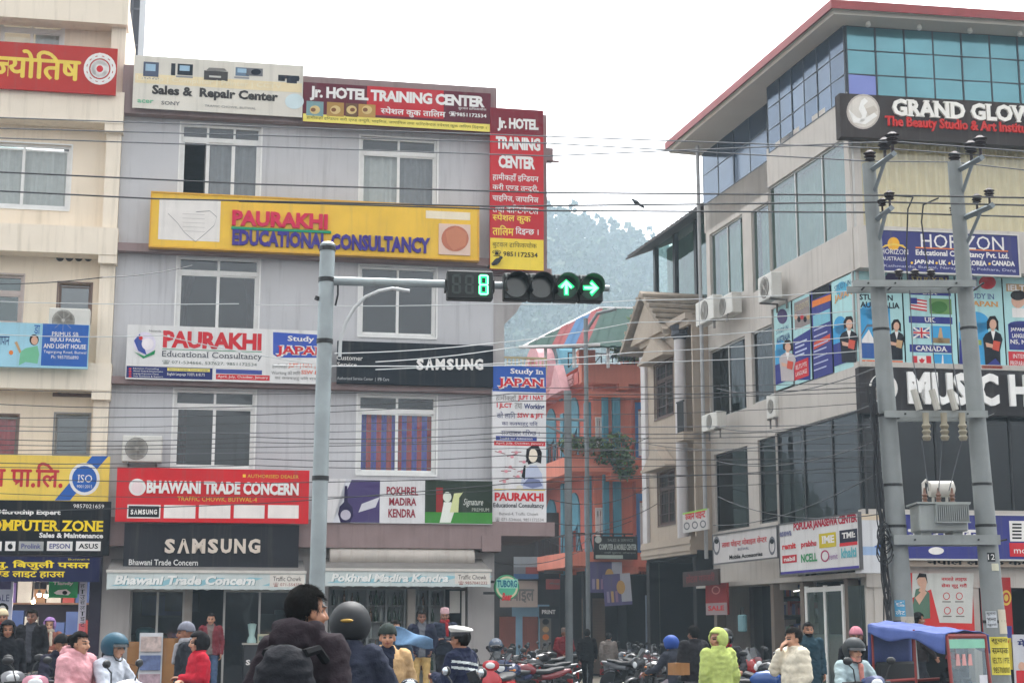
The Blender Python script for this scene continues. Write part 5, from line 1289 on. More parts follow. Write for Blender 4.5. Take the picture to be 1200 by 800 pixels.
# --- dark roofed glass storey standing behind the gabled house
gt = frame_thing(RS, 'glass_attic', 'green glass top storey under a dark sloping roof behind the gabled house')
a, b = RS.s_(768, 310, -1.6), L1 + .3
z0 = RS.z_(790, 372, -1.6); z1 = RS.z_(770, 300, -1.6)
m = MB(); m.box(a, b, 1.6, 6, 0, z0); m.build('wall', M('dark_brick_wall', (84, 78, 78), .9, .2, 2), gt)
f = MB()
for k in range(5): x = a + (b - a) * k / 4; f.box(x - .1, x + .1, 1.55, 1.7, z0, z1 + .5)
f.box(a, b, 1.56, 1.69, z0 + .0, z0 + .1); fo = f.build('window_frame', BLACKM, gt)
p = MB(); p.quad((a, 1.62, z0), (b, 1.62, z0), (b, 1.62, z1 + .5), (a, 1.62, z1 + .5)); p.build('pane', PANE_G, fo)
q = MB(); folds(q, a + .1, b - .1, z0 + .05, z1 + .3, 2.0); q.build('curtain', CURT_M, fo)
m = MB(); zr = z1 + .05
n = 40
for k in range(n):
    x0 = a - .6 + (b - a + .8) * k / n; x1 = a - .6 + (b - a + .8) * (k + 1) / n; e = .05 if k % 2 else 0
    m.add([(x0, .7, zr + e), (x1, .7, zr + e), (x1, 3.6, zr + 1.2 + e), (x0, 3.6, zr + 1.2 + e), (x0, .7, zr - .06), (x1, .7, zr - .06), (x1, 3.6, zr + 1.1), (x0, 3.6, zr + 1.1)], [(0, 1, 2, 3), (7, 6, 5, 4), (0, 4, 5, 1), (2, 6, 7, 3), (0, 3, 7, 4), (1, 5, 6, 2)])
m.build('roof', M('dark_roof_sheet', (70, 64, 64), .8, .2, 3), gt)
s = Sign(RS, (800, 829, 598, 622), .5, 'shop_sign', 'white green edged sign with red letters and three grey rings on the gabled house', 'sign', plate((206, 202, 198)), .06, group='shop signs')
s.rect((800, 829, 594, 600), ink((150, 200, 90)), 1); s.text('ज्ञान पाइन्ट', (803, 827, 600, 609), RED, bold=.04)
for k in range(3): s.disc(805 + k * 9.5, 616 - k * 1.2, 3.6, 4.6, ink((120, 120, 124)), 2, ring=.35, n=14)
s.done()
# --- coral house with turquoise trim
OFc = at(697, HZ, 56)
OF = Face((OFc.x, OFc.y), RF.a)
OSL = 9.0
OS = Face((OFc.x - _t.x * OSL, OFc.y - _t.y * OSL), _b)
ch_ = frame_thing(OF, 'coral_house', 'coral painted house with turquoise pillars, wrapped balconies and a sheet roof terrace')
def os_(u, off, z):
    p = OS.pt(u, off, z) - OF.pt(0, 0, 0); c, s = math.cos(-OF.a), math.sin(-OF.a)
    return (p.x * c - p.y * s, p.x * s + p.y * c, p.z)
class OSMB(MB):
    def add(s, vs, fs, mi=0): return MB.add(s, [os_(v[0], -v[1], v[2]) for v in vs], fs, mi)
def zo(y): return OF.z_(700, y)
xr = OF.s_(775, 500)
wa = hole(OF, 749, 759, 483, 532); wb = hole(OF, 751, 760, 590, 640); da = hole(OF, 699, 706, 490, 538); db = hole(OF, 699, 707, 596, 640)
m = MB(); wall(m, 0, xr, zo(672), zo(430), [wa, wb, da, db], 0, .25); m.build('front_wall', CORAL, ch_)
sw = [(OSL - 2.9, OSL - 1.8, zo(540), zo(476)), (OSL - 6, OSL - 4.9, zo(540), zo(476)), (OSL - 2.9, OSL - 1.8, zo(642), zo(592)), (OSL - 6, OSL - 4.9, zo(642), zo(592))]
m = OSMB(); wall(m, -3, OSL, zo(672), zo(440), sw, 0, .25); m.build('side_wall', CORAL_SHADE, ch_)
m = MB(); m.quad((-1, 9, zo(430)), (xr, 9, zo(430)), (xr, 0.1, zo(430)), (-.5, .1, zo(430))); m.box(.05, xr, .3, 6, zo(550), zo(545)); m.quad((xr, 0, 0), (xr, 9, 0), (xr, 9, zo(430)), (xr, 0, zo(430))); m.quad((-4, 7, 0), (xr, 7, 0), (xr, 7, zo(430)), (-4, 7, zo(430)))
m.build('roof_slab', CORAL, ch_)
BL = M('blue_window_paint', (62, 112, 166), .6, .1, 3)
for h_ in (wa, wb): window(ch_, h_, cols=2, transom=0, t=.25, frame=WHITE, pane=PANE_T, bars=WHITE, fr=.07)
for h_ in (da, db): window(ch_, h_, cols=2, transom=.25, t=.25, frame=WHITE, pane=PANE_T, bars=WHITE, fr=.06)
for h_ in (wa, wb):
    a, b, c, d = h_; m = MB(); m.box(a - .28, a - .045, -.06, -.002, c - .1, d + .1); m.box(b + .045, b + .28, -.06, -.002, c - .1, d + .1); m.box(a - .28, b + .28, -.07, -.013, d + .1, d + .36); m.box(a - .28, b + .28, -.07, -.03, c - .3, c - .1); m.build('window_surround', BL, ch_)
for h_ in sw:
    a, b, c, d = h_; m = OSMB(); m.quad((a, .2, c), (b, .2, c), (b, .2, d), (a, .2, d)); m.build('doorway', M('blue_grey_door', (96, 118, 134), .6), ch_)
    m = OSMB(); m.box(a - .15, a, -.05, .1, c, d); m.box(b, b + .15, -.05, .1, c, d); m.lathe([((b - a) / 2 + .15, -.05), ((b - a) / 2 + .15, .1)], ((a + b) / 2, 0, d - .05), 'y', 20); m.build('door_arch', TURQ, ch_)
for px0, px1 in ((705, 712), (717, 726), (740, 743)):
    a, b = OF.s_(px0, 500), OF.s_(px1, 500); m = MB(); m.box(a, b, -.16, -.002, zo(672), zo(462))
    for k in range(3): m.box(a + (b - a) * (k + .3) / 3, a + (b - a) * (k + .6) / 3, -.19, -.158, zo(665), zo(466))
    m.build('pilaster', TURQ if px0 != 740 else CORAL_SHADE, ch_)
for u in (OSL - .6, OSL - 3.7, OSL - 7):
    m = OSMB(); m.box(u, u + .4, -.16, -.002, zo(672), zo(470)); m.build('pilaster', TURQ, ch_)
# balconies and parapet
def balc(y0, y1, y2):
    m = MB(); xa, xb = OF.s_(690, y1), OF.s_(734, y1)
    m.box(-1.1, xb, -1.1, -.001, zo(y1), zo(y0)); m.box(xb + .002, xr, -.35, -.001, zo(y1), zo(y0) + .02); m.box(xb - .8, xb + .2, -1.0, -.01, zo(y1) - .25, zo(y1) - .002); m.build('balcony', CORAL, ch_)
    m = OSMB(); m.box(-3, OSL - .02, -1.1, -.001, zo(y1) - .02, zo(y0) + .01); m.build('balcony', CORAL, ch_)
    m = MB(); zr = zo(y2)
    for k in range(12): x = -1.05 + (xb + 1.05) * k / 11; m.tube([(x, -1.05, zo(y0)), (x + (.12 if k % 2 else -.12), -1.05, zr)], .02, 5)
    m.box(-1.08, xb, -1.08, -1.03, zr, zr + .05); m.build('balcony_railing', IRON, ch_)
    m = OSMB()
    for k in range(26): x = -2.8 + (OSL + 2.8) * k / 26; m.tube([(x, -1.05, zo(y0)), (x + (.12 if k % 2 else -.12), -1.05, zr)], .02, 5)
    m.box(-3, OSL, -1.08, -1.03, zr, zr + .05); m.build('balcony_railing', IRON, ch_)
balc(537, 556, 518); balc(648, 664, 628)
m = MB(); m.box(-.5, xr, -.5, .1, zo(451), zo(429)); m.box(OF.s_(722, 455), OF.s_(733, 455), -.5, -.01, zo(458), zo(451) - .002); m.box(-.6, .0, -.52, -.1, zo(428.9), zo(413)); m.box(-.2, xr, -.3, 0, zo(466), zo(460)); m.build('parapet', CORAL, ch_)
m = OSMB(); m.box(-3, OSL, -.55, .1, zo(450), zo(436)); m.build('parapet', M('pink_parapet', (196, 110, 104), .85, .1, 2), ch_)
m = OSMB()
for k in range(5): m.box(-3, OSL - .5, -.6 - .03 * (k % 2), -.552, zo(449.5) + k * .09, zo(449.5) + k * .09 + .05)
m.build('parapet_stripe', M('pale_pink_trim', (206, 156, 156), .8), ch_)
# arch ornament and little gable on the street side parapet
m = OSMB(); u = OSL - 5.6; zb = zo(452)
def archpts(r, cx, cz, h): return [(cx - r, cz)] + [(cx - r * math.cos(math.pi * k / 12), cz + h + r * math.sin(math.pi * k / 12)) for k in range(13)] + [(cx + r, cz)]
o_, i_ = archpts(1.25, u, zb, 1.1), archpts(.85, u, zb, 1.1)
for k in range(len(o_) - 1):
    m.prism([o_[k], o_[k + 1], i_[k + 1], i_[k]], -.75, -.1)
m.build('arch', M('pink_arch_paint', (196, 146, 150), .8), ch_)
m = OSMB(); o2 = archpts(1.55, u + .3, zb, 1.2)
for k in range(len(o_) - 1): m.prism([o2[k], o2[k + 1], archpts(1.26, u + .3, zb, 1.2)[k + 1], archpts(1.26, u + .3, zb, 1.2)[k]], -.09, .5)
m.build('arch', TURQ, ch_)
m = OSMB(); u = OSL - 1.6; m.prism([(u - .9, zb - .1), (u + .9, zb - .1), (u, zb + 1.0)], -.95, -.62); m.build('gable_ornament', M('pink_arch_paint', (196, 146, 150), .8), ch_)
# terrace roof of coloured sheets on posts
P = {k: at(*v) - OF.pt(0, 0, 0) for k, v in dict(el=(611, 407, 54.0), er=(778, 405, 54.0), rl=(702, 361, 58.5), rr=(778, 362, 58.5), bl=(640, 402, 62.5)).items()}
def loc(p): c, s = math.cos(-OF.a), math.sin(-OF.a); return Vector((p.x * c - p.y * s, p.x * s + p.y * c, p.z))
P = {k: loc(v) for k, v in P.items()}
def lerp(a, b, t): return a + (b - a) * t
m = MB(); GREEN_SH = M('green_roof_sheet', (44, 66, 60), .95, .15, 3, spec=.1); RED_SH = M('red_sheet', (112, 54, 56), .95, spec=.1); BLUE_SH = M('blue_sheet', (50, 84, 116), .95, spec=.1)
strips = [(0, .2, 0), (.2, .32, 1), (.32, .46, 2), (.46, .6, 1), (.6, 1, 0)]
th = Vector((0, 0, -.05))
n = 24
for k in range(n):
    t0, t1 = k / n, (k + 1) / n
    def top(t): return lerp(P['rl'], P['rr'], max(0, (t - .42) / .58)) if t > .42 else lerp(P['el'], P['rl'], t / .42)
    a, b = lerp(P['el'], P['er'], t0), lerp(P['el'], P['er'], t1); c, d = top(t1), top(t0)
    mi = 1 if .2 < t0 < .29 else 2 if .29 <= t0 < .36 else 1 if .36 <= t0 < .42 else 0
    e = Vector((0, 0, .03 * (k % 2)))
    if (d - a).length < .01: m.add([a + e, b + e, c + e], [(0, 1, 2)], mi)
    else: m.add([a + e, b + e, c + e, d + e, a + th, b + th, c + th, d + th], [(0, 1, 2, 3), (7, 6, 5, 4), (0, 4, 5, 1)], mi)
m.build('terrace_roof', [GREEN_SH, RED_SH, BLUE_SH], ch_)
m = MB(); m.tube([P['el'] + Vector((-.1, -.05, 0)), lerp(P['el'], P['er'], .55) + Vector((0, -.05, .05))], .06, 6); m.tube([P['rl'], P['rr']], .06, 6)
m.tube([P['el'], P['rl']], .05, 6); m.build('roof_gutter', TRIMW, ch_)
for t in (.18, .38, .62, .85):
    a = lerp(P['el'], P['er'], t); m = MB(); m.tube([(a.x, a.y + .3, zo(440)), (a.x, a.y + .3, a.z)], .06, 7); m.build('roof_post', TRIMW, ch_)
m = MB()
for k in range(8):
    x = OF.s_(668 + k * 13, 425); m.tube([(x, .3, zo(430)), (x, .3, zo(412))], .025, 5)
    if k < 7: m.tube([(x, .3, zo(430)), (OF.s_(681 + k * 13, 425), .3, zo(414))], .018, 5)
m.box(OF.s_(668, 425), OF.s_(759, 425), .27, .33, zo(413), zo(412)); m.build('terrace_railing', IRON, ch_)
# ground floor of the coral house: dark shops
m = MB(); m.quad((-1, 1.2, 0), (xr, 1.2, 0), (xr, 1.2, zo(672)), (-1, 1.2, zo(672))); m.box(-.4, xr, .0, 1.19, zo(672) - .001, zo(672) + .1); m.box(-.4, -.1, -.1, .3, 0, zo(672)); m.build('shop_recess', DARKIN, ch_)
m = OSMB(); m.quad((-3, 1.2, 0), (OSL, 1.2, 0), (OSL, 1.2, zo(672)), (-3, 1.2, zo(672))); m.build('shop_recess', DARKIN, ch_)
m = MB(); a, b = OF.s_(683, 740), OF.s_(710, 740)
for k in range(26): m.box(a, b, .1 + .02 * (k % 2), .16, .1 + k * .1, .2 + k * .1 - .004)
m.build('roller_shutter', M('brown_shutter', (92, 74, 58), .7, .15, 2), ch_)
m = MB()
for px0, px1 in ((757, 770), (772, 782)):
    a, b = OF.s_(px0, 740, .4), OF.s_(px1, 740, .4); m.box(a, a + .06, -.4, -.34, 0, 2.8); m.box(b - .06, b, -.4, -.34, 0, 2.8); m.box(a, b, -.4, -.34, 2.74, 2.8); m.box(a, b, -.4, -.34, 1.3, 1.36)
m.build('shop_door_frame', M('blue_grey_frame', (110, 122, 138), .6), ch_)
# --- shop row closing the street on the far left side
SF = Face((at(560, HZ, 60).x, at(560, HZ, 60).y), R(6))
sr = frame_thing(SF, 'shop_row', 'low dim shop row with a pale blue door frame down the side street')
x0, x1 = SF.s_(540, 700), SF.s_(664, 700)
m = MB(); d0, d1 = SF.s_(612, 760), SF.s_(631, 760)
wall(m, x0, x1, 0, SF.z_(600, 600), [(d0, d1, 0, SF.z_(620, 722)), (SF.s_(585, 760), SF.s_(606, 760), 0, SF.z_(600, 722))], 0, .2); m.quad((x0, 3, 0), (x1, 3, 0), (x1, 3, 6), (x0, 3, 6)); m.quad((x0, 0, SF.z_(600, 600)), (x1, 0, SF.z_(600, 600)), (x1, 3, SF.z_(600, 600)), (x0, 3, SF.z_(600, 600)))
m.build('wall', M('dim_shop_wall', (58, 55, 54), .9, .2, 1, streak=.3), sr)
m = MB(); m.box(d0 - .25, d0, -.1, -.002, 0, SF.z_(620, 716)); m.box(d1, d1 + .25, -.1, -.002, 0, SF.z_(620, 716)); m.box(d0 - .4, d1 + .4, -.16, -.101, SF.z_(620, 722), SF.z_(620, 708)); m.build('door_frame', M('pale_blue_paint', (126, 158, 180), .7, .1, 2), sr)
for i, (b, off, lab, rgb, kind) in enumerate((((602, 631, 652, 678), 1.0, 'small advert with pale photo and blue strip down the shop row', (120, 122, 128), 0), ((586, 630, 680, 711), .8, 'faded pinkish board hanging behind the round beer sign', (176, 160, 150), 1), ((632, 655, 710, 724), .6, 'small dark signboard beside the street pole', (66, 64, 66), 2), ((638, 660, 650, 672), 1.6, 'grey hanging flag like board with a dark symbol', (120, 118, 120), 3), ((640, 664, 678, 690), 1.3, 'faded pink strip board down the side street', (176, 96, 92), 4), ((633, 646, 722, 790), .5, 'tall grey board of tangled small pictures beside a doorway', (120, 112, 104), 5))):
    s = Sign(SF, b, off, 'shop_sign', lab, 'sign', plate(rgb), .06, group='dim signs down the side street')
    x0_, x1_, y0_, y1_ = b
    if kind == 0: s.rect((x0_, x1_, y0_, y0_ + 12), ink((150, 160, 166)), 1); s.rect((x0_ + 14, x1_, y0_ + 12, y0_ + 20), ink((140, 70, 66)), 1); s.rect((x0_, x1_, y1_ - 6, y1_), ink((70, 100, 140)), 1)
    elif kind == 3: s.poly([(646, 668), (650, 654), (654, 668), (651, 668), (650, 662), (648, 668)], BLK, 1)
    elif kind == 5:
        for k in range(7): s.disc((x0_ + x1_) / 2, y0_ + 6 + k * 9, 4, 3.6, [BLK, TAN, ORG, GREYI][k % 4], 1, n=10)
    else: s.text(['', 'मोबाइल', 'PRINT', '', 'सैलुन'][kind], (x0_ + 3, x1_ - 4, y0_ + 4, y1_ - 5), GREYI if kind != 2 else W_, bold=.04)
    s.done()
for b, off, lab, rgb, k in (((696, 747, 628, 655), 1.4, 'dark board with white rows of lettering on the coral house', (60, 64, 66), 0), ((691, 729, 658, 694), 1.2, 'purple grey food poster partly behind another', (92, 88, 124), 1), ((709, 741, 673, 710), 1.5, 'tilting purple and white food poster in front of its twin', (98, 92, 130), 2)):
    s = Sign(OF, b, off, 'shop_sign', lab, 'sign', plate(rgb), .05, group='dim signs down the side street')
    x0_, x1_, y0_, y1_ = b
    if k == 0:
        s.text('COMPUTER & MOBILE CENTER', (702, 746, 637, 644), ink((190, 196, 190)), bold=.05); s.text('नयाँ पुराना मोबाइल', (708, 745, 646, 649), ink((160, 166, 160))); s.text('SALES & SERVICE', (712, 742, 631, 634), ink((160, 166, 160))); s.rect((698, 730, 650, 654), ink((170, 180, 170)), 1); s.disc(701, 632, 4, 4, ink((190, 196, 190)), 1)
    else:
        s.rect((x1_ - 12, x1_, y0_, y1_ - 4 if k == 2 else y0_ + 20), ink((180, 182, 192)), 1); s.disc((x0_ + x1_) / 2 + 4, y0_ + 16, 5, 8, ink((190, 150, 90)), 2)
        for q in range(3): s.rect((x0_ + 3 + q * 5, x0_ + 6 + q * 5, y0_ + 20, y1_ - 4), [ink((150, 140, 170)), TAN, ink((150, 120, 150))][q], 2)
    r = s.done()
    if k == 2: r.rotation_euler.y = R(-4)
s = Sign(RS, (800, 842, 668, 686), .6, 'shop_sign', 'dim brown board with faint maroon letters under the gabled house', 'sign', plate((96, 78, 74)), .06, group='dim signs down the side street'); s.text('होटल मञ्जरी', (804, 838, 671, 683), ink((120, 56, 56)), bold=.04); s.done()
s = Sign(RS, (827, 852, 683, 720), .3, 'shop_sign', 'dark red promotional board with a pale round swirl and white foot', 'sign', plate((150, 40, 42)), .06, group='dim signs down the side street'); s.disc(839, 691, 5, 5, ink((210, 130, 120)), 1, ring=.3); s.rect((827, 852, 706, 720), ink((170, 150, 150)), 1); s.text('SALE', (830, 849, 709, 715), RED, bold=.04); s.done()

# ================================================================== leaves
def leafy(name, label, cat, loc, spots, leaf, n, mats, pot=None, stem=None, rnd=random.Random(8)):
    r = thing(name, label, cat, loc)
    m = MB()
    for _ in range(n):
        c, rad = spots[rnd.randrange(len(spots))]
        v = Vector((rnd.gauss(0, 1), rnd.gauss(0, 1), rnd.gauss(0, 1))).normalized() * rnd.uniform(.35, 1) ** .6
        p = Vector(c) + Vector((v.x * rad[0], v.y * rad[1], v.z * rad[2]))
        d = Vector((rnd.gauss(0, 1), rnd.gauss(0, 1), rnd.gauss(-.2, .7))).normalized(); e = d.orthogonal().normalized() * leaf * .32
        m.add([p, p + d * leaf * .5 + e, p + d * leaf, p + d * leaf * .5 - e], [(0, 1, 2, 3)], rnd.randrange(len(mats)))
    m.build('foliage', mats, r)
    if stem:
        t = MB()
        for q in stem: t.tube(q, .018, 5)
        t.build('stem', M('plant_stem', (84, 70, 50), .9), r)
    if pot:
        t = MB(); t.lathe([(pot * .7, 0), (pot, pot * 1.3), (pot * 1.1, pot * 1.3), (pot * 1.1, pot * 1.5), (pot * .9, pot * 1.5)]); t.build('pot', M('clay_pot', (150, 92, 70), .9), r)
    return r
LEAF = [M('leaf_green', (62, 88, 44), .7, .3, 4), M('leaf_dark', (44, 66, 36), .7, .3, 4), M('leaf_light', (90, 112, 60), .7, .3, 4)]
p = OF.pt(OF.s_(722, 535, 1.2), 1.15, zo(545))
leafy('balcony_shrub', 'round bushy green shrub hanging over the coral balcony', 'plant', p, [((.1, 0, .5), (.55, .5, .55)), ((-.4, .1, .2), (.5, .4, .3)), ((.3, -.1, -.1), (.4, .4, .5))], .2, 900, LEAF, .2, [[(0, .1, 0), (.1, 0, .5)]])
for i, (px, lab) in enumerate(((742, 'leafy pot plant on the coral house roof terrace, under the sheet roof'), (752, 'taller palm like pot plant on the coral house roof terrace'))):
    p = OF.pt(OF.s_(px, 425), -.9, zo(430)); leafy('roof_plant', lab, 'plant', p, [((0, 0, .7), (.5, .4, .5)), ((.2, 0, 1.3 + i * .4), (.4, .4, .5))], .3, 260, LEAF, .25, [[(0, 0, .2), (0, 0, 1.2)]])
p = SF.pt(0, 0, 0)
for k in range(5):
    q = OF.pt(OF.s_(664 + k * 9, 535, 1.2), 1.2, zo(537)); leafy('balcony_plant', ['small dark plant on the coral balcony beside the street pole', 'small dark plant second along the coral balcony', 'small dark plant between the two poles on the balcony', 'small dark plant by the thin pipe on the balcony', 'small dark plant next to the round shrub'][k], 'plant', q, [((0, 0, .35), (.3, .25, .3))], .16, 120, LEAF, .14)

# ================================================================== POLES
CONC = M('pole_concrete', (134, 138, 137), .85, .12, 3, bump=.15, streak=.4, dirt=(104, 104, 100))
INSUL = M('porcelain_brown', (58, 50, 52), .6, .1, 5, spec=.15)
def at_z(px, py, z): d = ray(px, py); return Vector((0, 0, EYE)) + d * ((z - EYE) / d.z)
PY = 23.0
def insulator(par, p, sc=1, up=True):
    m = MB(); s_ = sc * (1 if up else -1)
    m.lathe([(.02 * sc, -.05 * s_), (.02 * sc, .06 * s_), (.075 * sc, .08 * s_), (.05 * sc, .1 * s_), (.085 * sc, .125 * s_), (.055 * sc, .15 * s_), (.09 * sc, .175 * s_), (.05 * sc, .2 * s_), (.03 * sc, .22 * s_)], n=12)
    return m.build('insulator', INSUL, par, smooth=True, loc=p)
def pole(base_px, top_px, top_py, lab, arms):
    b = at(base_px, HZ, PY); t = at(top_px, top_py, PY); foot = b + (b - t) * ((b.z) / (t.z - b.z))
    r = thing('utility_pole', lab, 'utility pole', foot, 0, 'concrete utility poles carrying the transformer')
    m = MB(); d = t - foot; k = 10
    m.tube([d * (i / k) for i in range(k + 1)], [.175 - .075 * i / k for i in range(k + 1)], 18); m.build('shaft', CONC, r, smooth=True)
    m = MB()
    for f in (.2, .36, .43, .55, .7): rr = .175 - .075 * f + .006; q = d * f; m.tube([q - Vector((0, 0, .02)), q + Vector((0, 0, .02))], rr, 16)
    m.build('steel_band', BLACKM, r)
    for (ax, ay, ex, ey, bx_, by_, ins) in arms:
        a = at(ax, ay, PY); e = at_z(ex, ey, a.z); a2, e2 = a - foot, e - foot
        m = MB(); m.tube([a2, e2 + (e2 - a2) * .1], .05, 4); q = at(bx_, by_, PY) - foot; m.tube([q, a2 + (e2 - a2) * .7], .03, 4); m.build('cross_arm', M('galv_arm', (128, 136, 140), .5, .15, 4, metal=.3), r)
        for (f, sc) in ins: insulator(r, a2 + (e2 - a2) * f + Vector((0, 0, .08)), sc)
    return r, foot, d
pA, fA, dA = pole(1059, 1018, 192, 'concrete utility pole with a blue sticker and a bundle of black cables', [(1020, 200, 1045, 182, 1023, 230, [(.0, 1.1), (.7, 1.2), (1.05, 1.2)]), (1026, 258, 1043, 245, 1029, 287, [(.5, .8), (1, .9)])])
pB, fB, dB = pole(1166, 1118, 190, 'concrete utility pole pasted with yellow and white notices', [(1122, 200, 1148, 186, 1126, 231, [(-.1, 1.1), (.65, 1.2), (1.05, 1.2)]), (1128, 256, 1160, 242, 1131, 290, [(-.3, .8), (.55, .9), (1, .9)])])
def on(f, d, frac): return f + d * frac
def frac_of(f, d, y):
    best = min(range(0, 1001), key=lambda i: abs(pix(f + d * (i / 1000))[1] - y)); return best / 1000
def pix(p):
    v = p - Vector((0, 0, EYE)); fw = v.y * CP + v.z * SP; up = -v.y * SP + v.z * CP
    return 600 + F * v.x / fw, 400 - F * up / fw
def crossbeam(y0, ext, lab, h=.1):
    a, b = on(fA, dA, frac_of(fA, dA, y0)), on(fB, dB, frac_of(fB, dB, y0 + 5)); b.z = a.z
    d = (b - a).normalized(); a0, b0 = a - d * ext[0], b + d * ext[1]
    r = thing('pole_beam', lab, 'steel beam', a0, math.atan2(d.y, d.x), 'steel beams between the two poles')
    L_ = (b0 - a0).length; m = MB(); m.box(0, L_, -.24, -.2, -h / 2, h / 2); m.box(0, L_, -.199, -.12, h / 2 - .012, h / 2); m.box(0, L_, .2, .24, -h / 2, h / 2)
    m.build('channel', M('galv_beam', (142, 146, 144), .55, .15, 3, metal=.3, streak=.3), r)
    m = MB()
    for x in (ext[0] - .2, ext[0] + .2, L_ - ext[1] - .2, L_ - ext[1] + .2): m.tube([(x, -.26, 0), (x, .26, 0)], .015, 6)
    m.build('bolt', BLACKM, r)
    return r, L_, a0, d
b1, l1, o1, d1 = crossbeam(336, (.42, .1), 'top steel beam between the two poles with three insulators')
for k in range(3): insulator(b1, (l1 * (.38 + .13 * k), -.2, .05), .8)
b2, l2, o2_, d2 = crossbeam(487, (.1, .1), 'middle steel beam between the two poles with hanging fuse cut outs')
for k in range(3):
    x = l2 * (.38 + .175 * k); m = MB(); m.tube([(x - .15, -.3, .35), (x - .08, -.3, .05)], .05, 8); m.build('fuse_tube', M('fuse_white', (176, 172, 162), .5), b2)
    m = MB(); m.lathe([(.05, -.35), (.07, -.3), (.045, -.27), (.07, -.22), (.045, -.19), (.07, -.14), (.045, -.1), (.05, .05)], (x, -.33, -.05), n=10); m.build('insulator', M('fuse_glaze', (140, 132, 112), .4), b2, smooth=True)
b3, l3, o3, d3 = crossbeam(633, (.1, .12), 'lowest steel beam between the two poles carrying the transformer', .14)
# transformer
tp = o3 + d3 * (l3 * .46); tp.z += .07
tr = thing('transformer', 'grey finned pole transformer with a white oil drum on top', 'transformer', tp, math.atan2(d3.y, d3.x))
TG = M('transformer_grey', (150, 154, 150), .55, .1, 3, streak=.3)
m = MB(); m.bevbox(-.34, .36, -.3, .25, .05, .44, .02); m.box(-.38, .4, -.34, .29, .44, .465); m.box(-.3, -.15, -.2, .2, 0, .05); m.box(.15, .3, -.2, .2, 0, .05); m.build('tank', TG, tr)
m = MB()
for k in range(16): x = -.12 + k * .03; m.box(x, x + .012, -.43, -.301, .17, .42)
m.box(-.13, .36, -.44, -.42, .16, .175); m.box(-.13, .36, -.44, -.42, .418, .43); m.build('cooling_fins', TG, tr)
m = MB(); m.lathe([(.05, -.16), (.115, -.14), (.12, .2), (.05, .23)], (.04, .0, .68), 'x', 16); m.tube([(-.05, 0, .46), (-.05, 0, .6)], .02, 6); m.tube([(.15, 0, .46), (.15, 0, .6)], .02, 6); m.build('oil_drum', M('oil_drum_white', (196, 192, 184), .5, .08, 3), tr, smooth=True)
m = MB(); m.tube([(-.2, -.05, .46), (-.2, -.05, .76), (-.16, -.05, .8), (-.12, -.05, .76), (-.1, -.05, .66)], .025, 7); m.build('vent_pipe', M('oil_drum_white', (196, 192, 184)), tr)
for k in range(3):
    m = MB(); m.lathe([(.03, .46), (.045, .48), (.028, .5), (.045, .53), (.028, .55), (.045, .58), (.025, .6), (.012, .68)], (-.22 + .2 * k, -.18, 0), n=10); m.build('bushing', M('bushing_brown', (110, 78, 62), .4), tr, smooth=True)
# notices pasted on the poles
def wrap(f, d, y0, y1, x0, x1, mat, name, label, text=None, tcol=None):
    """a paper bent round the shaft; x0..x1 in -1..1 across the visible side"""
    a, b = frac_of(f, d, y1), frac_of(f, d, y0); base = on(f, d, a); r = thing(name, label, 'notice', base, 0, 'papers pasted on the utility poles')
    ang = math.atan2(-base.x, base.y) * -1
    m = MB(); n = 8; lv = []
    for fr in (a, b):
        c = on(f, d, fr) - base; rr = .175 - .075 * fr + .006
        for i in range(n + 1):
            t = x0 + (x1 - x0) * i / n; th = math.asin(max(-1, min(1, t))) ; lv.append((c.x + rr * math.sin(th - ang * 0), c.y - rr * math.cos(th), c.z))
    m.add(lv, [(i, i + 1, n + 2 + i, n + 1 + i) for i in range(n)]); m.build('paper', mat, r)
    if text:
        m = MB(); c = on(f, d, (a + b) / 2) - base; rr = .175 - .075 * a + .012; H = (on(f, d, b) - base).z
        for i, t in enumerate(text):
            z1 = H * (1 - (i + .18) / len(text)); z0 = H * (1 - (i + .78) / len(text)); xx = c.x + (on(f, d, b) - base).x * 0
            V0 = MB(); add_text(V0, t, -.8, .8, 0, 1, 0)
            if V0.v:
                tmp = []
                for v in V0.v:
                    u = x0 + (x1 - x0) * (.08 + .84 * (v[0] + .8) / 1.6); th = math.asin(max(-1, min(1, u))); zz = z0 + (z1 - z0) * v[2]; q = (on(f, d, a + (b - a) * zz / H) - base)
                    tmp.append((q.x + rr * math.sin(th), q.y - rr * math.cos(th), q.z))
                m.add(tmp, V0.f)
        m.build('lettering', tcol or BLK, r)
    return r
wrap(fB, dB, 746, 790, -.75, .85, plate((232, 216, 90)), 'notice_paper', 'crumpled yellow printed notice pasted on the utility pole', ['सूचना', 'सम्पर्क', 'IELTS / PTE', '9857000000'])
wrap(fB, dB, 716, 735, -.85, -.05, plate((206, 210, 214)), 'notice_paper', 'torn white printed notice above the yellow one', ['सूचना', 'भर्ना', 'खुल्यो'])
wrap(fB, dB, 714, 742, .1, .95, plate((206, 196, 176)), 'notice_paper', 'torn cream paper strip beside the white notice')
wrap(fA, dA, 703, 722, -.8, .05, plate((92, 160, 196)), 'notice_paper', 'blue sticker pasted on the plain utility pole', ['टु', 'लेट'], W_)
wrap(fA, dA, 722, 738, -.4, .85, plate((190, 182, 172)), 'notice_paper', 'scraped pale poster remains low on the plain utility pole')
wrap(fB, dB, 648, 658, -.4, .3, plate((80, 84, 84)), 'pole_plate', 'small dark number plate on the pasted utility pole', ['12'], W_)
wrap(fB, dB, 660, 669, -.1, .6, plate((206, 204, 180)), 'pole_plate', 'round pale plate under the dark number plate')
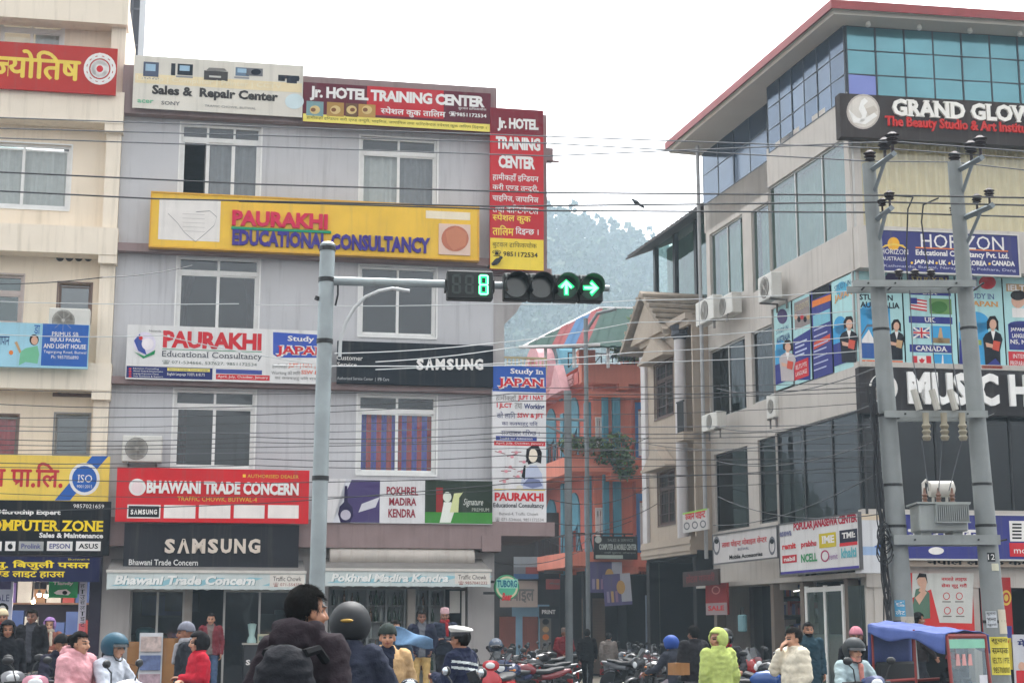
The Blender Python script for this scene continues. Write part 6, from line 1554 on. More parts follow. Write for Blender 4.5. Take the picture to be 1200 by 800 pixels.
# street poles further down
for (px, y1, Y, rad, lab, nm) in ((667, 458, 42, .1, 'grey steel street pole with a short side arm in front of the coral house', 'street_pole'), (689.5, 373, 46, .065, 'tall thin pale pipe mast with a bent top beside the coral house', 'pipe_mast')):
    b = at(px, HZ, Y); t = at(px - 1, y1, Y); r = thing(nm, lab, 'pole', (b.x, b.y, 0))
    m = MB(); m.tube([(0, 0, 0), (0, 0, t.z)], rad, 12); m.build('shaft', M('weathered_pole', (126, 132, 134), .7, .15, 3), r, smooth=True)
    if nm == 'street_pole': m = MB(); m.tube([(-1.0, 0, at(px, 490, Y).z), (.45, 0, at(px, 492, Y).z)], .04, 6); m.tube([(-.8, 0, at(px, 494, Y).z), (-.1, 0, at(px, 508, Y).z)], .03, 6); m.build('side_arm', M('weathered_pole', (126, 132, 134)), r)
    else: m = MB(); m.tube([(0, 0, t.z - .4), (.35, 0, t.z + .15), (.9, -.2, t.z + .25)], .05, 8); m.build('bent_top', M('weathered_pole', (126, 132, 134)), r)
# ================================================================== TRAFFIC SIGNAL
TY = 17.0
tb = at(370, HZ, TY); tt = at(384, 287, TY)
foot = Vector((tb.x - (tt.x - tb.x) * tb.z / (tt.z - tb.z), TY, 0)); d = tt - foot
sg = thing('signal_pole', 'galvanised signal pole with long horizontal arm and curved cable pipe', 'signal pole', foot)
GALV = M('galvanised_pole', (150, 158, 160), .45, .2, 3, metal=.35, streak=.45, dirt=(120, 118, 108))
m = MB(); m.tube([d * (i / 12) for i in range(13)], .085, 24); m.tube([d, d + Vector((0, 0, .03))], [.09, .06], 24)
m.build('shaft', GALV, sg, smooth=True)
for y in (292, 328, 400, 560): f = frac_of(foot, d, y); q = d * f; m = MB(); m.tube([q - Vector((0, 0, .025)), q + Vector((0, 0, .025))], .092, 20); m.build('clamp_band', BLACKM, sg)
m = MB(); m.tube([d * frac_of(foot, d, 352) + Vector((-.1, -.03, 0)), d * frac_of(foot, d, 352) + Vector((-.085, -.03, .04))], .03, 8)
m.build('lug', BLACKM, sg)
az = at(392, 329, TY).z
pa = at(384, 329, TY); pa.x = (foot + d * frac_of(foot, d, 329)).x; pe = at_z(714, 338, az)
m = MB(); m.tube([pa - foot, pe - foot], [.05, .036], 16); m.build('arm', GALV, sg, smooth=True)
arc = [(398, 418), (399, 398), (405, 378), (415, 361), (428, 348), (444, 341), (460, 338), (480, 341)]
m = MB(); m.tube([at(x, y, TY - .02) - foot for x, y in arc], .02, 10); m.build('cable_pipe', M('cable_pipe_white', (190, 192, 192), .5), sg, smooth=True)
m = MB(); m.tube([at(x, y, TY - .05) - foot for x, y in ((396, 334), (396, 345), (393, 358))], .012, 6); m.build('loose_cable', BLACKM, sg)
AF = Face((pa.x, pa.y), math.atan2(pe.y - pa.y, pe.x - pa.x))
HOUS = M('signal_black', (28, 32, 32), .5, .1, 4)
GLOW = M('green_signal_light', (10, 255, 128), .4, 0, emit=.5)
GLOWC = M('green_signal_core', (170, 255, 220), .4, 0, emit=.4)
UNLIT = M('unlit_segment', (58, 66, 64), .5, .05)
def box_at(b, off): a = hole(AF, *b, off); return a
# countdown
a = box_at((524, 578, 317, 350), .1)
cdn = thing('countdown_timer', 'black countdown display hanging on the signal arm, showing a green eight', 'countdown timer', AF.pt(a[0], .1, a[2]), AF.a)
W2, H2 = a[1] - a[0], a[3] - a[2]
m = MB(); m.bevbox(0, W2, 0, .16, 0, H2, .012); m.build('case', HOUS, cdn)
def seg8(mb, cx, cz, w, h, t, y, mi=0):
    for (x0, x1, z0, z1) in ((cx - w / 2 + t * .6, cx + w / 2 - t * .6, cz + h / 2 - t, cz + h / 2), (cx - w / 2 + t * .6, cx + w / 2 - t * .6, cz - t / 2, cz + t / 2), (cx - w / 2 + t * .6, cx + w / 2 - t * .6, cz - h / 2, cz - h / 2 + t),
                             (cx - w / 2, cx - w / 2 + t, cz + t * .4, cz + h / 2 - t * .5), (cx + w / 2 - t, cx + w / 2, cz + t * .4, cz + h / 2 - t * .5), (cx - w / 2, cx - w / 2 + t, cz - h / 2 + t * .5, cz - t * .4), (cx + w / 2 - t, cx + w / 2, cz - h / 2 + t * .5, cz - t * .4)):
        mb.box(x0, x1, y - .004, y, z0, z1, mi)
for i, f in enumerate((.2, .48)):
    m = MB(); seg8(m, W2 * f, H2 * .5, W2 * .19, H2 * .68, .026, -.004); m.build('unlit_digit', UNLIT, cdn)
m = MB(); seg8(m, W2 * .79, H2 * .5, W2 * .22, H2 * .74, .036, -.004); m.build('lit_digit', GLOW, cdn)
m = MB(); seg8(m, W2 * .79, H2 * .5, W2 * .2, H2 * .7, .014, -.0095); m.build('digit_core', GLOWC, cdn)
for x in (-.02, W2): 
    m = MB(); m.box(x, x + .02, .04, .2, H2 * .3, H2 * .7); m.build('bracket', HOUS, cdn)
# four lamp head
a = box_at((590, 707, 321, 352), .1)
hd = thing('traffic_light', 'black horizontal four lamp traffic light with lit green up and right arrows', 'traffic light', AF.pt(a[0], .1, a[2]), AF.a)
W3, H3 = a[1] - a[0], a[3] - a[2]
m = MB()
for k in range(4): m.bevbox(W3 * k / 4 + .002, W3 * (k + 1) / 4 - .002, 0, .15, 0, H3, .012)
m.build('housing', HOUS, hd)
for k in range(4):
    cx, cz, r_ = W3 * (k + .5) / 4, H3 * .5, H3 * .42
    m = MB(); m.lathe([(r_, -.012), (r_ * .98, -.002)], (cx, 0, cz), 'y', 28); ln = m.build('lens', M('dark_lens', (24, 40, 38), .2, .05, 8, spec=.8) if k < 2 else M('green_lens', (14, 70, 52), .3, .05, 8), hd)
    m = MB(); n = 22; vs = []
    for i in range(n + 1):
        t = R(-35) + R(250) * i / n
        for rr, y in ((r_ * 1.04, -.002), (r_ * 1.04, -.17 - .03 * math.sin(t)), (r_ * .99, -.17 - .03 * math.sin(t)), (r_ * .99, -.002)): vs.append((cx + rr * math.cos(t), y, cz + rr * math.sin(t)))
    m.add(vs, [(4 * i + j, 4 * i + (j + 1) % 4, 4 * i + 4 + (j + 1) % 4, 4 * i + 4 + j) for i in range(n) for j in range(4)]); m.build('visor', HOUS, hd)
    if k >= 2:
        def arrow(sc, w):
            L_ = r_ * .72 * sc
            pts = [(-w, -L_), (w, -L_), (w, L_ * .35), (L_ * .62, -L_ * .2), (L_ * .62 + w * 1.4, L_ * .1), (0, L_), (-L_ * .62 - w * 1.4, L_ * .1), (-L_ * .62, -L_ * .2), (-w, L_ * .35)]
            if k == 3: pts = [(p[1], -p[0]) for p in pts]
            return [(cx + p[0], cz + p[1]) for p in pts]
        m = MB(); m.prism(arrow(1, .026), -.018, -.0125); m.build('arrow', GLOW, ln)
        m = MB(); m.prism(arrow(.86, .013), -.022, -.0185); m.build('arrow_core', GLOWC, ln)
for k in range(4):
    m = MB(); m.box(W3 * (k + .08) / 4, W3 * (k + .14) / 4, -.02, -.002, H3 * .84, H3 * .94); m.build('latch', M('latch_grey', (150, 156, 154), .5), hd)
# a pigeon and a bird on the wire
def bird(p, s_, rz, label):
    r = thing('bird', label, 'bird', p, rz)
    m = MB(); m.ell((0, 0, .09), (.055, .11, .06), rot=Matrix.Rotation(R(-30), 3, 'X')); m.ell((0, -.1, .16), (.035, .04, .036)); m.tube([(0, -.13, .16), (0, -.165, .152)], [.012, .002], 6); m.tube([(0, .08, .05), (0, .22, -.02)], [.045, .03], 8); m.tube([(.02, 0, .05), (.02, -.01, 0)], .006, 5); m.tube([(-.02, 0, .05), (-.02, -.01, 0)], .006, 5)
    o = m.build('body', M('bird_slate', (52, 56, 60), .8, .25, 20), r); md = o.modifiers.new('r', 'REMESH'); md.mode = 'VOXEL'; md.voxel_size = .008; md.use_smooth_shade = True
    r.scale = (s_,) * 3
    return r
bird(G.pt(G.s_(578, 305), .5, G.z_(578, 311, .5)), 1.15, R(60), 'dark pigeon perched on the building corner behind the signal')
# bits on the roof line
m = MB(); r = thing('roof_spout', 'short dark pipe sticking up behind the hotel board', 'pipe', G.pt(G.s_(506, 104), -.2, G.z_(506, 106))); m.tube([(0, 0, -.4), (0, 0, .0), (-.14, 0, .1)], .035, 8); m.build('pipe', BLACKM, r)

# ================================================================== CABLES
CAB_B = M('cable_black', (40, 41, 44), .6, 0); CAB_W = M('cable_pale', (176, 178, 178), .5, 0); CAB_G = M('cable_grey', (84, 86, 90), .6, 0)
def cable(pts, mat, rad, name, label, group, sag=.0):
    """pts: (px, py, distance) support points, with a little sag between them"""
    W = [at(*p) for p in pts]; path = []
    for a, b in zip(W, W[1:]):
        n = 10
        for i in range(n + (b is W[-1])):
            t = i / n; q = a + (b - a) * t; q.z -= sag * 4 * t * (1 - t); path.append(q)
    o = path[0]; m = MB(); m.tube([p - o for p in path], rad, 5)
    c = m.build(name, mat, None); c.location = o
    return tag(c, label, 'cable', group)
HT = 'high power lines from the pole tops'
for pts in ([(-60, 136, 25), (640, 160, 24), (1036, 174, 23)], [(-60, 149, 25), (640, 168, 24), (1017, 189, 23)], [(-60, 160, 25), (640, 183, 24), (1047, 166, 22.3), (1260, 182, 22)]):
    cable(pts, CAB_G, .011, 'power_line', 'thin dark power line running from the pole top across the facades', HT)
for pts in ([(1036, 174, 22.6), (1135, 181, 22.6), (1260, 190, 22)], [(1017, 189, 23), (1116, 190, 23), (1260, 206, 23)]): cable(pts, CAB_G, .01, 'power_line', 'short span of thin power line over the curtained storey', 'power line spans over the curtained storey')
M2 = 'middle power lines crossing the yellow board'
for pts in ([(-60, 199, 25), (300, 216, 24.6), (640, 226, 24), (1043, 229, 22.4), (1260, 233, 22)], [(-60, 221, 25), (180, 233, 24.6), (580, 242, 24), (1036, 237, 22.7), (1260, 242, 22)], [(280, 236, 24.6), (640, 247, 24), (1026, 249, 23), (1260, 256, 23)]):
    cable(pts, CAB_B, .014, 'power_line', 'black power line crossing in front of the yellow board', M2)
lo = 'pale service cables sagging across the street'
for pts in ([(300, 357, 26), (575, 356, 25), (740, 352, 25), (1010, 340, 24)], [(392, 414, 22), (578, 402, 24), (740, 378, 25), (1005, 364, 25)], [(440, 424, 22), (600, 407, 24), (745, 397, 25), (1005, 378, 25)], [(440, 433, 22), (740, 413, 25), (1005, 394, 25)], [(320, 428, 20), (740, 425, 25), (1010, 411, 25)], [(-40, 352, 26), (280, 356, 26)], [(0, 392, 27), (190, 393, 26), (390, 430, 26)]):
    cable(pts, CAB_W, .0075, 'service_cable', 'pale service cable sagging across the street between facades and poles', lo, .03)
bl = 'black telephone cables bundled across the facades'
rr_ = random.Random(4)
for (yl, ym, yr, ye) in ((330, 310, 0, 0), (455, 462, 455, 448), (470, 476, 461, 452), (489, 486, 470, 458), (496, 495, 485, 470), (503, 507, 500, 497), (512, 512, 506, 500), (519, 518, 512, 506), (528, 524, 517, 520), (531, 530, 525, 527), (540, 537, 533, 534), (546, 545, 547, 538), (560, 566, 560, 552), (575, 582, 573, 560), (600, 590, 566, 545)):
    if yr == 0: cable([(-40, 332, 26), (120, 325, 26), (225, 311, 30)], CAB_B, .009, 'telephone_cable', 'black telephone cable strung low across the facades', bl, .05); continue
    cable([(-60, yl, 27), (300, ym, 25), (600, yr, 25 + rr_.random()), (1040, ye, 23.3)], CAB_B if rr_.random() < .7 else CAB_G, rr_.uniform(.0045, .008), 'telephone_cable', 'black telephone cable strung low across the facades', bl, rr_.uniform(.0, .08))
for (x0, y0, x1, y1) in ((840, 455, 1030, 430), (838, 500, 1032, 470), (840, 540, 1040, 512), (842, 582, 1045, 600), (836, 615, 1045, 545), (760, 520, 1040, 495)):
    cable([(x0, y0, 36), (x1, y1, 23.2)], CAB_B, .009, 'drop_cable', 'dark drop cable slanting past the street side windows to the pole', 'drop cables slanting to the pole', .25)
for (x0, y0, x1, y1, Y0, Y1) in ((578, 622, 740, 610, 38, 48), (560, 655, 690, 640, 38, 48), (640, 520, 760, 512, 40, 48), (645, 585, 760, 570, 40, 48), (645, 612, 770, 590, 40, 48), (640, 632, 700, 622, 40, 46)):
    cable([(x0, y0, Y0), (x1, y1, Y1)], CAB_B, .011, 'drop_cable', 'dark cable drooping across the coral house front', 'cables drooping across the coral house', .3)
# cable tangle running down the plain pole
tg = thing('cable_bundle', 'tangled bundle of black cables hanging down the plain utility pole', 'cables', fA)
m = MB()
for k in range(12):
    x = -.2 - rr_.uniform(0, .08); path = []
    for i in range(14):
        f = .6 - i * .033; q = dA * f + Vector((x - .03 * math.sin(i * 1.3 + k), -.1 - .05 * math.cos(i + k * 2), 0)) ; path.append(q)
    m.tube(path, .010, 5)
for k in range(6):
    c = dA * .33 + Vector((-.22, -.15, -.1 + .05 * k)); rad = rr_.uniform(.12, .22)
    m.tube([c + Vector((rad * math.cos(t * .5) * .6, .05 * math.sin(t), rad * math.sin(t * .5))) for t in range(13)], .01, 5)
m.build('bundle', CAB_B, tg)
for (pts, lab) in (([(1044, 229, 22.5), (1070, 231, 22.8), (1064, 245, 22.9), (1062, 300, 23), (1064, 335, 23)], 'black jumper cable looping down beside the plain pole'), ([(1100, 232, 22.6), (1082, 240, 22.8), (1080, 260, 23), (1090, 336, 23)], 'black jumper cable looping down over the dark blue board')): cable(pts, CAB_B, .012, 'jumper_cable', lab, 'jumper cables beside the poles')
for k, (x0, x1) in enumerate(((1066, 1080), (1090, 1104), (1112, 1127))): cable([(x0, 340, 23), (x0 + 4, 420, 22.9), (x1, 487, 22.8)], CAB_G, .008, 'jumper_cable', 'thin jumper wire dropping from the top beam to a fuse cut out', 'jumper wires to the fuses'); cable([(x1, 515, 22.8), (1088 + k * 12, 575, 22.8)], CAB_G, .008, 'jumper_cable', 'thin jumper wire dropping from a fuse to the transformer', 'jumper wires to the transformer')
p = at(746, 241.5, 23.8); bird(p, .6, R(-70), 'small dark bird perched on the wire against the sky')
# ================================================================== PEOPLE
def grid_sheet(fn, nu, nv, name, mat, par, th=.01):
    m = MB(); vs = [fn(i / nu, j / nv) for j in range(nv + 1) for i in range(nu + 1)]
    m.add(vs, [(j * (nu + 1) + i, j * (nu + 1) + i + 1, (j + 1) * (nu + 1) + i + 1, (j + 1) * (nu + 1) + i) for j in range(nv) for i in range(nu)])
    o = m.build(name, mat, par, smooth=True); o.modifiers.new('t', 'SOLIDIFY').thickness = th; return o
def cloth(rgb, rough=.92):
    k = .7 if max(rgb) < 112 else .92
    return M('cloth_%d_%d_%d' % tuple(rgb), tuple(int(v * k) for v in rgb), rough, .2, 14, bump=.25, spec=.12)
def skin(rgb): return M('skin_%d_%d_%d' % tuple(rgb), rgb, .55, .06, 12)
SK = [skin((170, 122, 96)), skin((148, 102, 78)), skin((186, 140, 114)), skin((124, 84, 66))]
EYE_D = M('eye_dark', (28, 22, 20), .3, 0); LIP = M('lip', (142, 84, 76), .5, 0); HAIRM = M('hair_black', (21, 19, 18), .9, .3, 40, bump=.8, spec=.12); HAIRG = M('hair_grey', (120, 116, 112), .7, .2, 30)
def remeshed(mb, voxel, mats, name, parent, pick=None, smooth_it=2, disp=None):
    me = bpy.data.meshes.new('t'); me.from_pydata(mb.v, [], mb.f)
    o = bpy.data.objects.new('t', me); COL.objects.link(o)
    md = o.modifiers.new('r', 'REMESH'); md.mode = 'VOXEL'; md.voxel_size = voxel
    if smooth_it: ms = o.modifiers.new('s', 'SMOOTH'); ms.iterations = smooth_it; ms.factor = .5
    dg = bpy.context.evaluated_depsgraph_get()
    me2 = bpy.data.meshes.new_from_object(o.evaluated_get(dg))
    bpy.data.objects.remove(o); bpy.data.meshes.remove(me)
    me2.name = name
    if disp:
        ns = [v.normal.copy() for v in me2.vertices]
        for v, n_ in zip(me2.vertices, ns): v.co += n_ * disp(v.co)
    me2.materials.clear()
    for m in (mats if isinstance(mats, list) else [mats]): me2.materials.append(m)
    if pick: me2.polygons.foreach_set('material_index', [pick(p.center) for p in me2.polygons])
    me2.polygons.foreach_set('use_smooth', [True] * len(me2.polygons)); me2.update()
    r = bpy.data.objects.new(name, me2); COL.objects.link(r); r.parent = parent
    return r
def rc(mb, a, b, ra, rb, n=10):
    a, b = Vector(a), Vector(b); L_ = (b - a).length
    if L_ < 1e-4: mb.ell(a, (ra,) * 3, n, 6); return
    d = (b - a) / L_; path = []; rs = []
    for k in (0, 1, 2): t = k / 2.5; path.append(a - d * ra * math.cos(t * math.pi / 2) * .98); rs.append(max(.002, ra * math.sin(t * math.pi / 2) if k else .15 * ra))
    path += [a, b]; rs += [ra, rb]
    for k in (2, 1, 0): t = k / 2.5; path.append(b + d * rb * math.cos(t * math.pi / 2) * .98); rs.append(max(.002, rb * math.sin(t * math.pi / 2) if k else .15 * rb))
    mb.tube(path, rs, n)
def loft(mb, rings, T, n=18):
    vs = []; fs = []
    for (z, rx, ry, yc) in rings:
        for k in range(n):
            a = 2 * math.pi * k / n; vs.append(T(Vector((rx * math.copysign(abs(math.cos(a)) ** .85, math.cos(a)), yc + ry * math.copysign(abs(math.sin(a)) ** .85, math.sin(a)), z))))
    for i in range(len(rings) - 1):
        for k in range(n): j = (k + 1) % n; fs.append((i * n + k, i * n + j, i * n + n + j, i * n + n + k))
    fs.append(tuple(range(n - 1, -1, -1))); fs.append(tuple((len(rings) - 1) * n + k for k in range(n)))
    mb.add(vs, fs)
def shell(name, c, r, keep, mat, parent, T, th=.012, nu=28, nv=18, disp=None):
    t = MB(); t.ell((0, 0, 0), r, nu, nv); b = MB()
    for f in t.f:
        q = sum((Vector(t.v[i]) for i in f), Vector()) / len(f)
        if keep(q): b.add([t.v[i] for i in f], [tuple(range(len(f)))])
    # weld
    key = {}; vs = []; fs = []
    for f in b.f:
        g = []
        for i in f:
            k = tuple(round(x, 5) for x in b.v[i])
            if k not in key: key[k] = len(vs); vs.append(b.v[i])
            g.append(key[k])
        g2 = list(dict.fromkeys(g))
        if len(g2) > 2: fs.append(tuple(g2))
    m = MB(); m.v = [tuple(T(Vector(v) * (1 + (disp(Vector(v)) if disp else 0)) + Vector(c))) for v in vs]; m.f = fs; m.m = [0] * len(fs)
    o = m.build(name, mat, parent, smooth=True)
    so_ = o.modifiers.new('thick', 'SOLIDIFY'); so_.thickness = th; so_.offset = 0
    return o
def hand(mb, w, d, pn, side, grip=.5):
    """palm, four curled fingers and a thumb; d along the forearm, pn where the palm looks"""
    d = d.normalized(); s_ = d.cross(pn).normalized() * side; pn = s_.cross(d).normalized() * side
    c = w + d * .05
    for q in (-.026, -.009, .009, .026): rc(mb, w + s_ * q * .6, w + d * .088 + s_ * q, .016, .0125, 8)
    for q, L_ in ((-.028, .062), (-.0095, .074), (.0095, .069), (.028, .054)):
        a = w + d * .088 + s_ * q; b = a + (d * math.cos(grip) + pn * math.sin(grip)) * L_ * .55; e = b + (d * math.cos(grip * 2.2) + pn * math.sin(grip * 2.2)) * L_ * .5
        rc(mb, a, b, .0098, .0088, 8); rc(mb, b, e, .0088, .007, 8)
    a = w + d * .03 - s_ * .03; b = a - s_ * .03 + d * .03 + pn * .012; e = b + d * .03 + pn * .014
    rc(mb, a, b, .0115, .010, 8); rc(mb, b, e, .010, .008, 8)
POSES = {
    'stand': {},
    'walk': dict(knL=(.1, -.16, .5), anL=(.1, -.24, .1), knR=(-.1, .06, .5), anR=(-.1, .3, .14), elL=(.23, .1, 1.12), wrL=(.22, .05, .88), elR=(-.23, -.02, 1.12), wrR=(-.21, -.2, .92)),
    'pockets': dict(elL=(.27, .08, 1.13), wrL=(.19, -.07, .95), elR=(-.27, .08, 1.13), wrR=(-.19, -.07, .95)),
    'folded': dict(elL=(.25, -.04, 1.13), wrL=(-.02, -.22, 1.14), elR=(-.25, -.04, 1.13), wrR=(.03, -.24, 1.1)),
    'back': dict(elL=(.25, .1, 1.14), wrL=(.04, .17, 1.0), elR=(-.25, .1, 1.14), wrR=(-.05, .2, .98)),
    'phone': dict(elL=(.25, -.06, 1.14), wrL=(.08, -.27, 1.2), elR=(-.25, -.04, 1.12), wrR=(-.05, -.26, 1.16)),
    'face': dict(elL=(.24, .02, 1.12), wrL=(.2, -.08, .9), elR=(-.2, -.18, 1.2), wrR=(-.06, -.17, 1.42)),
    'ride': dict(dz=-.12, lean=12, knL=(.2, -.4, .64), anL=(.19, -.22, .26), knR=(-.2, -.4, .64), anR=(-.19, -.22, .26), elL=(.3, -.22, 1.02), wrL=(.31, -.47, .95), elR=(-.3, -.22, 1.02), wrR=(-.31, -.47, .95)),
    'pillion': dict(dz=-.08, lean=6, knL=(.2, -.38, .7), anL=(.2, -.2, .36), knR=(-.2, -.38, .7), anR=(-.2, -.2, .36), elL=(.25, -.08, 1.06), wrL=(.12, -.3, .96), elR=(-.25, -.08, 1.06), wrR=(-.12, -.3, .96)),
    'carry': dict(elL=(.26, -.02, 1.1), wrL=(.14, -.3, 1.06), elR=(-.26, -.02, 1.1), wrR=(-.14, -.3, 1.06)),
}
def person(px, Y, H, face, label, pose='stand', z0=0, skin_=0, top=(60, 62, 76), puff=.025, hem=.84, trousers=(52, 54, 62), shirt=None, hair='short', hat=None, hatc=(60, 60, 64), hood=None, jv=.0145, badge=False, turn=0, nod=0, voxel=.0105, crease=.008, rings=0, collar=True, stripe=None, shoes=(44, 42, 42), skirt=None, group=None, over=None, scarf=None, x=None, beard=False, gloves=False, longhair=False):
    g = at(px, HZ, Y)
    t = thing('person', label, 'person', (g.x, Y, z0), R(face), group)
    s = H / 1.70
    P = dict(hip=(0, 0, .93), neck=(0, 0.005, 1.44), head=(0, -.02, 1.575), shL=(.175, 0, 1.385), elL=(.235, .03, 1.11), wrL=(.235, -.06, .87), hpL=(.088, 0, .92), knL=(.1, -.02, .5), anL=(.1, .02, .09))
    for k in ('sh', 'el', 'wr', 'hp', 'kn', 'an'): P[k + 'R'] = (-P[k + 'L'][0], P[k + 'L'][1], P[k + 'L'][2])
    ps = dict(POSES[pose]); ps.update(over or {})
    dz, lean = ps.pop('dz', 0), R(ps.pop('lean', 0))
    P.update(ps)
    ML = Matrix.Rotation(lean, 3, 'X')                    # forward is -y
    piv = Vector((0, 0, .93))
    def T(v): return (ML @ (Vector(v) - piv) + piv + Vector((0, 0, dz))) * s
    hc = T(P['head']); MH = Matrix.Rotation(R(turn), 3, 'Z') @ Matrix.Rotation(R(nod) + lean * .2, 3, 'X')
    def TH(v): return hc + (MH @ Vector(v)) * s
    J = {}
    for k in P:
        if k[:2] in ('sh',): J[k] = T(P[k])
        elif k[:2] in ('el', 'wr'): J[k] = (Vector(P[k]) if dz else T(P[k]) / s) * s
        elif k[:2] == 'hp': J[k] = (Vector(P[k]) + Vector((0, 0, dz))) * s
        elif k[:2] in ('kn', 'an'): J[k] = Vector(P[k]) * s
    # ---- the body, one skin
    b = MB()
    loft(b, [(.84, .10, .08, 0), (.9, .15, .11, 0), (.97, .158, .115, 0), (1.08, .138, .1, 0), (1.22, .155, .107, 0), (1.33, .165, .1, .005), (1.4, .13, .075, .01), (1.45, .062, .058, .008), (1.5, .054, .056, .0)], T)
    rc(b, T((0, .005, 1.42)), TH((0, .015, -.05)), .055 * s, .052 * s)
    b.ell(TH((0, .012, .03)), (.076 * s, .094 * s, .092 * s), 18, 12, rot=MH); b.ell(TH((0, -.022, -.035)), (.060 * s, .068 * s, .078 * s), 16, 10, rot=MH); b.ell(TH((0, -.045, -.082)), (.034 * s, .036 * s, .028 * s), 12, 8, rot=MH)
    rc(b, TH((0, -.088, .012)), TH((0, -.108, -.028)), .010 * s, .0165 * s, 8); b.ell(TH((0, -.088, .026)), (.05 * s, .012 * s, .011 * s), 12, 6, rot=MH); b.ell(TH((0, -.088, -.056)), (.024 * s, .011 * s, .010 * s), 10, 6, rot=MH)
    for q in (-1, 1): b.ell(TH((q * .078, .008, -.008)), (.012 * s, .024 * s, .034 * s), 10, 7, rot=MH); b.ell(TH((q * .04, -.066, -.03)), (.026 * s, .02 * s, .022 * s), 10, 6, rot=MH)
    for q in 'LR':
        sd = 1 if q == 'L' else -1
        rc(b, J['sh' + q], J['el' + q], .05 * s, .04 * s); rc(b, J['el' + q], J['wr' + q], .04 * s, .026 * s)
        d = J['wr' + q] - J['el' + q]
        pn = Vector((-sd, -.15, 0)) if d.normalized().z < -.6 else (Vector((0, 0, -1)) if abs(d.normalized().z) < .7 else Vector((-sd * .4, 1, 0)))
        hand(b, J['wr' + q], d, pn, sd, 1.0 if pose in ('ride', 'phone', 'carry') else .45)
        rc(b, J['hp' + q], J['kn' + q], .078 * s, .052 * s); rc(b, J['kn' + q], J['an' + q], .052 * s, .036 * s)
        fd = Vector((0, -1, 0)); rc(b, J['an' + q] + Vector((0, .03, -.045)) * s, J['an' + q] + (fd * .14 + Vector((0, 0, -.055))) * s, .035 * s, .03 * s)
    hi = MH.inverted()
    def pick(c):
        v = hi @ (c - hc) / s
        if abs(v.y + .085) < .045 and v.y < -.05 and abs(v.z) < .12 and abs(v.x) < .09:
            if .0085 > abs(v.z - .004) and .016 < abs(v.x) < .046: return 1
            if .0055 > abs(v.z - .031) and .014 < abs(v.x) < .052: return 1
            if .0075 > abs(v.z + .056) and abs(v.x) < .024: return 2
        return 0
    remeshed(b, voxel * s, [SK[skin_], EYE_D, LIP], 'body', t, pick, 2)
    # ---- trousers and shoes
    m = MB()
    for q in 'LR':
        rc(m, J['hp' + q], J['kn' + q], .098 * s, .072 * s); e = J['an' + q] + Vector((0, 0, .02)) * s; rc(m, J['kn' + q], e, .072 * s, .06 * s)
    loft(m, [(.82, .13, .1, 0), (.92, .172, .128, 0), (1.02, .162, .118, 0), (1.06, .15, .11, 0)], lambda v: (Vector(v) + Vector((0, 0, dz))) * s)
    if skirt: loft(m, [(.28, .27, .24, 0), (.6, .22, .19, 0), (.95, .18, .14, 0)], lambda v: (Vector(v) + Vector((0, 0, dz))) * s)
    remeshed(m, .018 * s, cloth(skirt or trousers), 'skirt' if skirt else 'trousers', t, None, 2, lambda c: .005 * NZ.noise(c * 14) + .004 * math.sin(c.z * 60 + 6 * NZ.noise(c * 5)))
    for q in 'LR':
        m = MB(); a = J['an' + q]; rc(m, a + Vector((0, .04, -.04)) * s, a + Vector((0, -.16, -.05)) * s, .046 * s, .038 * s); rc(m, a + Vector((0, .02, .02)) * s, a + Vector((0, .02, -.05)) * s, .046 * s, .05 * s)
        remeshed(m, .018 * s, cloth(shoes, .6), 'shoe', t)
    # ---- upper garment
    m = MB(); p = puff * .8
    loft(m, [(hem, .17 + p, .125 + p, 0), (hem + .03, .176 + p, .132 + p, 0), (.97 if hem < .93 else hem + .06, .172 + p, .128 + p, 0), (1.08, .158 + p, .116 + p, 0), (1.22, .17 + p, .122 + p, 0), (1.34, .182 + p * .8, .115 + p * .8, .005), (1.41, .15 + p * .6, .088 + p * .5, .01), (1.45, .085 + p * .4, .078 + p * .3, .01)] + ([(1.485, .082 + p * .35, .082 + p * .3, .008), (1.5, .07, .07, .008)] if collar else []), T)
    for q in 'LR':
        d = (J['wr' + q] - J['el' + q]).normalized()
        rc(m, J['sh' + q], J['el' + q], (.064 + p * .8) * s, (.052 + p * .6) * s, 12); rc(m, J['el' + q], J['wr' + q] - d * .012 * s, (.052 + p * .6) * s, (.040 + p * .35) * s, 12)
    if hood == 'down': m.ell(T((0, .10 + p, 1.44)), (.125 * s, .06 * s, .085 * s), 14, 9); m.ell(T((0, .085 + p, 1.5)), (.115 * s, .045 * s, .05 * s), 14, 9)
    if hood == 'down':
        for q in (-1, 1): m.ell(T((q * .085, .03, 1.475)), (.045 * s, .075 * s, .055 * s), 12, 8)
    mats = [cloth(top)]
    if shirt: mats.append(cloth(shirt))
    if stripe: mats += [M('reflective_strip', (190, 196, 196), .4, .05)]
    li = ML.inverted()
    def pk(c):
        v = li @ (c / s - Vector((0, 0, dz)) - piv) + piv
        if shirt and v.y < -.05 and abs(v.x) < .045 + max(0, (1.2 - v.z)) * .06 + max(0, v.z - 1.3) * .25 and v.z > hem: return 1
        if stripe and v.y > .02 and abs(v.x) < .3 and (abs(v.z - 1.33 - .12 * v.x) < .013 or abs(v.z - 1.27 - .12 * v.x) < .013): return len(mats) - 1
        return 0
    def dp(c):
        q = Vector((c.x * 9, c.y * 9, c.z * 15 + 5 * c.x))
        v = crease * (.9 - 2.6 * abs(NZ.noise(q)) - 1.2 * abs(NZ.noise(q * 2.3 + Vector((3, 1, 7))))) + .5 * crease * NZ.noise(c * 6)
        if rings: v += .007 * abs(math.sin((c.z + .1 * c.y + .02 * NZ.noise(c * 5)) * math.pi / rings)) - .004
        return v
    remeshed(m, jv * s, mats, 'jacket', t, pk if (shirt or stripe) else None, 2, dp)
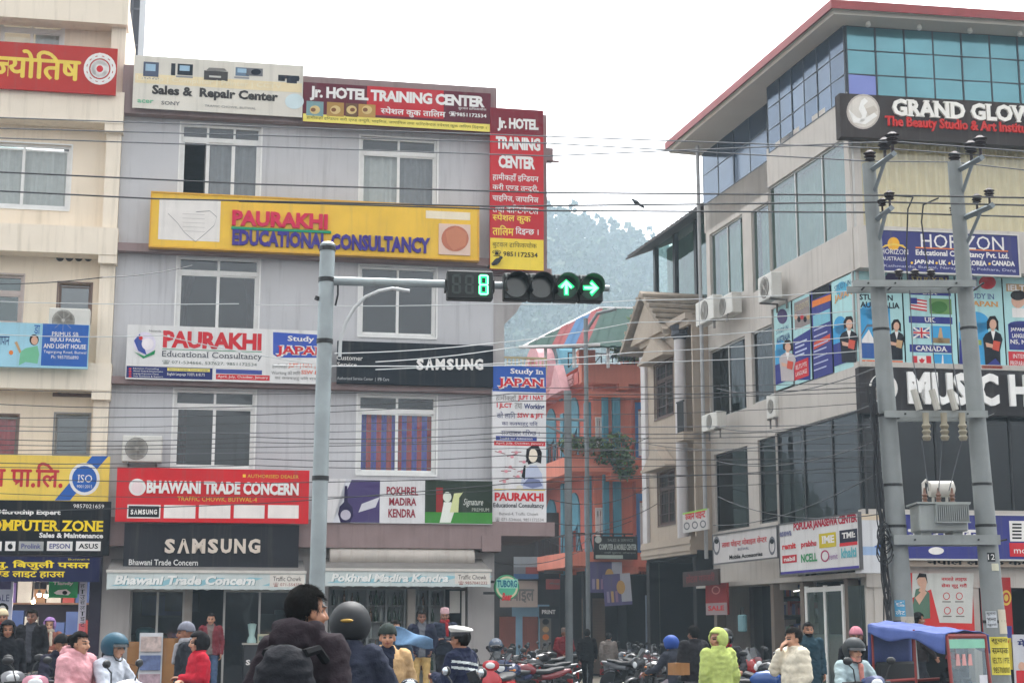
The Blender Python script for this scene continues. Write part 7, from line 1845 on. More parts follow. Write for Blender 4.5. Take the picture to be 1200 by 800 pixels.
    if scarf: 
        m = MB(); m.lathe([(.085, -.03), (.1, 0), (.095, .035), (.08, .05)], (0, 0, 0), n=18); m2 = MB(); m2.v = [tuple(T(Vector(v) + Vector((0, -.005, 1.47)))) for v in m.v]; m2.f = m.f; m2.m = m.m
        rc(m2, T((.04, -.12, 1.42)), T((.05, -.16, 1.2)), .035 * s, .03 * s); remeshed(m2, .014 * s, cloth(scarf), 'scarf', t, None, 2, lambda c: .006 * NZ.noise(c * 24))
    # ---- hair and head wear
    wob = lambda v: .07 * NZ.noise(v * 38) + .03 * NZ.noise(v * 90)
    C0 = (0, .012, .03)
    if hair in ('short', 'bun', 'long') and hood != 'up':
        shell('hair', C0, (.086, .106, .104), lambda q: q.z > -.02 + (.062 if q.y < -.03 else 0) or (q.y > .03 and q.z > -.085), HAIRM, t, TH, .012, 30, 20, wob)
    if Y < 32 and hair in ('short', 'bun', 'long') and hood != 'up' and not hat:
        m = MB(); rn = random.Random(int(px)); k = 0
        while k < (2600 if Y < 12 else 700):
            q = Vector((rn.gauss(0, 1), rn.gauss(0, 1), rn.gauss(.3, 1))).normalized(); e = Vector((q.x * .086, q.y * .106, q.z * .104))
            if not (e.z > -.03 + (.062 if e.y < -.03 else 0) or (e.y > .02 and e.z > -.092)): continue
            k += 1; tn = (Vector((rn.uniform(-.5, .5), rn.uniform(-.4, .9), -1)) - q * Vector((0, .3, -1)).dot(q)).normalized(); sd_ = q.cross(tn).normalized() * .0028; b0 = Vector(C0) + e * 1.0; tip = b0 + tn * rn.uniform(.014, .03) + q * rn.uniform(.006, .014)
            m.add([TH(b0 - sd_), TH(b0 + sd_), TH(tip)], [(0, 1, 2)])
        m.build('hair_strands', HAIRM, t)
    if hair == 'bun': m = MB(); m.ell(TH((0, .12, .05)), (.045 * s, .045 * s, .045 * s)); m.build('hair_bun', HAIRM, t, smooth=True)
    if hair == 'long' or longhair:
        m = MB(); loft(m, [(-.3, .05, .03, .12), (-.2, .085, .045, .11), (-.05, .09, .06, .075), (.05, .085, .07, .05)], TH); remeshed(m, .014 * s, HAIRM, 'long_hair', t, None, 2, lambda c: .004 * math.sin(c.x * 200))
    if hair == 'grey': shell('hair', C0, (.084, .102, .1), lambda q: q.z > 0 + (.06 if q.y < -.03 else 0) or (q.y > .03 and q.z > -.085), HAIRG, t, TH, .01, 30, 20, wob)
    if beard: shell('beard', (0, -.02, -.035), (.066, .078, .085), lambda q: q.z < -.02 and q.y < .02, HAIRM, t, TH, .012, 24, 14, wob)
    hm_ = cloth(hatc)
    if hat == 'beanie':
        shell('beanie', (0, .014, .04), (.093, .112, .112), lambda q: q.z > -.012 + (.02 if q.y < 0 else 0), hm_, t, TH, .014, 30, 18, lambda v: .03 * math.sin(math.atan2(v.y, v.x) * 30))
    if hat == 'topi':
        m = MB(); m.lathe([(.09, .03), (.092, .05), (.084, .12), (.07, .145), (.03, .152)], (0, .012, .02), n=20); m.v = [tuple(TH(v)) for v in m.v]; m.build('topi_cap', hm_, t, smooth=True)
    if hat == 'cap':
        shell('cap', (0, .014, .04), (.09, .11, .095), lambda q: q.z > 0, hm_, t, TH, .01)
        m = MB(); m.ell(TH((0, -.12, .045)), (.07 * s, .07 * s, .008 * s), 14, 6, rot=MH); m.build('cap_peak', hm_, t, smooth=True)
    if hat == 'police':
        m = MB(); m.lathe([(.092, .03), (.094, .068), (.11, .09), (.122, .105), (.117, .12), (.06, .132)], (0, .008, .01), n=26); m.v = [tuple(TH((v[0], v[1] * 1.12, v[2] + (.02 * (-v[1]) / .13 if v[2] > .1 else 0)))) for v in m.v]; m.build('cap_crown', M('cap_white', (226, 224, 218), .6, .05), t, smooth=True)
        m = MB(); m.lathe([(.094, .028), (.097, .03), (.098, .075), (.095, .077)], (0, .008, .01), n=26); m.v = [tuple(TH((v[0], v[1] * 1.12, v[2]))) for v in m.v]; m.build('cap_band', M('cap_band_dark', (30, 30, 36), .5, .05), t, smooth=True)
        m = MB(); m.ell(TH((0, -.125, .03)), (.075 * s, .055 * s, .006 * s), 14, 6, rot=MH @ Matrix.Rotation(R(18), 3, 'X')); m.build('cap_peak', M('cap_peak_gloss', (22, 22, 24), .2, 0), t, smooth=True)
    if hat == 'helmet':
        hp = M('helmet_%d_%d_%d' % tuple(hatc), tuple(int(v * .75) for v in hatc), .55, .06, 6, spec=.22)
        shell('helmet', (0, .01, .03), (.128, .15, .138), lambda q: q.z > -.095 and not (q.y < -.05 and q.z < .025), hp, t, TH, .02, 32, 20)
        m = MB(); n = 14; vs = []
        for i in range(n + 1):
            a = R(200) + R(140) * i / n; rr = .136
            for (z, k_) in ((.075, .97), (.02, 1.06)): vs.append(TH((rr * k_ * math.cos(a) * .95, .01 + rr * k_ * 1.14 * math.sin(a), z)))
        m.add(vs, [(2 * i, 2 * i + 1, 2 * i + 3, 2 * i + 2) for i in range(n)]); m.build('visor', M('visor_smoke', (24, 26, 30), .12, 0, spec=.8), t, smooth=True)
        m = MB(); m.tube([TH((-.1, -.02, -.04)), TH((-.06, -.06, -.12)), TH((0, -.075, -.135)), TH((.06, -.06, -.12)), TH((.1, -.02, -.04))], .009 * s, 6); m.build('chin_strap', BLACKM, t)
    if badge: m = MB(); m.ell(TH((-.02, .166, .045)), (.045 * s, .012 * s, .013 * s), 14, 6, rot=MH); m.build('helmet_badge', M('badge_gold', (150, 120, 56), .4, 0, metal=.6), t, smooth=True)
    if hood == 'up' or hat == 'headscarf':
        hmat = cloth(top if hood == 'up' else hatc)
        shell('hood' if hood == 'up' else 'headscarf', (0, .02, .015), (.112, .132, .138), lambda q: q.z > -.125 and not (q.y < -.055 and -.115 < q.z < .075 and abs(q.x) < .085), hmat, t, TH, .02, 34, 24, lambda v: .04 * NZ.noise(v * 14))
    return t
def carry(name, label, cat, p, rz, parts, s=1):
    r = thing(name, label, cat, p, rz)
    for (n, m, mat, sm) in parts: m.build(n, mat, r, smooth=sm)
    return r

# foreground pair, seen from behind
person(357, 8.7, 1.83, 150, 'person in a dark maroon hooded puffer jacket seen from behind, wearing a grey backpack', 'pockets', top=(56, 46, 54), puff=.045, rings=.1, hood='down', hem=.78, turn=-24, voxel=.009, skin_=0, crease=.008)
person(404, 11.0, 1.78, 160, 'motorbike rider in a navy jacket and matt black helmet seen from behind', 'ride', top=(58, 64, 84), puff=.045, hat='helmet', hatc=(40, 42, 46), badge=True, turn=10, voxel=.009, crease=.009, over=dict(lean=6, dz=-.03))
# backpack
g = at(331, HZ, 8.35); m = MB()
loft(m, [(-.26, .15, .07, 0), (-.22, .17, .1, 0), (0, .175, .12, 0), (.16, .16, .11, .0), (.25, .11, .07, .01), (.28, .05, .03, .01)], lambda v: v)
bp = thing('backpack', 'dark grey rucksack with side straps on the back of the maroon jacket', 'backpack', (g.x + .02, 8.33, 1.24), R(-18))
remeshed(m, .014, M('rucksack_nylon', (27, 28, 33), .8, .2, 8, bump=.3, spec=.12), 'main_bag', bp, None, 2, lambda c: .012 * (.5 - 2 * abs(NZ.noise(Vector((c.x * 7, c.y * 7, c.z * 12))))) + .004 * NZ.noise(c * 22))
m = MB(); loft(m, [(-.2, .11, .03, -.12), (-.16, .13, .04, -.12), (.0, .13, .045, -.12), (.06, .1, .03, -.11)], lambda v: v); remeshed(m, .014, M('rucksack_pocket', (20, 21, 26), .8, .2, 8, bump=.3, spec=.12), 'front_pocket', bp, None, 2, lambda c: .004 * NZ.noise(c * 16))
m = MB(); m.tube([(-.11, .0, .24), (-.13, .12, .26), (-.14, .2, .2)], .025, 6); m.build('strap', M('strap_webbing', (18, 18, 21), .9, .1, 6, spec=.08), bp); m = MB(); m.tube([(.11, .0, .24), (.13, .12, .26), (.14, .2, .2)], .025, 6); m.build('strap', M('strap_webbing', (18, 18, 21), .9, .1, 6, spec=.08), bp)
m = MB(); m.tube([(-.12, -.165, .03), (0, -.17, .05), (.12, -.165, .03)], .006, 5); m.build('zip', M('zip_grey', (110, 112, 116), .4), bp)
# middle ground
person(454, 16.5, 1.64, 12, 'man in a tan corduroy jacket and green grey beanie facing the road', 'pockets', top=(206, 170, 124), shirt=(40, 46, 70), puff=.04, hat='beanie', hatc=(70, 80, 76), hair=None, skin_=0, turn=-8)
person(541, 16.0, 1.62, -115, 'traffic police officer in a white peaked cap and navy jacket with reflective stripes', 'phone', top=(46, 54, 84), puff=.045, hat='police', stripe=True, skin_=1, turn=-6, jv=.007)
person(494, 30, 1.68, 8, 'man in an open navy jacket over grey, with khaki trousers, before the bottle shelves', 'pockets', z0=.27, top=(48, 50, 76), shirt=(104, 106, 112), trousers=(196, 164, 104), puff=.035, skin_=3, turn=4)
person(521, 30.5, 1.66, 4, 'man in a patterned pink topi cap with a red scarf at the liquor shop', 'folded', z0=.32, top=(58, 66, 88), hat='topi', hatc=(206, 168, 172), scarf=(160, 46, 52), puff=.03, skin_=3, hair=None)
person(463, 24, 1.60, 14, 'woman holding up a light blue cloth behind the tan jacket man', 'carry', z0=.14, top=(70, 90, 110), hair='long', skin_=2, puff=.02)
g = at(476, HZ, 23.4)
cb = thing('blue_cloth', 'light blue cloth spread out in the woman\'s hands', 'cloth', (g.x - .12, 23.55, 1.66), 0)
grid_sheet(lambda u, v: (-.05 + .56 * u, .06 * math.sin(u * 5 + v * 3), -.26 * v * (1 - .5 * u) - .2 * u + .015 * math.sin(u * 9 + v * 4)), 24, 12, 'sheet', cloth((118, 152, 186)), cb, .006)
person(234, 19, 1.56, -62, 'woman in a red jacket with a black head cloth, arms folded', 'folded', top=(190, 38, 56), puff=.03, hat='headscarf', hatc=(34, 32, 36), hair=None, skin_=2)
person(219, 21, 1.68, -82, 'man in a ribbed grey beanie and dark jacket in profile', 'stand', top=(58, 62, 70), hat='beanie', hatc=(128, 130, 142), hair=None, skin_=1, puff=.03, scarf=(170, 170, 176))
person(247, 33, 1.66, 5, 'person in a maroon track jacket standing in the phone shop doorway', 'stand', z0=.27, top=(122, 50, 58), shirt=(120, 110, 106), trousers=(84, 104, 136), skin_=0)
# left riders
person(88, 17, 1.66, 62, 'woman in a pale pink padded coat riding pillion, hair tied back', 'pillion', top=(222, 164, 170), puff=.05, hair='bun', hood='down', skin_=2, turn=10, trousers=(60, 56, 64), crease=.008)
person(122, 17.3, 1.66, 72, 'scooter rider in a light grey jacket and teal helmet', 'ride', top=(196, 202, 212), puff=.045, hat='helmet', hatc=(44, 98, 122), longhair=True, hair=None, skin_=2, gloves=True)
person(66, 20.5, 1.66, 48, 'person in a dark navy coat with a black woollen hat bending over a motorbike', 'ride', top=(52, 50, 70), puff=.04, hat='beanie', hatc=(32, 30, 34), hair=None, skin_=1)
person(58, 29, 1.6, 10, 'person in a mauve hood and brown shawl inside the purple shop', 'folded', z0=.2, top=(126, 76, 62), hat='headscarf', hatc=(150, 116, 168), hair=None, skin_=2, scarf=(206, 190, 170))
person(9, 24, 1.72, 20, 'person in a long black hooded coat and blue jeans at the kerb', 'stand', top=(34, 34, 40), hem=.6, puff=.03, trousers=(110, 126, 146), hood='up', hair=None, skin_=1)
person(2, 28, 1.74, 15, 'person in a cream beanie and red striped scarf behind the black coat', 'stand', z0=.2, top=(60, 48, 50), hat='beanie', hatc=(214, 196, 160), scarf=(166, 48, 56), hair=None, skin_=1)
person(37, 27, 1.74, 0, 'tall dark figure in a black open jacket beneath the shop lamps', 'stand', z0=.2, top=(36, 34, 38), shirt=(90, 90, 98), skin_=3)
# in the side street
person(661, 44, 1.62, 176, 'old person wrapped in a red shawl with patterned trousers walking away, hands behind', 'back', top=(150, 46, 52), hem=.7, puff=.05, trousers=(150, 92, 100), hair=None, hat='topi', hatc=(150, 130, 120), skin_=1)
person(688, 42, 1.62, 170, 'person in black walking down the side street', 'walk', top=(38, 38, 42), trousers=(40, 40, 46), skin_=3)
person(713, 43, 1.52, 168, 'person in a pale grey coat and light trousers carrying a bag down the street', 'walk', top=(150, 140, 132), hem=.75, trousers=(176, 178, 184), hair='bun', skin_=2)
person(793, 27, 1.6, -140, 'motorbike rider in a bright blue helmet and grey sweater', 'ride', top=(76, 80, 94), hat='helmet', hatc=(40, 90, 190), skin_=1, trousers=(150, 140, 146))
person(813, 25, 1.66, -150, 'broad person in a charcoal coat carrying a cardboard box', 'carry', top=(54, 52, 56), puff=.06, trousers=(120, 112, 120), skin_=3)
person(841, 20, 1.6, -158, 'person in a lime green hooded top looking over the shoulder', 'stand', top=(190, 204, 118), puff=.035, hood='up', hair=None, skin_=0, turn=100, crease=.008)
person(852, 26, 1.72, -20, 'rider in a black helmet with a red collar behind the lime green hood', 'ride', top=(50, 50, 56), hat='helmet', hatc=(34, 34, 38), scarf=(200, 50, 66), skin_=1)
person(931, 18.5, 1.62, -72, 'man in a cream quilted jacket with a hand raised to his face', 'face', top=(232, 222, 200), puff=.05, rings=.11, skin_=2, nod=6)
person(947, 27, 1.72, 4, 'bearded man in a long teal shirt and waistcoat beside the glass door', 'stand', top=(58, 92, 108), hem=.5, skin_=0, beard=True, trousers=(54, 86, 100))
person(991, 18.8, 1.60, 28, 'scooter rider in a pale grey jacket, salmon scarf and dark grey helmet', 'ride', top=(170, 190, 194), hat='helmet', hatc=(60, 66, 70), scarf=(226, 150, 136), skin_=2, turn=-8, puff=.035)
person(1003, 22, 1.62, -10, 'person in a pink cap and black jacket behind the scooter rider', 'stand', top=(40, 40, 48), hat='beanie', hatc=(206, 134, 146), hair=None, skin_=1)
person(1041, 28, 1.64, -30, 'balding person in a dark top standing beside the plain utility pole', 'phone', z0=.14, top=(42, 40, 50), hair='grey', skin_=0)
person(1076, 30, 1.78, 100, 'person in a dark brown jacket walking past the red advert', 'walk', z0=.14, top=(58, 46, 46), skin_=1)
# carton in the arms of the charcoal coat
g = at(795, HZ, 24.7); m = MB(); m.box(-.13, .13, -.11, .11, 0, .18); bx = thing('cardboard_box', 'brown cardboard carton carried against the charcoal coat', 'box', (g.x, 24.75, .92), R(25)); m.build('carton', M('cardboard', (150, 106, 62), .9, .12, 4), bx); m = MB(); m.box(-.03, .03, -.113, .113, -.003, .183); m.build('tape', M('parcel_tape', (150, 104, 56), .4), bx)
# ================================================================== VEHICLES
TYRE = M('tyre_rubber', (28, 28, 29), .9, .15, 8); RIM = M('alloy_rim', (120, 122, 124), .4, .1, 6, metal=.6); ENG = M('engine_metal', (86, 86, 88), .45, .2, 8, metal=.6); CHROME = M('chrome', (190, 192, 194), .15, .05, 4, metal=.9)
SEATM = M('seat_vinyl', (30, 30, 33), .6, .1, 6); LAMP = M('headlamp_glass', (206, 210, 212), .1, .05, 5, spec=.9); MIRR = M('mirror_glass', (200, 206, 210), .05, 0, metal=.9); REDL = M('tail_lamp_red', (150, 24, 26), .25, 0)
def paint(rgb): return M('paint_%d_%d_%d' % tuple(rgb), rgb, .25, .06, 5, spec=.7)
def wheel(par, y, r, w, spokes=5):
    m = MB(); m.lathe([(r - .06, -w * .4), (r - .015, -w * .5), (r, -w * .2), (r, w * .2), (r - .015, w * .5), (r - .06, w * .4)], (0, y, r), 'x', 26)
    wh = m.build('wheel', TYRE, par, smooth=True)
    m = MB(); m.lathe([(r - .065, -w * .3), (r - .055, 0), (r - .065, w * .3), (r - .085, w * .3), (r - .085, -w * .3)], (0, y, r), 'x', 24); m.lathe([(.045, -w * .6), (.045, w * .6)], (0, y, r), 'x', 12)
    for k in range(spokes): a = 2 * math.pi * k / spokes; m.tube([(0, y + .04 * math.cos(a), r + .04 * math.sin(a)), (0, y + (r - .07) * math.cos(a), r + (r - .07) * math.sin(a))], .014, 6)
    m.build('rim', RIM, wh)
def mirrors(par, y, z, sp=.34):
    for q in (-1, 1):
        m = MB(); m.tube([(q * .22, y, z), (q * (sp - .06), y - .02, z + .14), (q * sp, y, z + .2)], .008, 5); m.ell((q * sp, y, z + .23), (.07, .025, .045), 12, 8); mi = m.build('mirror', BLACKM, par, smooth=True)
        m = MB(); m.ell((q * sp, y + .016, z + .23), (.058, .012, .036), 12, 6); m.build('mirror_glass', MIRR, mi, smooth=True)
def ell_loft(par, name, secs, mat, th=14):
    """secs: (y, zc, rx, rz)"""
    m = MB(); n = 14; vs = []; fs = []
    for (y, zc, rx, rz) in secs:
        for k in range(n): a = 2 * math.pi * k / n; vs.append((rx * math.copysign(abs(math.cos(a)) ** .8, math.cos(a)), y, zc + rz * math.copysign(abs(math.sin(a)) ** .8, math.sin(a))))
    for i in range(len(secs) - 1):
        for k in range(n): j = (k + 1) % n; fs.append((i * n + j, i * n + k, i * n + n + k, i * n + n + j))
    fs += [tuple(range(n)), tuple((len(secs) - 1) * n + k for k in range(n - 1, -1, -1))]
    m.add(vs, fs); return m.build(name, mat, par, smooth=True)
def motorbike(rgb, label, group='parked motorbikes', fairing=False):
    t = thing('motorbike', label, 'motorbike', (0, 0, 0), 0, group); P_ = paint(rgb)
    wheel(t, -.66, .3, .1); wheel(t, .64, .3, .13)
    m = MB()
    for q in (-1, 1): m.tube([(q * .09, -.66, .3), (q * .09, -.48, .82)], .025, 8); m.tube([(q * .09, .64, .3), (q * .09, .3, .4)], .025, 6); m.tube([(q * .12, .5, .38), (q * .12, .42, .66)], .022, 8)
    m.tube([(0, -.42, .84), (0, -.2, .5), (0, .25, .4)], .035, 8); m.tube([(0, -.4, .8), (0, .3, .72), (0, .7, .78)], .03, 8); m.build('frame', BLACKM, t)
    m = MB(); m.bevbox(-.14, .14, -.22, .2, .25, .5, .04); m.lathe([(.09, -.2), (.1, -.17), (.1, .17), (.09, .2)], (0, -.02, .34), 'x', 14)
    for k in range(5): m.box(-.11, .11, -.24, -.06, .5 + k * .03, .515 + k * .03)
    m.build('engine', ENG, t)
    ell_loft(t, 'fuel_tank', [(-.42, .82, .05, .06), (-.36, .83, .13, .1), (-.2, .86, .16, .13), (-.02, .85, .13, .11), (.08, .82, .08, .06)], P_)
    ell_loft(t, 'seat', [(.04, .79, .08, .04), (.12, .8, .13, .055), (.35, .8, .14, .05), (.5, .84, .12, .05), (.72, .87, .08, .035)], SEATM)
    ell_loft(t, 'tail_panel', [(.2, .7, .1, .06), (.45, .72, .13, .08), (.7, .78, .1, .07), (.88, .83, .05, .03)], P_)
    m = MB(); m.box(-.05, .05, .86, .9, .77, .82); m.build('tail_lamp', REDL, t); m = MB(); m.box(-.09, .09, .88, .9, .52, .66); m.build('number_plate', M('plate_red', (150, 40, 42), .5), t)
    m = MB(); n = 10
    for (y0, rr, sp) in ((-.66, .33, (20, 150)), (.64, .34, (30, 140))):
        vs = []
        for i in range(n + 1):
            a = R(sp[0] + (sp[1] - sp[0]) * i / n)
            for x in (-.075, 0, .075): vs.append((x, y0 + rr * math.cos(a), .3 + (rr + (.02 if x == 0 else 0)) * math.sin(a)))
        f0 = [(3 * i + j, 3 * i + j + 1, 3 * i + j + 4, 3 * i + j + 3) for i in range(n) for j in (0, 1)]; m = MB(); m.add(vs, f0); o = m.build('mudguard', P_ if y0 < 0 else BLACKM, t, smooth=True); o.modifiers.new('t', 'SOLIDIFY').thickness = .008
    ell_loft(t, 'headlamp_cowl', [(-.66, .9, .07, .08), (-.62, .92, .12, .13), (-.5, .94, .11, .12), (-.44, .96, .06, .06)], P_)
    m = MB(); m.ell((0, -.655, .9), (.085, .03, .07), 14, 8); m.build('headlight', LAMP, t, smooth=True)
    if fairing: m = MB(); m.add([(-.14, -.56, 1.02), (.14, -.56, 1.02), (.1, -.46, 1.22), (-.1, -.46, 1.22), (0, -.6, 1.03), (0, -.5, 1.25)], [(0, 4, 5, 3), (4, 1, 2, 5)]); o = m.build('windscreen', M('smoke_screen', (40, 44, 48), .15, 0, spec=.8), t); o.modifiers.new('t', 'SOLIDIFY').thickness = .006
    m = MB(); m.tube([(-.36, -.3, .99), (-.2, -.4, 1.02), (0, -.44, 1.0), (.2, -.4, 1.02), (.36, -.3, .99)], .014, 8); m.build('handlebar', BLACKM, t)
    for q in (-1, 1):
        m = MB(); m.tube([(q * .27, -.36, 1.0), (q * .37, -.295, .985)], .02, 8); m.build('grip', SEATM, t)
        m = MB(); m.tube([(q * .11, -.5, .86), (q * .2, -.52, .86)], .008, 5); m.ell((q * .22, -.52, .86), (.03, .03, .022), 10, 6); m.build('indicator', M('indicator_amber', (206, 120, 40), .3, 0), t, smooth=True)
    mirrors(t, -.38, 1.0)
    m = MB(); m.tube([(.12, -.18, .36), (.15, .1, .22), (.16, .3, .26)], .025, 8); m.tube([(.16, .28, .26), (.17, .85, .42)], [.04, .05], 10); m.build('exhaust', CHROME, t, smooth=True)
    return t
def scooter(rgb, label, group='scooters', vi=True):
    t = thing('scooter', label, 'scooter', (0, 0, 0), 0, group); P_ = paint(rgb)
    wheel(t, -.6, .23, .1, 3); wheel(t, .56, .23, .11, 3)
    m = MB(); m.tube([(0, -.6, .23), (0, -.5, .6), (0, -.42, .92)], .03, 8); m.box(-.06, .06, -.3, .5, .24, .3); m.build('frame', BLACKM, t)
    ell_loft(t, 'front_apron', [(-.58, .62, .07, .2), (-.52, .62, .19, .3), (-.44, .6, .2, .3), (-.4, .58, .16, .26)], P_)
    m = MB(); m.bevbox(-.2, .2, -.44, .12, .3, .35, .015); m.build('footboard', M('footboard_grey', (70, 70, 74), .8), t)
    ell_loft(t, 'rear_body', [(.06, .5, .12, .14), (.16, .54, .19, .2), (.45, .56, .2, .2), (.7, .6, .15, .15), (.86, .66, .06, .06)], P_)
    ell_loft(t, 'seat', [(.04, .75, .08, .03), (.14, .77, .15, .055), (.45, .78, .16, .055), (.66, .82, .15, .05), (.82, .83, .08, .03)], SEATM)
    ell_loft(t, 'handlebar_cowl', [(-.52, 1.0, .06, .06), (-.48, 1.0, .15, .09), (-.38, 1.0, .13, .07), (-.32, 1.0, .06, .04)], P_)
    m = MB(); m.ell((0, -.515, 1.0), (.085, .03, .055), 14, 8); m.build('headlight', LAMP, t, smooth=True)
    for q in (-1, 1): m = MB(); m.tube([(q * .12, -.4, 1.01), (q * .35, -.33, 1.0)], .018, 8); m.build('grip', SEATM, t)
    mirrors(t, -.4, 1.02, .32)
    m = MB(); m.ell((0, -.6, .4), (.08, .22, .1), 14, 8); m.build('front_mudguard', P_, t, smooth=True)
    m = MB(); m.box(-.07, .07, .84, .88, .66, .72); m.build('tail_lamp', REDL, t); m = MB(); m.tube([(.17, .2, .22), (.2, .4, .24), (.2, .75, .32)], [.03, .05, .05], 10); m.build('exhaust', ENG, t, smooth=True)
    return t
def put(o, px, Y, face, z=0): g = at(px, HZ, Y); o.location = (g.x, Y, z); o.rotation_euler.z = R(face); return o
BK = (36, 37, 40); RD = (112, 24, 30); BLU = (36, 76, 140)
base = put(motorbike(BK, 'black motorbike ridden by the navy jacketed rider with the matt helmet', 'motorbikes being ridden'), 404, 11, 160)
base.location.y -= .2
red = put(motorbike(RD, 'dark red motorbike parked foremost beside the liquor shop pillar', fairing=True), 622, 31, -60)
pb_ = paint(BK); pr_ = paint(RD)
def more(src, px, Y, face, label, rgb, group='parked motorbikes'):
    c = dup(src, label=label, recolor={paint(RD).name: paint(rgb), paint(BK).name: paint(rgb)} ); c['group'] = group; return put(c, px, Y, face)
more(red, 600, 34, -40, 'black motorbike parked behind the red scooter at the pillar', BK)
more(red, 612, 38, -30, 'black and red motorbike parked behind the dark red one', (90, 24, 28))
more(base, 632, 36, -75, 'black motorbike parked sideways behind the dark red motorbike', BK)
more(base, 641, 43, -50, 'dark grey motorbike parked farthest in the row by the street pole', (52, 54, 58))
more(base, 592, 40, -20, 'black motorbike parked deep in the row beneath the beer sign', BK)
more(base, 736, 44, 40, 'black motorbike parked in the shade at the brown shutter', BK)
more(red, 752, 41, 35, 'black motorbike parked before the blue grey shop doors', BK)
more(base, 766, 38, -25, 'maroon motorbike with a bright headlight before the blue grey shop doors', (84, 26, 30))
more(red, 776, 33, -65, 'black faired motorbike beside the blue helmet rider', BK)
more(base, 793, 27, -140, 'dark motorbike ridden by the blue helmeted person', BK, 'motorbikes being ridden')
more(base, 852, 26, -20, 'black motorbike ridden behind the lime green hood', BK, 'motorbikes being ridden')
more(red, 847, 31, 60, 'bright red motorbike parked behind the lime green hood', (150, 32, 32))
more(red, 866, 34, 30, 'dark red motorbike parked before the red promotional board', (96, 26, 30))
more(red, 884, 25, 70, 'bright blue motorbike with a long tail between the lime hood and cream jacket', BLU)
more(base, 905, 28, 60, 'black motorbike with a white lamp behind the cream quilted jacket', BK)
more(red, 893, 32, 40, 'black motorbike parked close to the side street shop windows', BK)
more(base, 66, 20.5, 48, 'dark motorbike beneath the navy coat with the black hat', BK, 'motorbikes being ridden')
more(red, 500, 14.2, 120, 'black motorbike with a windscreen standing beside the traffic officer', BK)
more(base, 30, 22, 35, 'black motorbike with a round silver mirror at the purple shop kerb', BK)
more(base, 650, 47, -60, 'black motorbike parked beyond the street pole, deepest in the row', BK)
more(red, 727, 48, 30, 'dark motorbike parked deep in the shade past the walking pair', (40, 44, 60))
more(base, 743, 39, 60, 'silver grey motorbike parked before the brown shutter', (110, 112, 116))
more(base, 812, 35, 50, 'black motorbike parked in front of the gabled house shop', BK)
more(base, 604, 30.5, -25, 'dark blue motorbike between the red scooter and the dark red motorbike', (40, 52, 84))
sc = put(scooter((176, 24, 34), 'glossy red scooter parked by the liquor shop pillar'), 584, 28, -15)
def moresc(px, Y, face, label, rgb): c = dup(sc, label=label, recolor={paint((176, 24, 34)).name: paint(rgb)}); return put(c, px, Y, face)
moresc(108, 17.15, 72, 'white scooter carrying the pink coat pillion and the teal helmet rider', (206, 206, 210))
moresc(991, 18.8, 28, 'dark blue and white scooter of the salmon scarf rider', (56, 66, 110))
moresc(46, 19, 15, 'pink scooter beside the pink coated pillion', (206, 140, 156))
moresc(16, 21, 20, 'grey scooter with a white mirror at the black coat', (150, 150, 154))
def helmet_thing(p, rgb, label, rz=0):
    r = thing('helmet', label, 'helmet', p, rz)
    t = MB(); t.ell((0, 0, .13), (.125, .15, .135), 26, 16); b = MB()
    for f in t.f:
        q = sum((Vector(t.v[i]) for i in f), Vector()) / len(f)
        if q.z > .03 and not (q.y < -.05 and q.z < .14): b.add([t.v[i] for i in f], [tuple(range(len(f)))])
    o = b.build('shell', M('helmet_%d_%d_%d' % tuple(rgb), rgb, .28, .06, 6, spec=.6), r, smooth=True); o.modifiers.new('t', 'SOLIDIFY').thickness = .02
    m = MB(); m.ell((0, -.02, .13), (.118, .145, .05), 20, 8); m.build('visor', M('visor_smoke', (24, 26, 30), .12, 0), r, smooth=True)
    return r
g = at(581, HZ, 28); helmet_thing((g.x, 28.0, 1.2), (44, 62, 84), 'dark blue helmet resting on the red scooter mirror')

# ---------------- cycle rickshaw / small three wheeler with a tarpaulin hood
rk = thing('auto_rickshaw', 'small red framed rickshaw with a blue tarpaulin hood and wide windscreen', 'rickshaw', (0, 0, 0), 0)
RF_ = M('rickshaw_red', (136, 52, 48), .5, .12, 5); TARP = M('blue_tarpaulin', (72, 90, 150), .7, .12, 5, bump=.2); MINT = M('mint_panel', (126, 186, 160), .5)
HB, HF = 1.62, 1.50
def hoodf(u, v):     # u across, v front to back
    x = (u - .5) * 1.0; y = -.72 + 1.62 * v; z = HF + (HB - HF) * v + .05 * (1 - (2 * u - 1) ** 2) - .02 * math.sin(v * 9.4) ** 2 + .008 * math.sin(u * 17 + v * 7)
    return (x, y, z)
grid_sheet(hoodf, 18, 22, 'hood', TARP, rk)
def sidef(sg):
    def f(u, v):
        y = -.72 + 1.62 * u; zt = HF + (HB - HF) * u - .004; dr = .10 + .07 * (.5 + .5 * math.sin(u * 11)) + .1 * max(0, .25 - u) * 4; return (sg * (.5 + .012 * math.sin(u * 30) * v + .02 * v), y, zt - dr * v)
    return f
for sg in (-1, 1): grid_sheet(sidef(sg), 30, 4, 'hood_flap', TARP, rk)
grid_sheet(lambda u, v: ((u - .5) * 1.0, .905 + .02 * v, HB - .004 - .5 * v), 10, 4, 'rear_flap', TARP, rk)
m = MB()
for sg in (-1, 1):
    m.tube([(sg * .44, -.78, .62), (sg * .44, -.7, HF - .02)], .028, 8); m.tube([(sg * .46, -.05, .4), (sg * .46, -.05, HF + .06)], .02, 8); m.tube([(sg * .46, .85, .4), (sg * .46, .85, HB - .02)], .02, 8); m.tube([(sg * .46, -.05, .95), (sg * .46, .85, .9)], .02, 8); m.tube([(sg * .46, -.5, .86), (sg * .46, -.05, .82)], .018, 8)
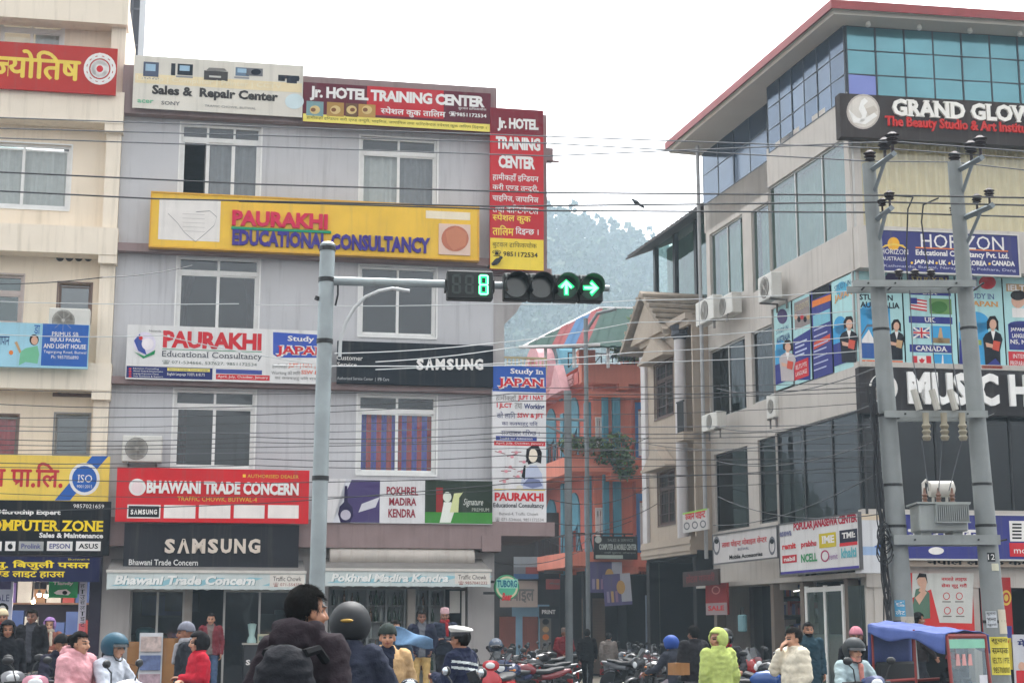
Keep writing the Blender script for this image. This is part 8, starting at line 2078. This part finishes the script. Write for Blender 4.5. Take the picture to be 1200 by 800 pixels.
m.tube([(-.44, -.7, HF - .02), (.44, -.7, HF - .02)], .03, 8); m.tube([(-.44, -.78, .64), (.44, -.78, .64)], .028, 8); m.build('frame', RF_, rk)
m = MB(); m.quad((-.42, -.775, .66), (.42, -.775, .66), (.42, -.705, HF - .05), (-.42, -.705, HF - .05)); m.build('windscreen', GLASS('rickshaw_pane', (210, 216, 210), .16), rk)
for q in (((-.41, -.72, HF - .17), (.41, -.72, HF - .17), (.41, -.712, HF - .06), (-.41, -.712, HF - .06)), ((-.41, -.785, .67), (.41, -.785, .67), (.41, -.778, .76), (-.41, -.778, .76))): m = MB(); m.quad(*q); m.build('windscreen_band', MINT, rk)
m = MB(); m.box(.2, .38, -.758, -.752, .84, 1.0); m.build('windscreen_sticker', M('sticker_white', (206, 206, 212), .6), rk)
m = MB()
for k in range(3): m.prism([(-.3 + k * .14, 1.12), (-.2 + k * .14, 1.12), (-.22 + k * .14, 1.26), (-.28 + k * .14, 1.26)], -.735, -.731)
m.build('windscreen_picture', M('faded_pink_print', (206, 150, 146), .7), rk)
ell_loft(rk, 'front_panel', [(-.95, .5, .2, .1), (-.9, .5, .4, .15), (-.78, .5, .44, .17), (-.7, .5, .4, .15)], RF_)
m = MB(); m.bevbox(-.48, .48, -.72, .95, .3, .42, .03); m.build('floor_tub', RF_, rk)
m = MB(); m.bevbox(-.42, .42, .3, .8, .42, .72, .03); m.bevbox(-.42, .42, .76, .88, .7, 1.15, .03); m.build('seat', SEATM, rk)
m = MB(); m.bevbox(-.25, .25, -.35, -.1, .42, .68, .03); m.build('driver_seat', SEATM, rk)
m = MB(); m.box(-.475, -.465, .0, .85, .42, .9); m.box(.465, .475, .0, .85, .42, .9); m.build('side_panel', M('rickshaw_dark_panel', (52, 50, 58), .7), rk)
m = MB(); m.ell((0, -.96, .55), (.09, .04, .09), 14, 8); m.build('headlight', LAMP, rk, smooth=True)
m = MB(); m.tube([(-.28, -.5, .95), (0, -.55, .95), (.28, -.5, .95)], .015, 8); m.tube([(0, -.55, .95), (0, -.75, .4)], .025, 8); m.build('handlebar', BLACKM, rk)
def wheel_at(par, x, y, r, w):
    before = set(o.name for o in par.children); wheel(par, y, r, w, 8)
    for o in par.children:
        if o.name not in before: o.location.x = x
wheel_at(rk, 0, -.72, .22, .09); wheel_at(rk, -.42, .6, .24, .1); wheel_at(rk, .42, .6, .24, .1)
g = at(1092, HZ, 21); rk.location = (g.x, 21, 0); rk.rotation_euler.z = R(40); rk.scale = (.96, .74, 1.03)
fx = rk.matrix_basis @ Vector((.05, -.28, 0))
px_ = 600 + F * fx.x / (fx.y * CP)
person(px_, fx.y, 1.56, 40, 'rickshaw driver in dark clothes with a red and blue cap under the blue hood', 'ride', top=(36, 36, 42), hat='cap', hatc=(176, 60, 70), skin_=1, over=dict(dz=-.27, lean=6, knL=(.2, -.38, .5), knR=(-.2, -.38, .5), anL=(.16, -.36, .1), anR=(-.16, -.36, .1), elL=(.28, -.2, .9), wrL=(.24, -.36, .96), elR=(-.28, -.2, .9), wrR=(-.24, -.36, .96)))

# ================================================================== SHOP CONTENTS
# liquor shelves: two cases of bottles behind the right shop's glass line
BOT = [M('bottle_green', (30, 62, 44), .15, .1, 6, spec=.8), M('bottle_amber', (92, 56, 28), .15, .1, 6, spec=.8), M('bottle_clear', (150, 158, 156), .15, .1, 6, spec=.8), M('bottle_dark', (32, 30, 36), .15, .1, 6, spec=.8)]
bm_ = MB(); bm_.lathe([(.036, 0), (.04, .01), (.04, .19), (.03, .23), (.014, .25), (.013, .31), (.016, .312), (.016, .325)], n=10)
proto = None; bottles = 0
def shelf_case(s0, s1, label, rows, cols, y):
    global proto, bottles
    r = thing('bottle_shelf', label, 'shelf', G.pt(s0, -y, .27), G.a); w_ = s1 - s0; H_ = 2.65
    m = MB()
    for k in range(cols + 1): x = w_ * k / cols; m.box(x - .02, x + .02, 0, .32, 0, H_)
    m.box(0, w_, .32, .34, 0, H_); m.build('upright', M('shelf_steel', (146, 150, 150), .5, .1, 4, metal=.3), r)
    for j in range(rows + 1):
        m = MB(); m.box(.02, w_ - .02, .01, .318, H_ * j / rows - .012, H_ * j / rows + .012); m.build('shelf_board', M('shelf_board_pale', (140, 142, 140), .6), r)
    rnd = random.Random(int(s0 * 100))
    for j in range(1, rows):
        for k in range(cols):
            n = int(w_ / cols / .13)
            for q in range(n):
                if bottles >= 290 or rnd.random() < .1: continue
                p = G.pt(s0 + w_ * k / cols + .08 + q * .125, -(y + .07 + rnd.uniform(0, .04)), .27 + H_ * j / rows + .014)
                if proto is None:
                    proto = bm_.build('bottle', BOT, None, smooth=True); o = proto
                else: o = proto.copy(); COL.objects.link(o)
                o.location = p; sc_ = rnd.uniform(.85, 1.15); o.scale = (sc_, sc_, sc_ * rnd.uniform(.9, 1.05))
                c = BOT[rnd.choice((0, 0, 0, 1, 1, 2, 3, 3))]; o.material_slots[0].link = 'OBJECT'; o.material_slots[0].material = c
                tag(o, 'glass bottle standing upright among others on the liquor shop shelves', 'bottle', 'bottles on the liquor shop shelves'); bottles += 1
shelf_case(gx(388), gx(477), 'wide steel shelf case crowded with bottles behind the tan jacket man', 7, 4, .5)
shelf_case(gx(489), gx(524), 'narrow steel shelf case of bottles behind the topi man', 7, 2, .5)
# phone shop things
def crate(p, dims, label, mat, name='carton', txt=None, rz=0):
    r = thing('cardboard_box' if name == 'carton' else name, label, 'box', p, rz); m = MB(); m.bevbox(0, dims[0], 0, dims[1], 0, dims[2], .012); m.build('carton' if name == 'carton' else 'body', mat, r)
    m = MB(); m.box(dims[0] * .44, dims[0] * .56, -.003, dims[1] + .003, dims[2] * .6, dims[2] + .003); m.build('tape', M('parcel_tape', (150, 104, 56), .4), r)
    if txt: m = MB(); add_text(m, txt, dims[0] * .2, dims[0] * .8, dims[2] * .3, dims[2] * .45, -.004, 0, 0, .03); m.build('lettering', BLK, r)
    return r
CB = MATS['cardboard']
def gp(px, off, z=0): return G.pt(gx(px, off), off, z)
crate(gp(183, 1.2, .14), (.42, .4, 1.28), 'tall brown carton standing on the pavement before the phone shop', CB)
crate(gp(150, .9, .14), (.6, .35, .7), 'low brown carton behind the scooter at the white pillar', CB)
crate(gp(150, .9, .845), (.62, .36, .5), 'flat brown carton stacked above the low one at the pillar', CB)
r = thing('leaflet_rack', 'white leaflet rack with colour prints beside the tall carton', 'rack', gp(164, 1.3, .14), G.a)
m = MB(); m.box(0, .5, 0, .03, 0, 1.4); m.build('back_panel', M('rack_white', (196, 198, 202), .6), r)
for j in range(3):
    m = MB(); m.box(.03, .47, -.05, -.002, .2 + j * .4, .52 + j * .4); m.build('leaflet_pocket', M('rack_print_%d' % j, [(176, 150, 160), (96, 110, 150), (196, 176, 170)][j], .6, .4, 9), r)
r = thing('water_drum', 'turquoise water drum with white base in the phone shop window', 'drum', gp(160, -.45, .95), G.a)
m = MB(); m.lathe([(.2, .3), (.22, .32), (.22, .62), (.2, .68), (.1, .72)], (.2, 0, 0), n=22); m.build('tank', M('drum_teal', (76, 150, 168), .4, .08, 4), r, smooth=True); m = MB(); m.lathe([(.19, 0), (.21, .02), (.21, .3)], (.2, 0, 0), n=22); m.build('base', M('drum_white', (196, 204, 196), .5), r, smooth=True)
r = thing('shop_counter', 'dark shop counter with white capitals behind the grey rucksack', 'counter', gp(286, .35, .27), G.a)
m = MB(); m.bevbox(0, 1.0, 0, .5, 0, 1.0, .02); m.build('counter_body', M('counter_black', (36, 37, 42), .5), r); m = MB(); m.box(-.03, 1.03, -.03, .53, 1.0, 1.04); m.build('counter_top', M('counter_top_pale', (176, 170, 160), .5), r)
class _Q: pass
m = MB(); u = .1
for i, c in enumerate('SΛMSUNG'): add_text(m, c, .06 + i * .127, .06 + i * .127 + .1, .55, .67, -.004, 0, 0, .04)
m.build('lettering', W_, r)
r = thing('mixer', 'pale kitchen mixer standing on the phone shop counter', 'appliance', gp(290, .25, 1.31), G.a); m = MB(); m.lathe([(.1, 0), (.11, .04), (.08, .12), (.06, .16), (.09, .34), (.1, .42), (.05, .44)], (.1, 0, 0), n=18); m.build('body', M('mixer_mint', (170, 200, 196), .4), r, smooth=True); m = MB(); m.lathe([(.02, .44), (.03, .47), (.02, .5)], (.1, 0, 0), n=12); m.build('lid_knob', BLACKM, r)
r = thing('display_box', 'small pale display box beside the mixer', 'box', gp(302, .2, 1.31), G.a); m = MB(); m.bevbox(0, .34, 0, .2, 0, .2, .01); m.build('body', M('display_cream', (196, 192, 166), .6), r); m = MB(); m.box(.03, .31, -.003, -.001, .05, .15); m.build('screen_print', M('display_print', (110, 130, 120), .5), r)
for i, (px, z, w_, h_, lab, rgb) in enumerate(((163, 1.9, 1.0, .55, 'wall television with a blue picture nearer the white pillar in the phone shop', (58, 72, 140)), (190, 2.0, .85, .5, 'wall television with a dark picture next to the shop post', (48, 56, 64)), (272, 2.5, 1.1, 1.0, 'dark violet poster hanging behind the phone shop glass', (66, 56, 106)), (305, 1.5, .9, 1.3, 'tall dark refrigerator with a pale panel behind the shop glass', (84, 92, 98)), (322, 1.9, .7, 1.4, 'greenish grey display fridge in the depth of the phone shop', (104, 126, 124)))):
    r = thing(['television', 'television', 'poster', 'refrigerator', 'refrigerator'][i], lab, ['television', 'television', 'poster', 'refrigerator', 'refrigerator'][i], gp(px, -1.6, z if i < 3 else .28), G.a)
    hh = h_ if i < 3 else h_ + .4
    m = MB(); m.bevbox(0, w_, 0, .06 if i < 3 else .6, 0, hh, .01); m.build('casing', BLACKM if i < 3 else M('fridge_grey_%d' % i, rgb, .4), r); m = MB(); m.box(.04, w_ - .04, -.004, -.001, .04, hh - .04 if i < 3 else hh * .6); m.build('screen' if i < 2 else 'panel', M('panel_%d_%d_%d' % rgb, rgb, .4, .35, 3), r)
for k in range(5):
    r = thing('small_appliance', ['white rice cooker low on the phone shop shelf', 'dark boxed appliance on the phone shop shelf', 'red boxed appliance on the phone shop shelf', 'silver kettle on the phone shop shelf', 'blue boxed appliance on the phone shop shelf'][k], 'appliance', gp(158 + k * 11, -1.4, 1.2), G.a)
    m = MB(); m.lathe([(.12, 0), (.15, .04), (.15, .2), (.11, .26), (.03, .3)], (0, 0, 0), n=16) if k in (0, 3) else m.bevbox(0, .3, 0, .2, 0, .32, .01); m.build('body', M('appl_%d' % k, [(200, 198, 194), (54, 54, 60), (150, 56, 52), (150, 152, 156), (60, 84, 150)][k], .4), r, smooth=k in (0, 3)); m = MB(); m.box(.02, .1, -.16, -.152, .08, .14) if k in (0, 3) else m.box(.05, .25, -.004, -.001, .1, .22); m.build('front_label', M('appl_label', (180, 176, 168), .5), r)
r = thing('display_bench', 'long low display bench inside the phone shop', 'bench', gp(153, -1.3, .27), G.a); m = MB(); m.box(0, 1.25, 0, .5, .88, .93); m.build('bench_top', SAND2, r)
for x in (.05, 1.15):
    m = MB(); m.box(x, x + .06, .05, .45, 0, .88); m.build('leg', BLACKM, r)
# street side goods: dim stock inside the open shops of the corner building
rnd = random.Random(21)
r = thing('stock_rack', 'rack of red and dark packets inside the side street shop', 'rack', RS.pt(RS.s_(858, 738), -1.5, .18), RS.a)
m = MB()
for j in range(5): m.box(0, 2.2, 0, .4, .5 * j + .3, .5 * j + .33)
m.build('shelf_board', M('rack_dark', (60, 56, 54), .8), r)
m = MB()
for j in range(5):
    x = .03
    while x < 2.1:
        w_ = rnd.uniform(.08, .22); m.box(x, x + w_ * .9, -.02, .3, .5 * j + .331, .5 * j + .331 + rnd.uniform(.15, .38), rnd.randrange(5)); x += w_
m.build('packets', [M('packet_red', (140, 40, 40), .5), M('packet_maroon', (90, 34, 40), .5), M('packet_blue', (60, 74, 120), .5), M('packet_pale', (150, 140, 136), .5), M('packet_green', (60, 90, 60), .5)], r)
r = thing('hanging_bag', 'pale teal bag hanging at the side street shop', 'bag', RS.pt(RS.s_(880, 733), .3, 2.0), RS.a); m = MB(); m.bevbox(-.2, .2, 0, .12, -.45, 0, .03); m.build('bag_body', M('bag_teal', (110, 150, 158), .7), r); m = MB(); m.tube([(-.12, .06, 0), (-.06, .06, .2), (.06, .06, .2), (.12, .06, 0)], .012, 6); m.build('handle', BLACKM, r)
r = thing('tube_light', 'white tube light fixed at a slant in the side street shop', 'lamp', RS.pt(RS.s_(897, 692), -.8, RS.z_(900, 692)), RS.a); m = MB(); m.tube([(0, 0, 0), (1.1, 0, .05)], .018, 8); m.build('tube', M('tube_glow', (240, 240, 230), .4, 0, emit=.6), r); m = MB(); m.box(-.03, 1.13, .02, .05, -.03, .06); m.build('fixture', BLACKM, r)
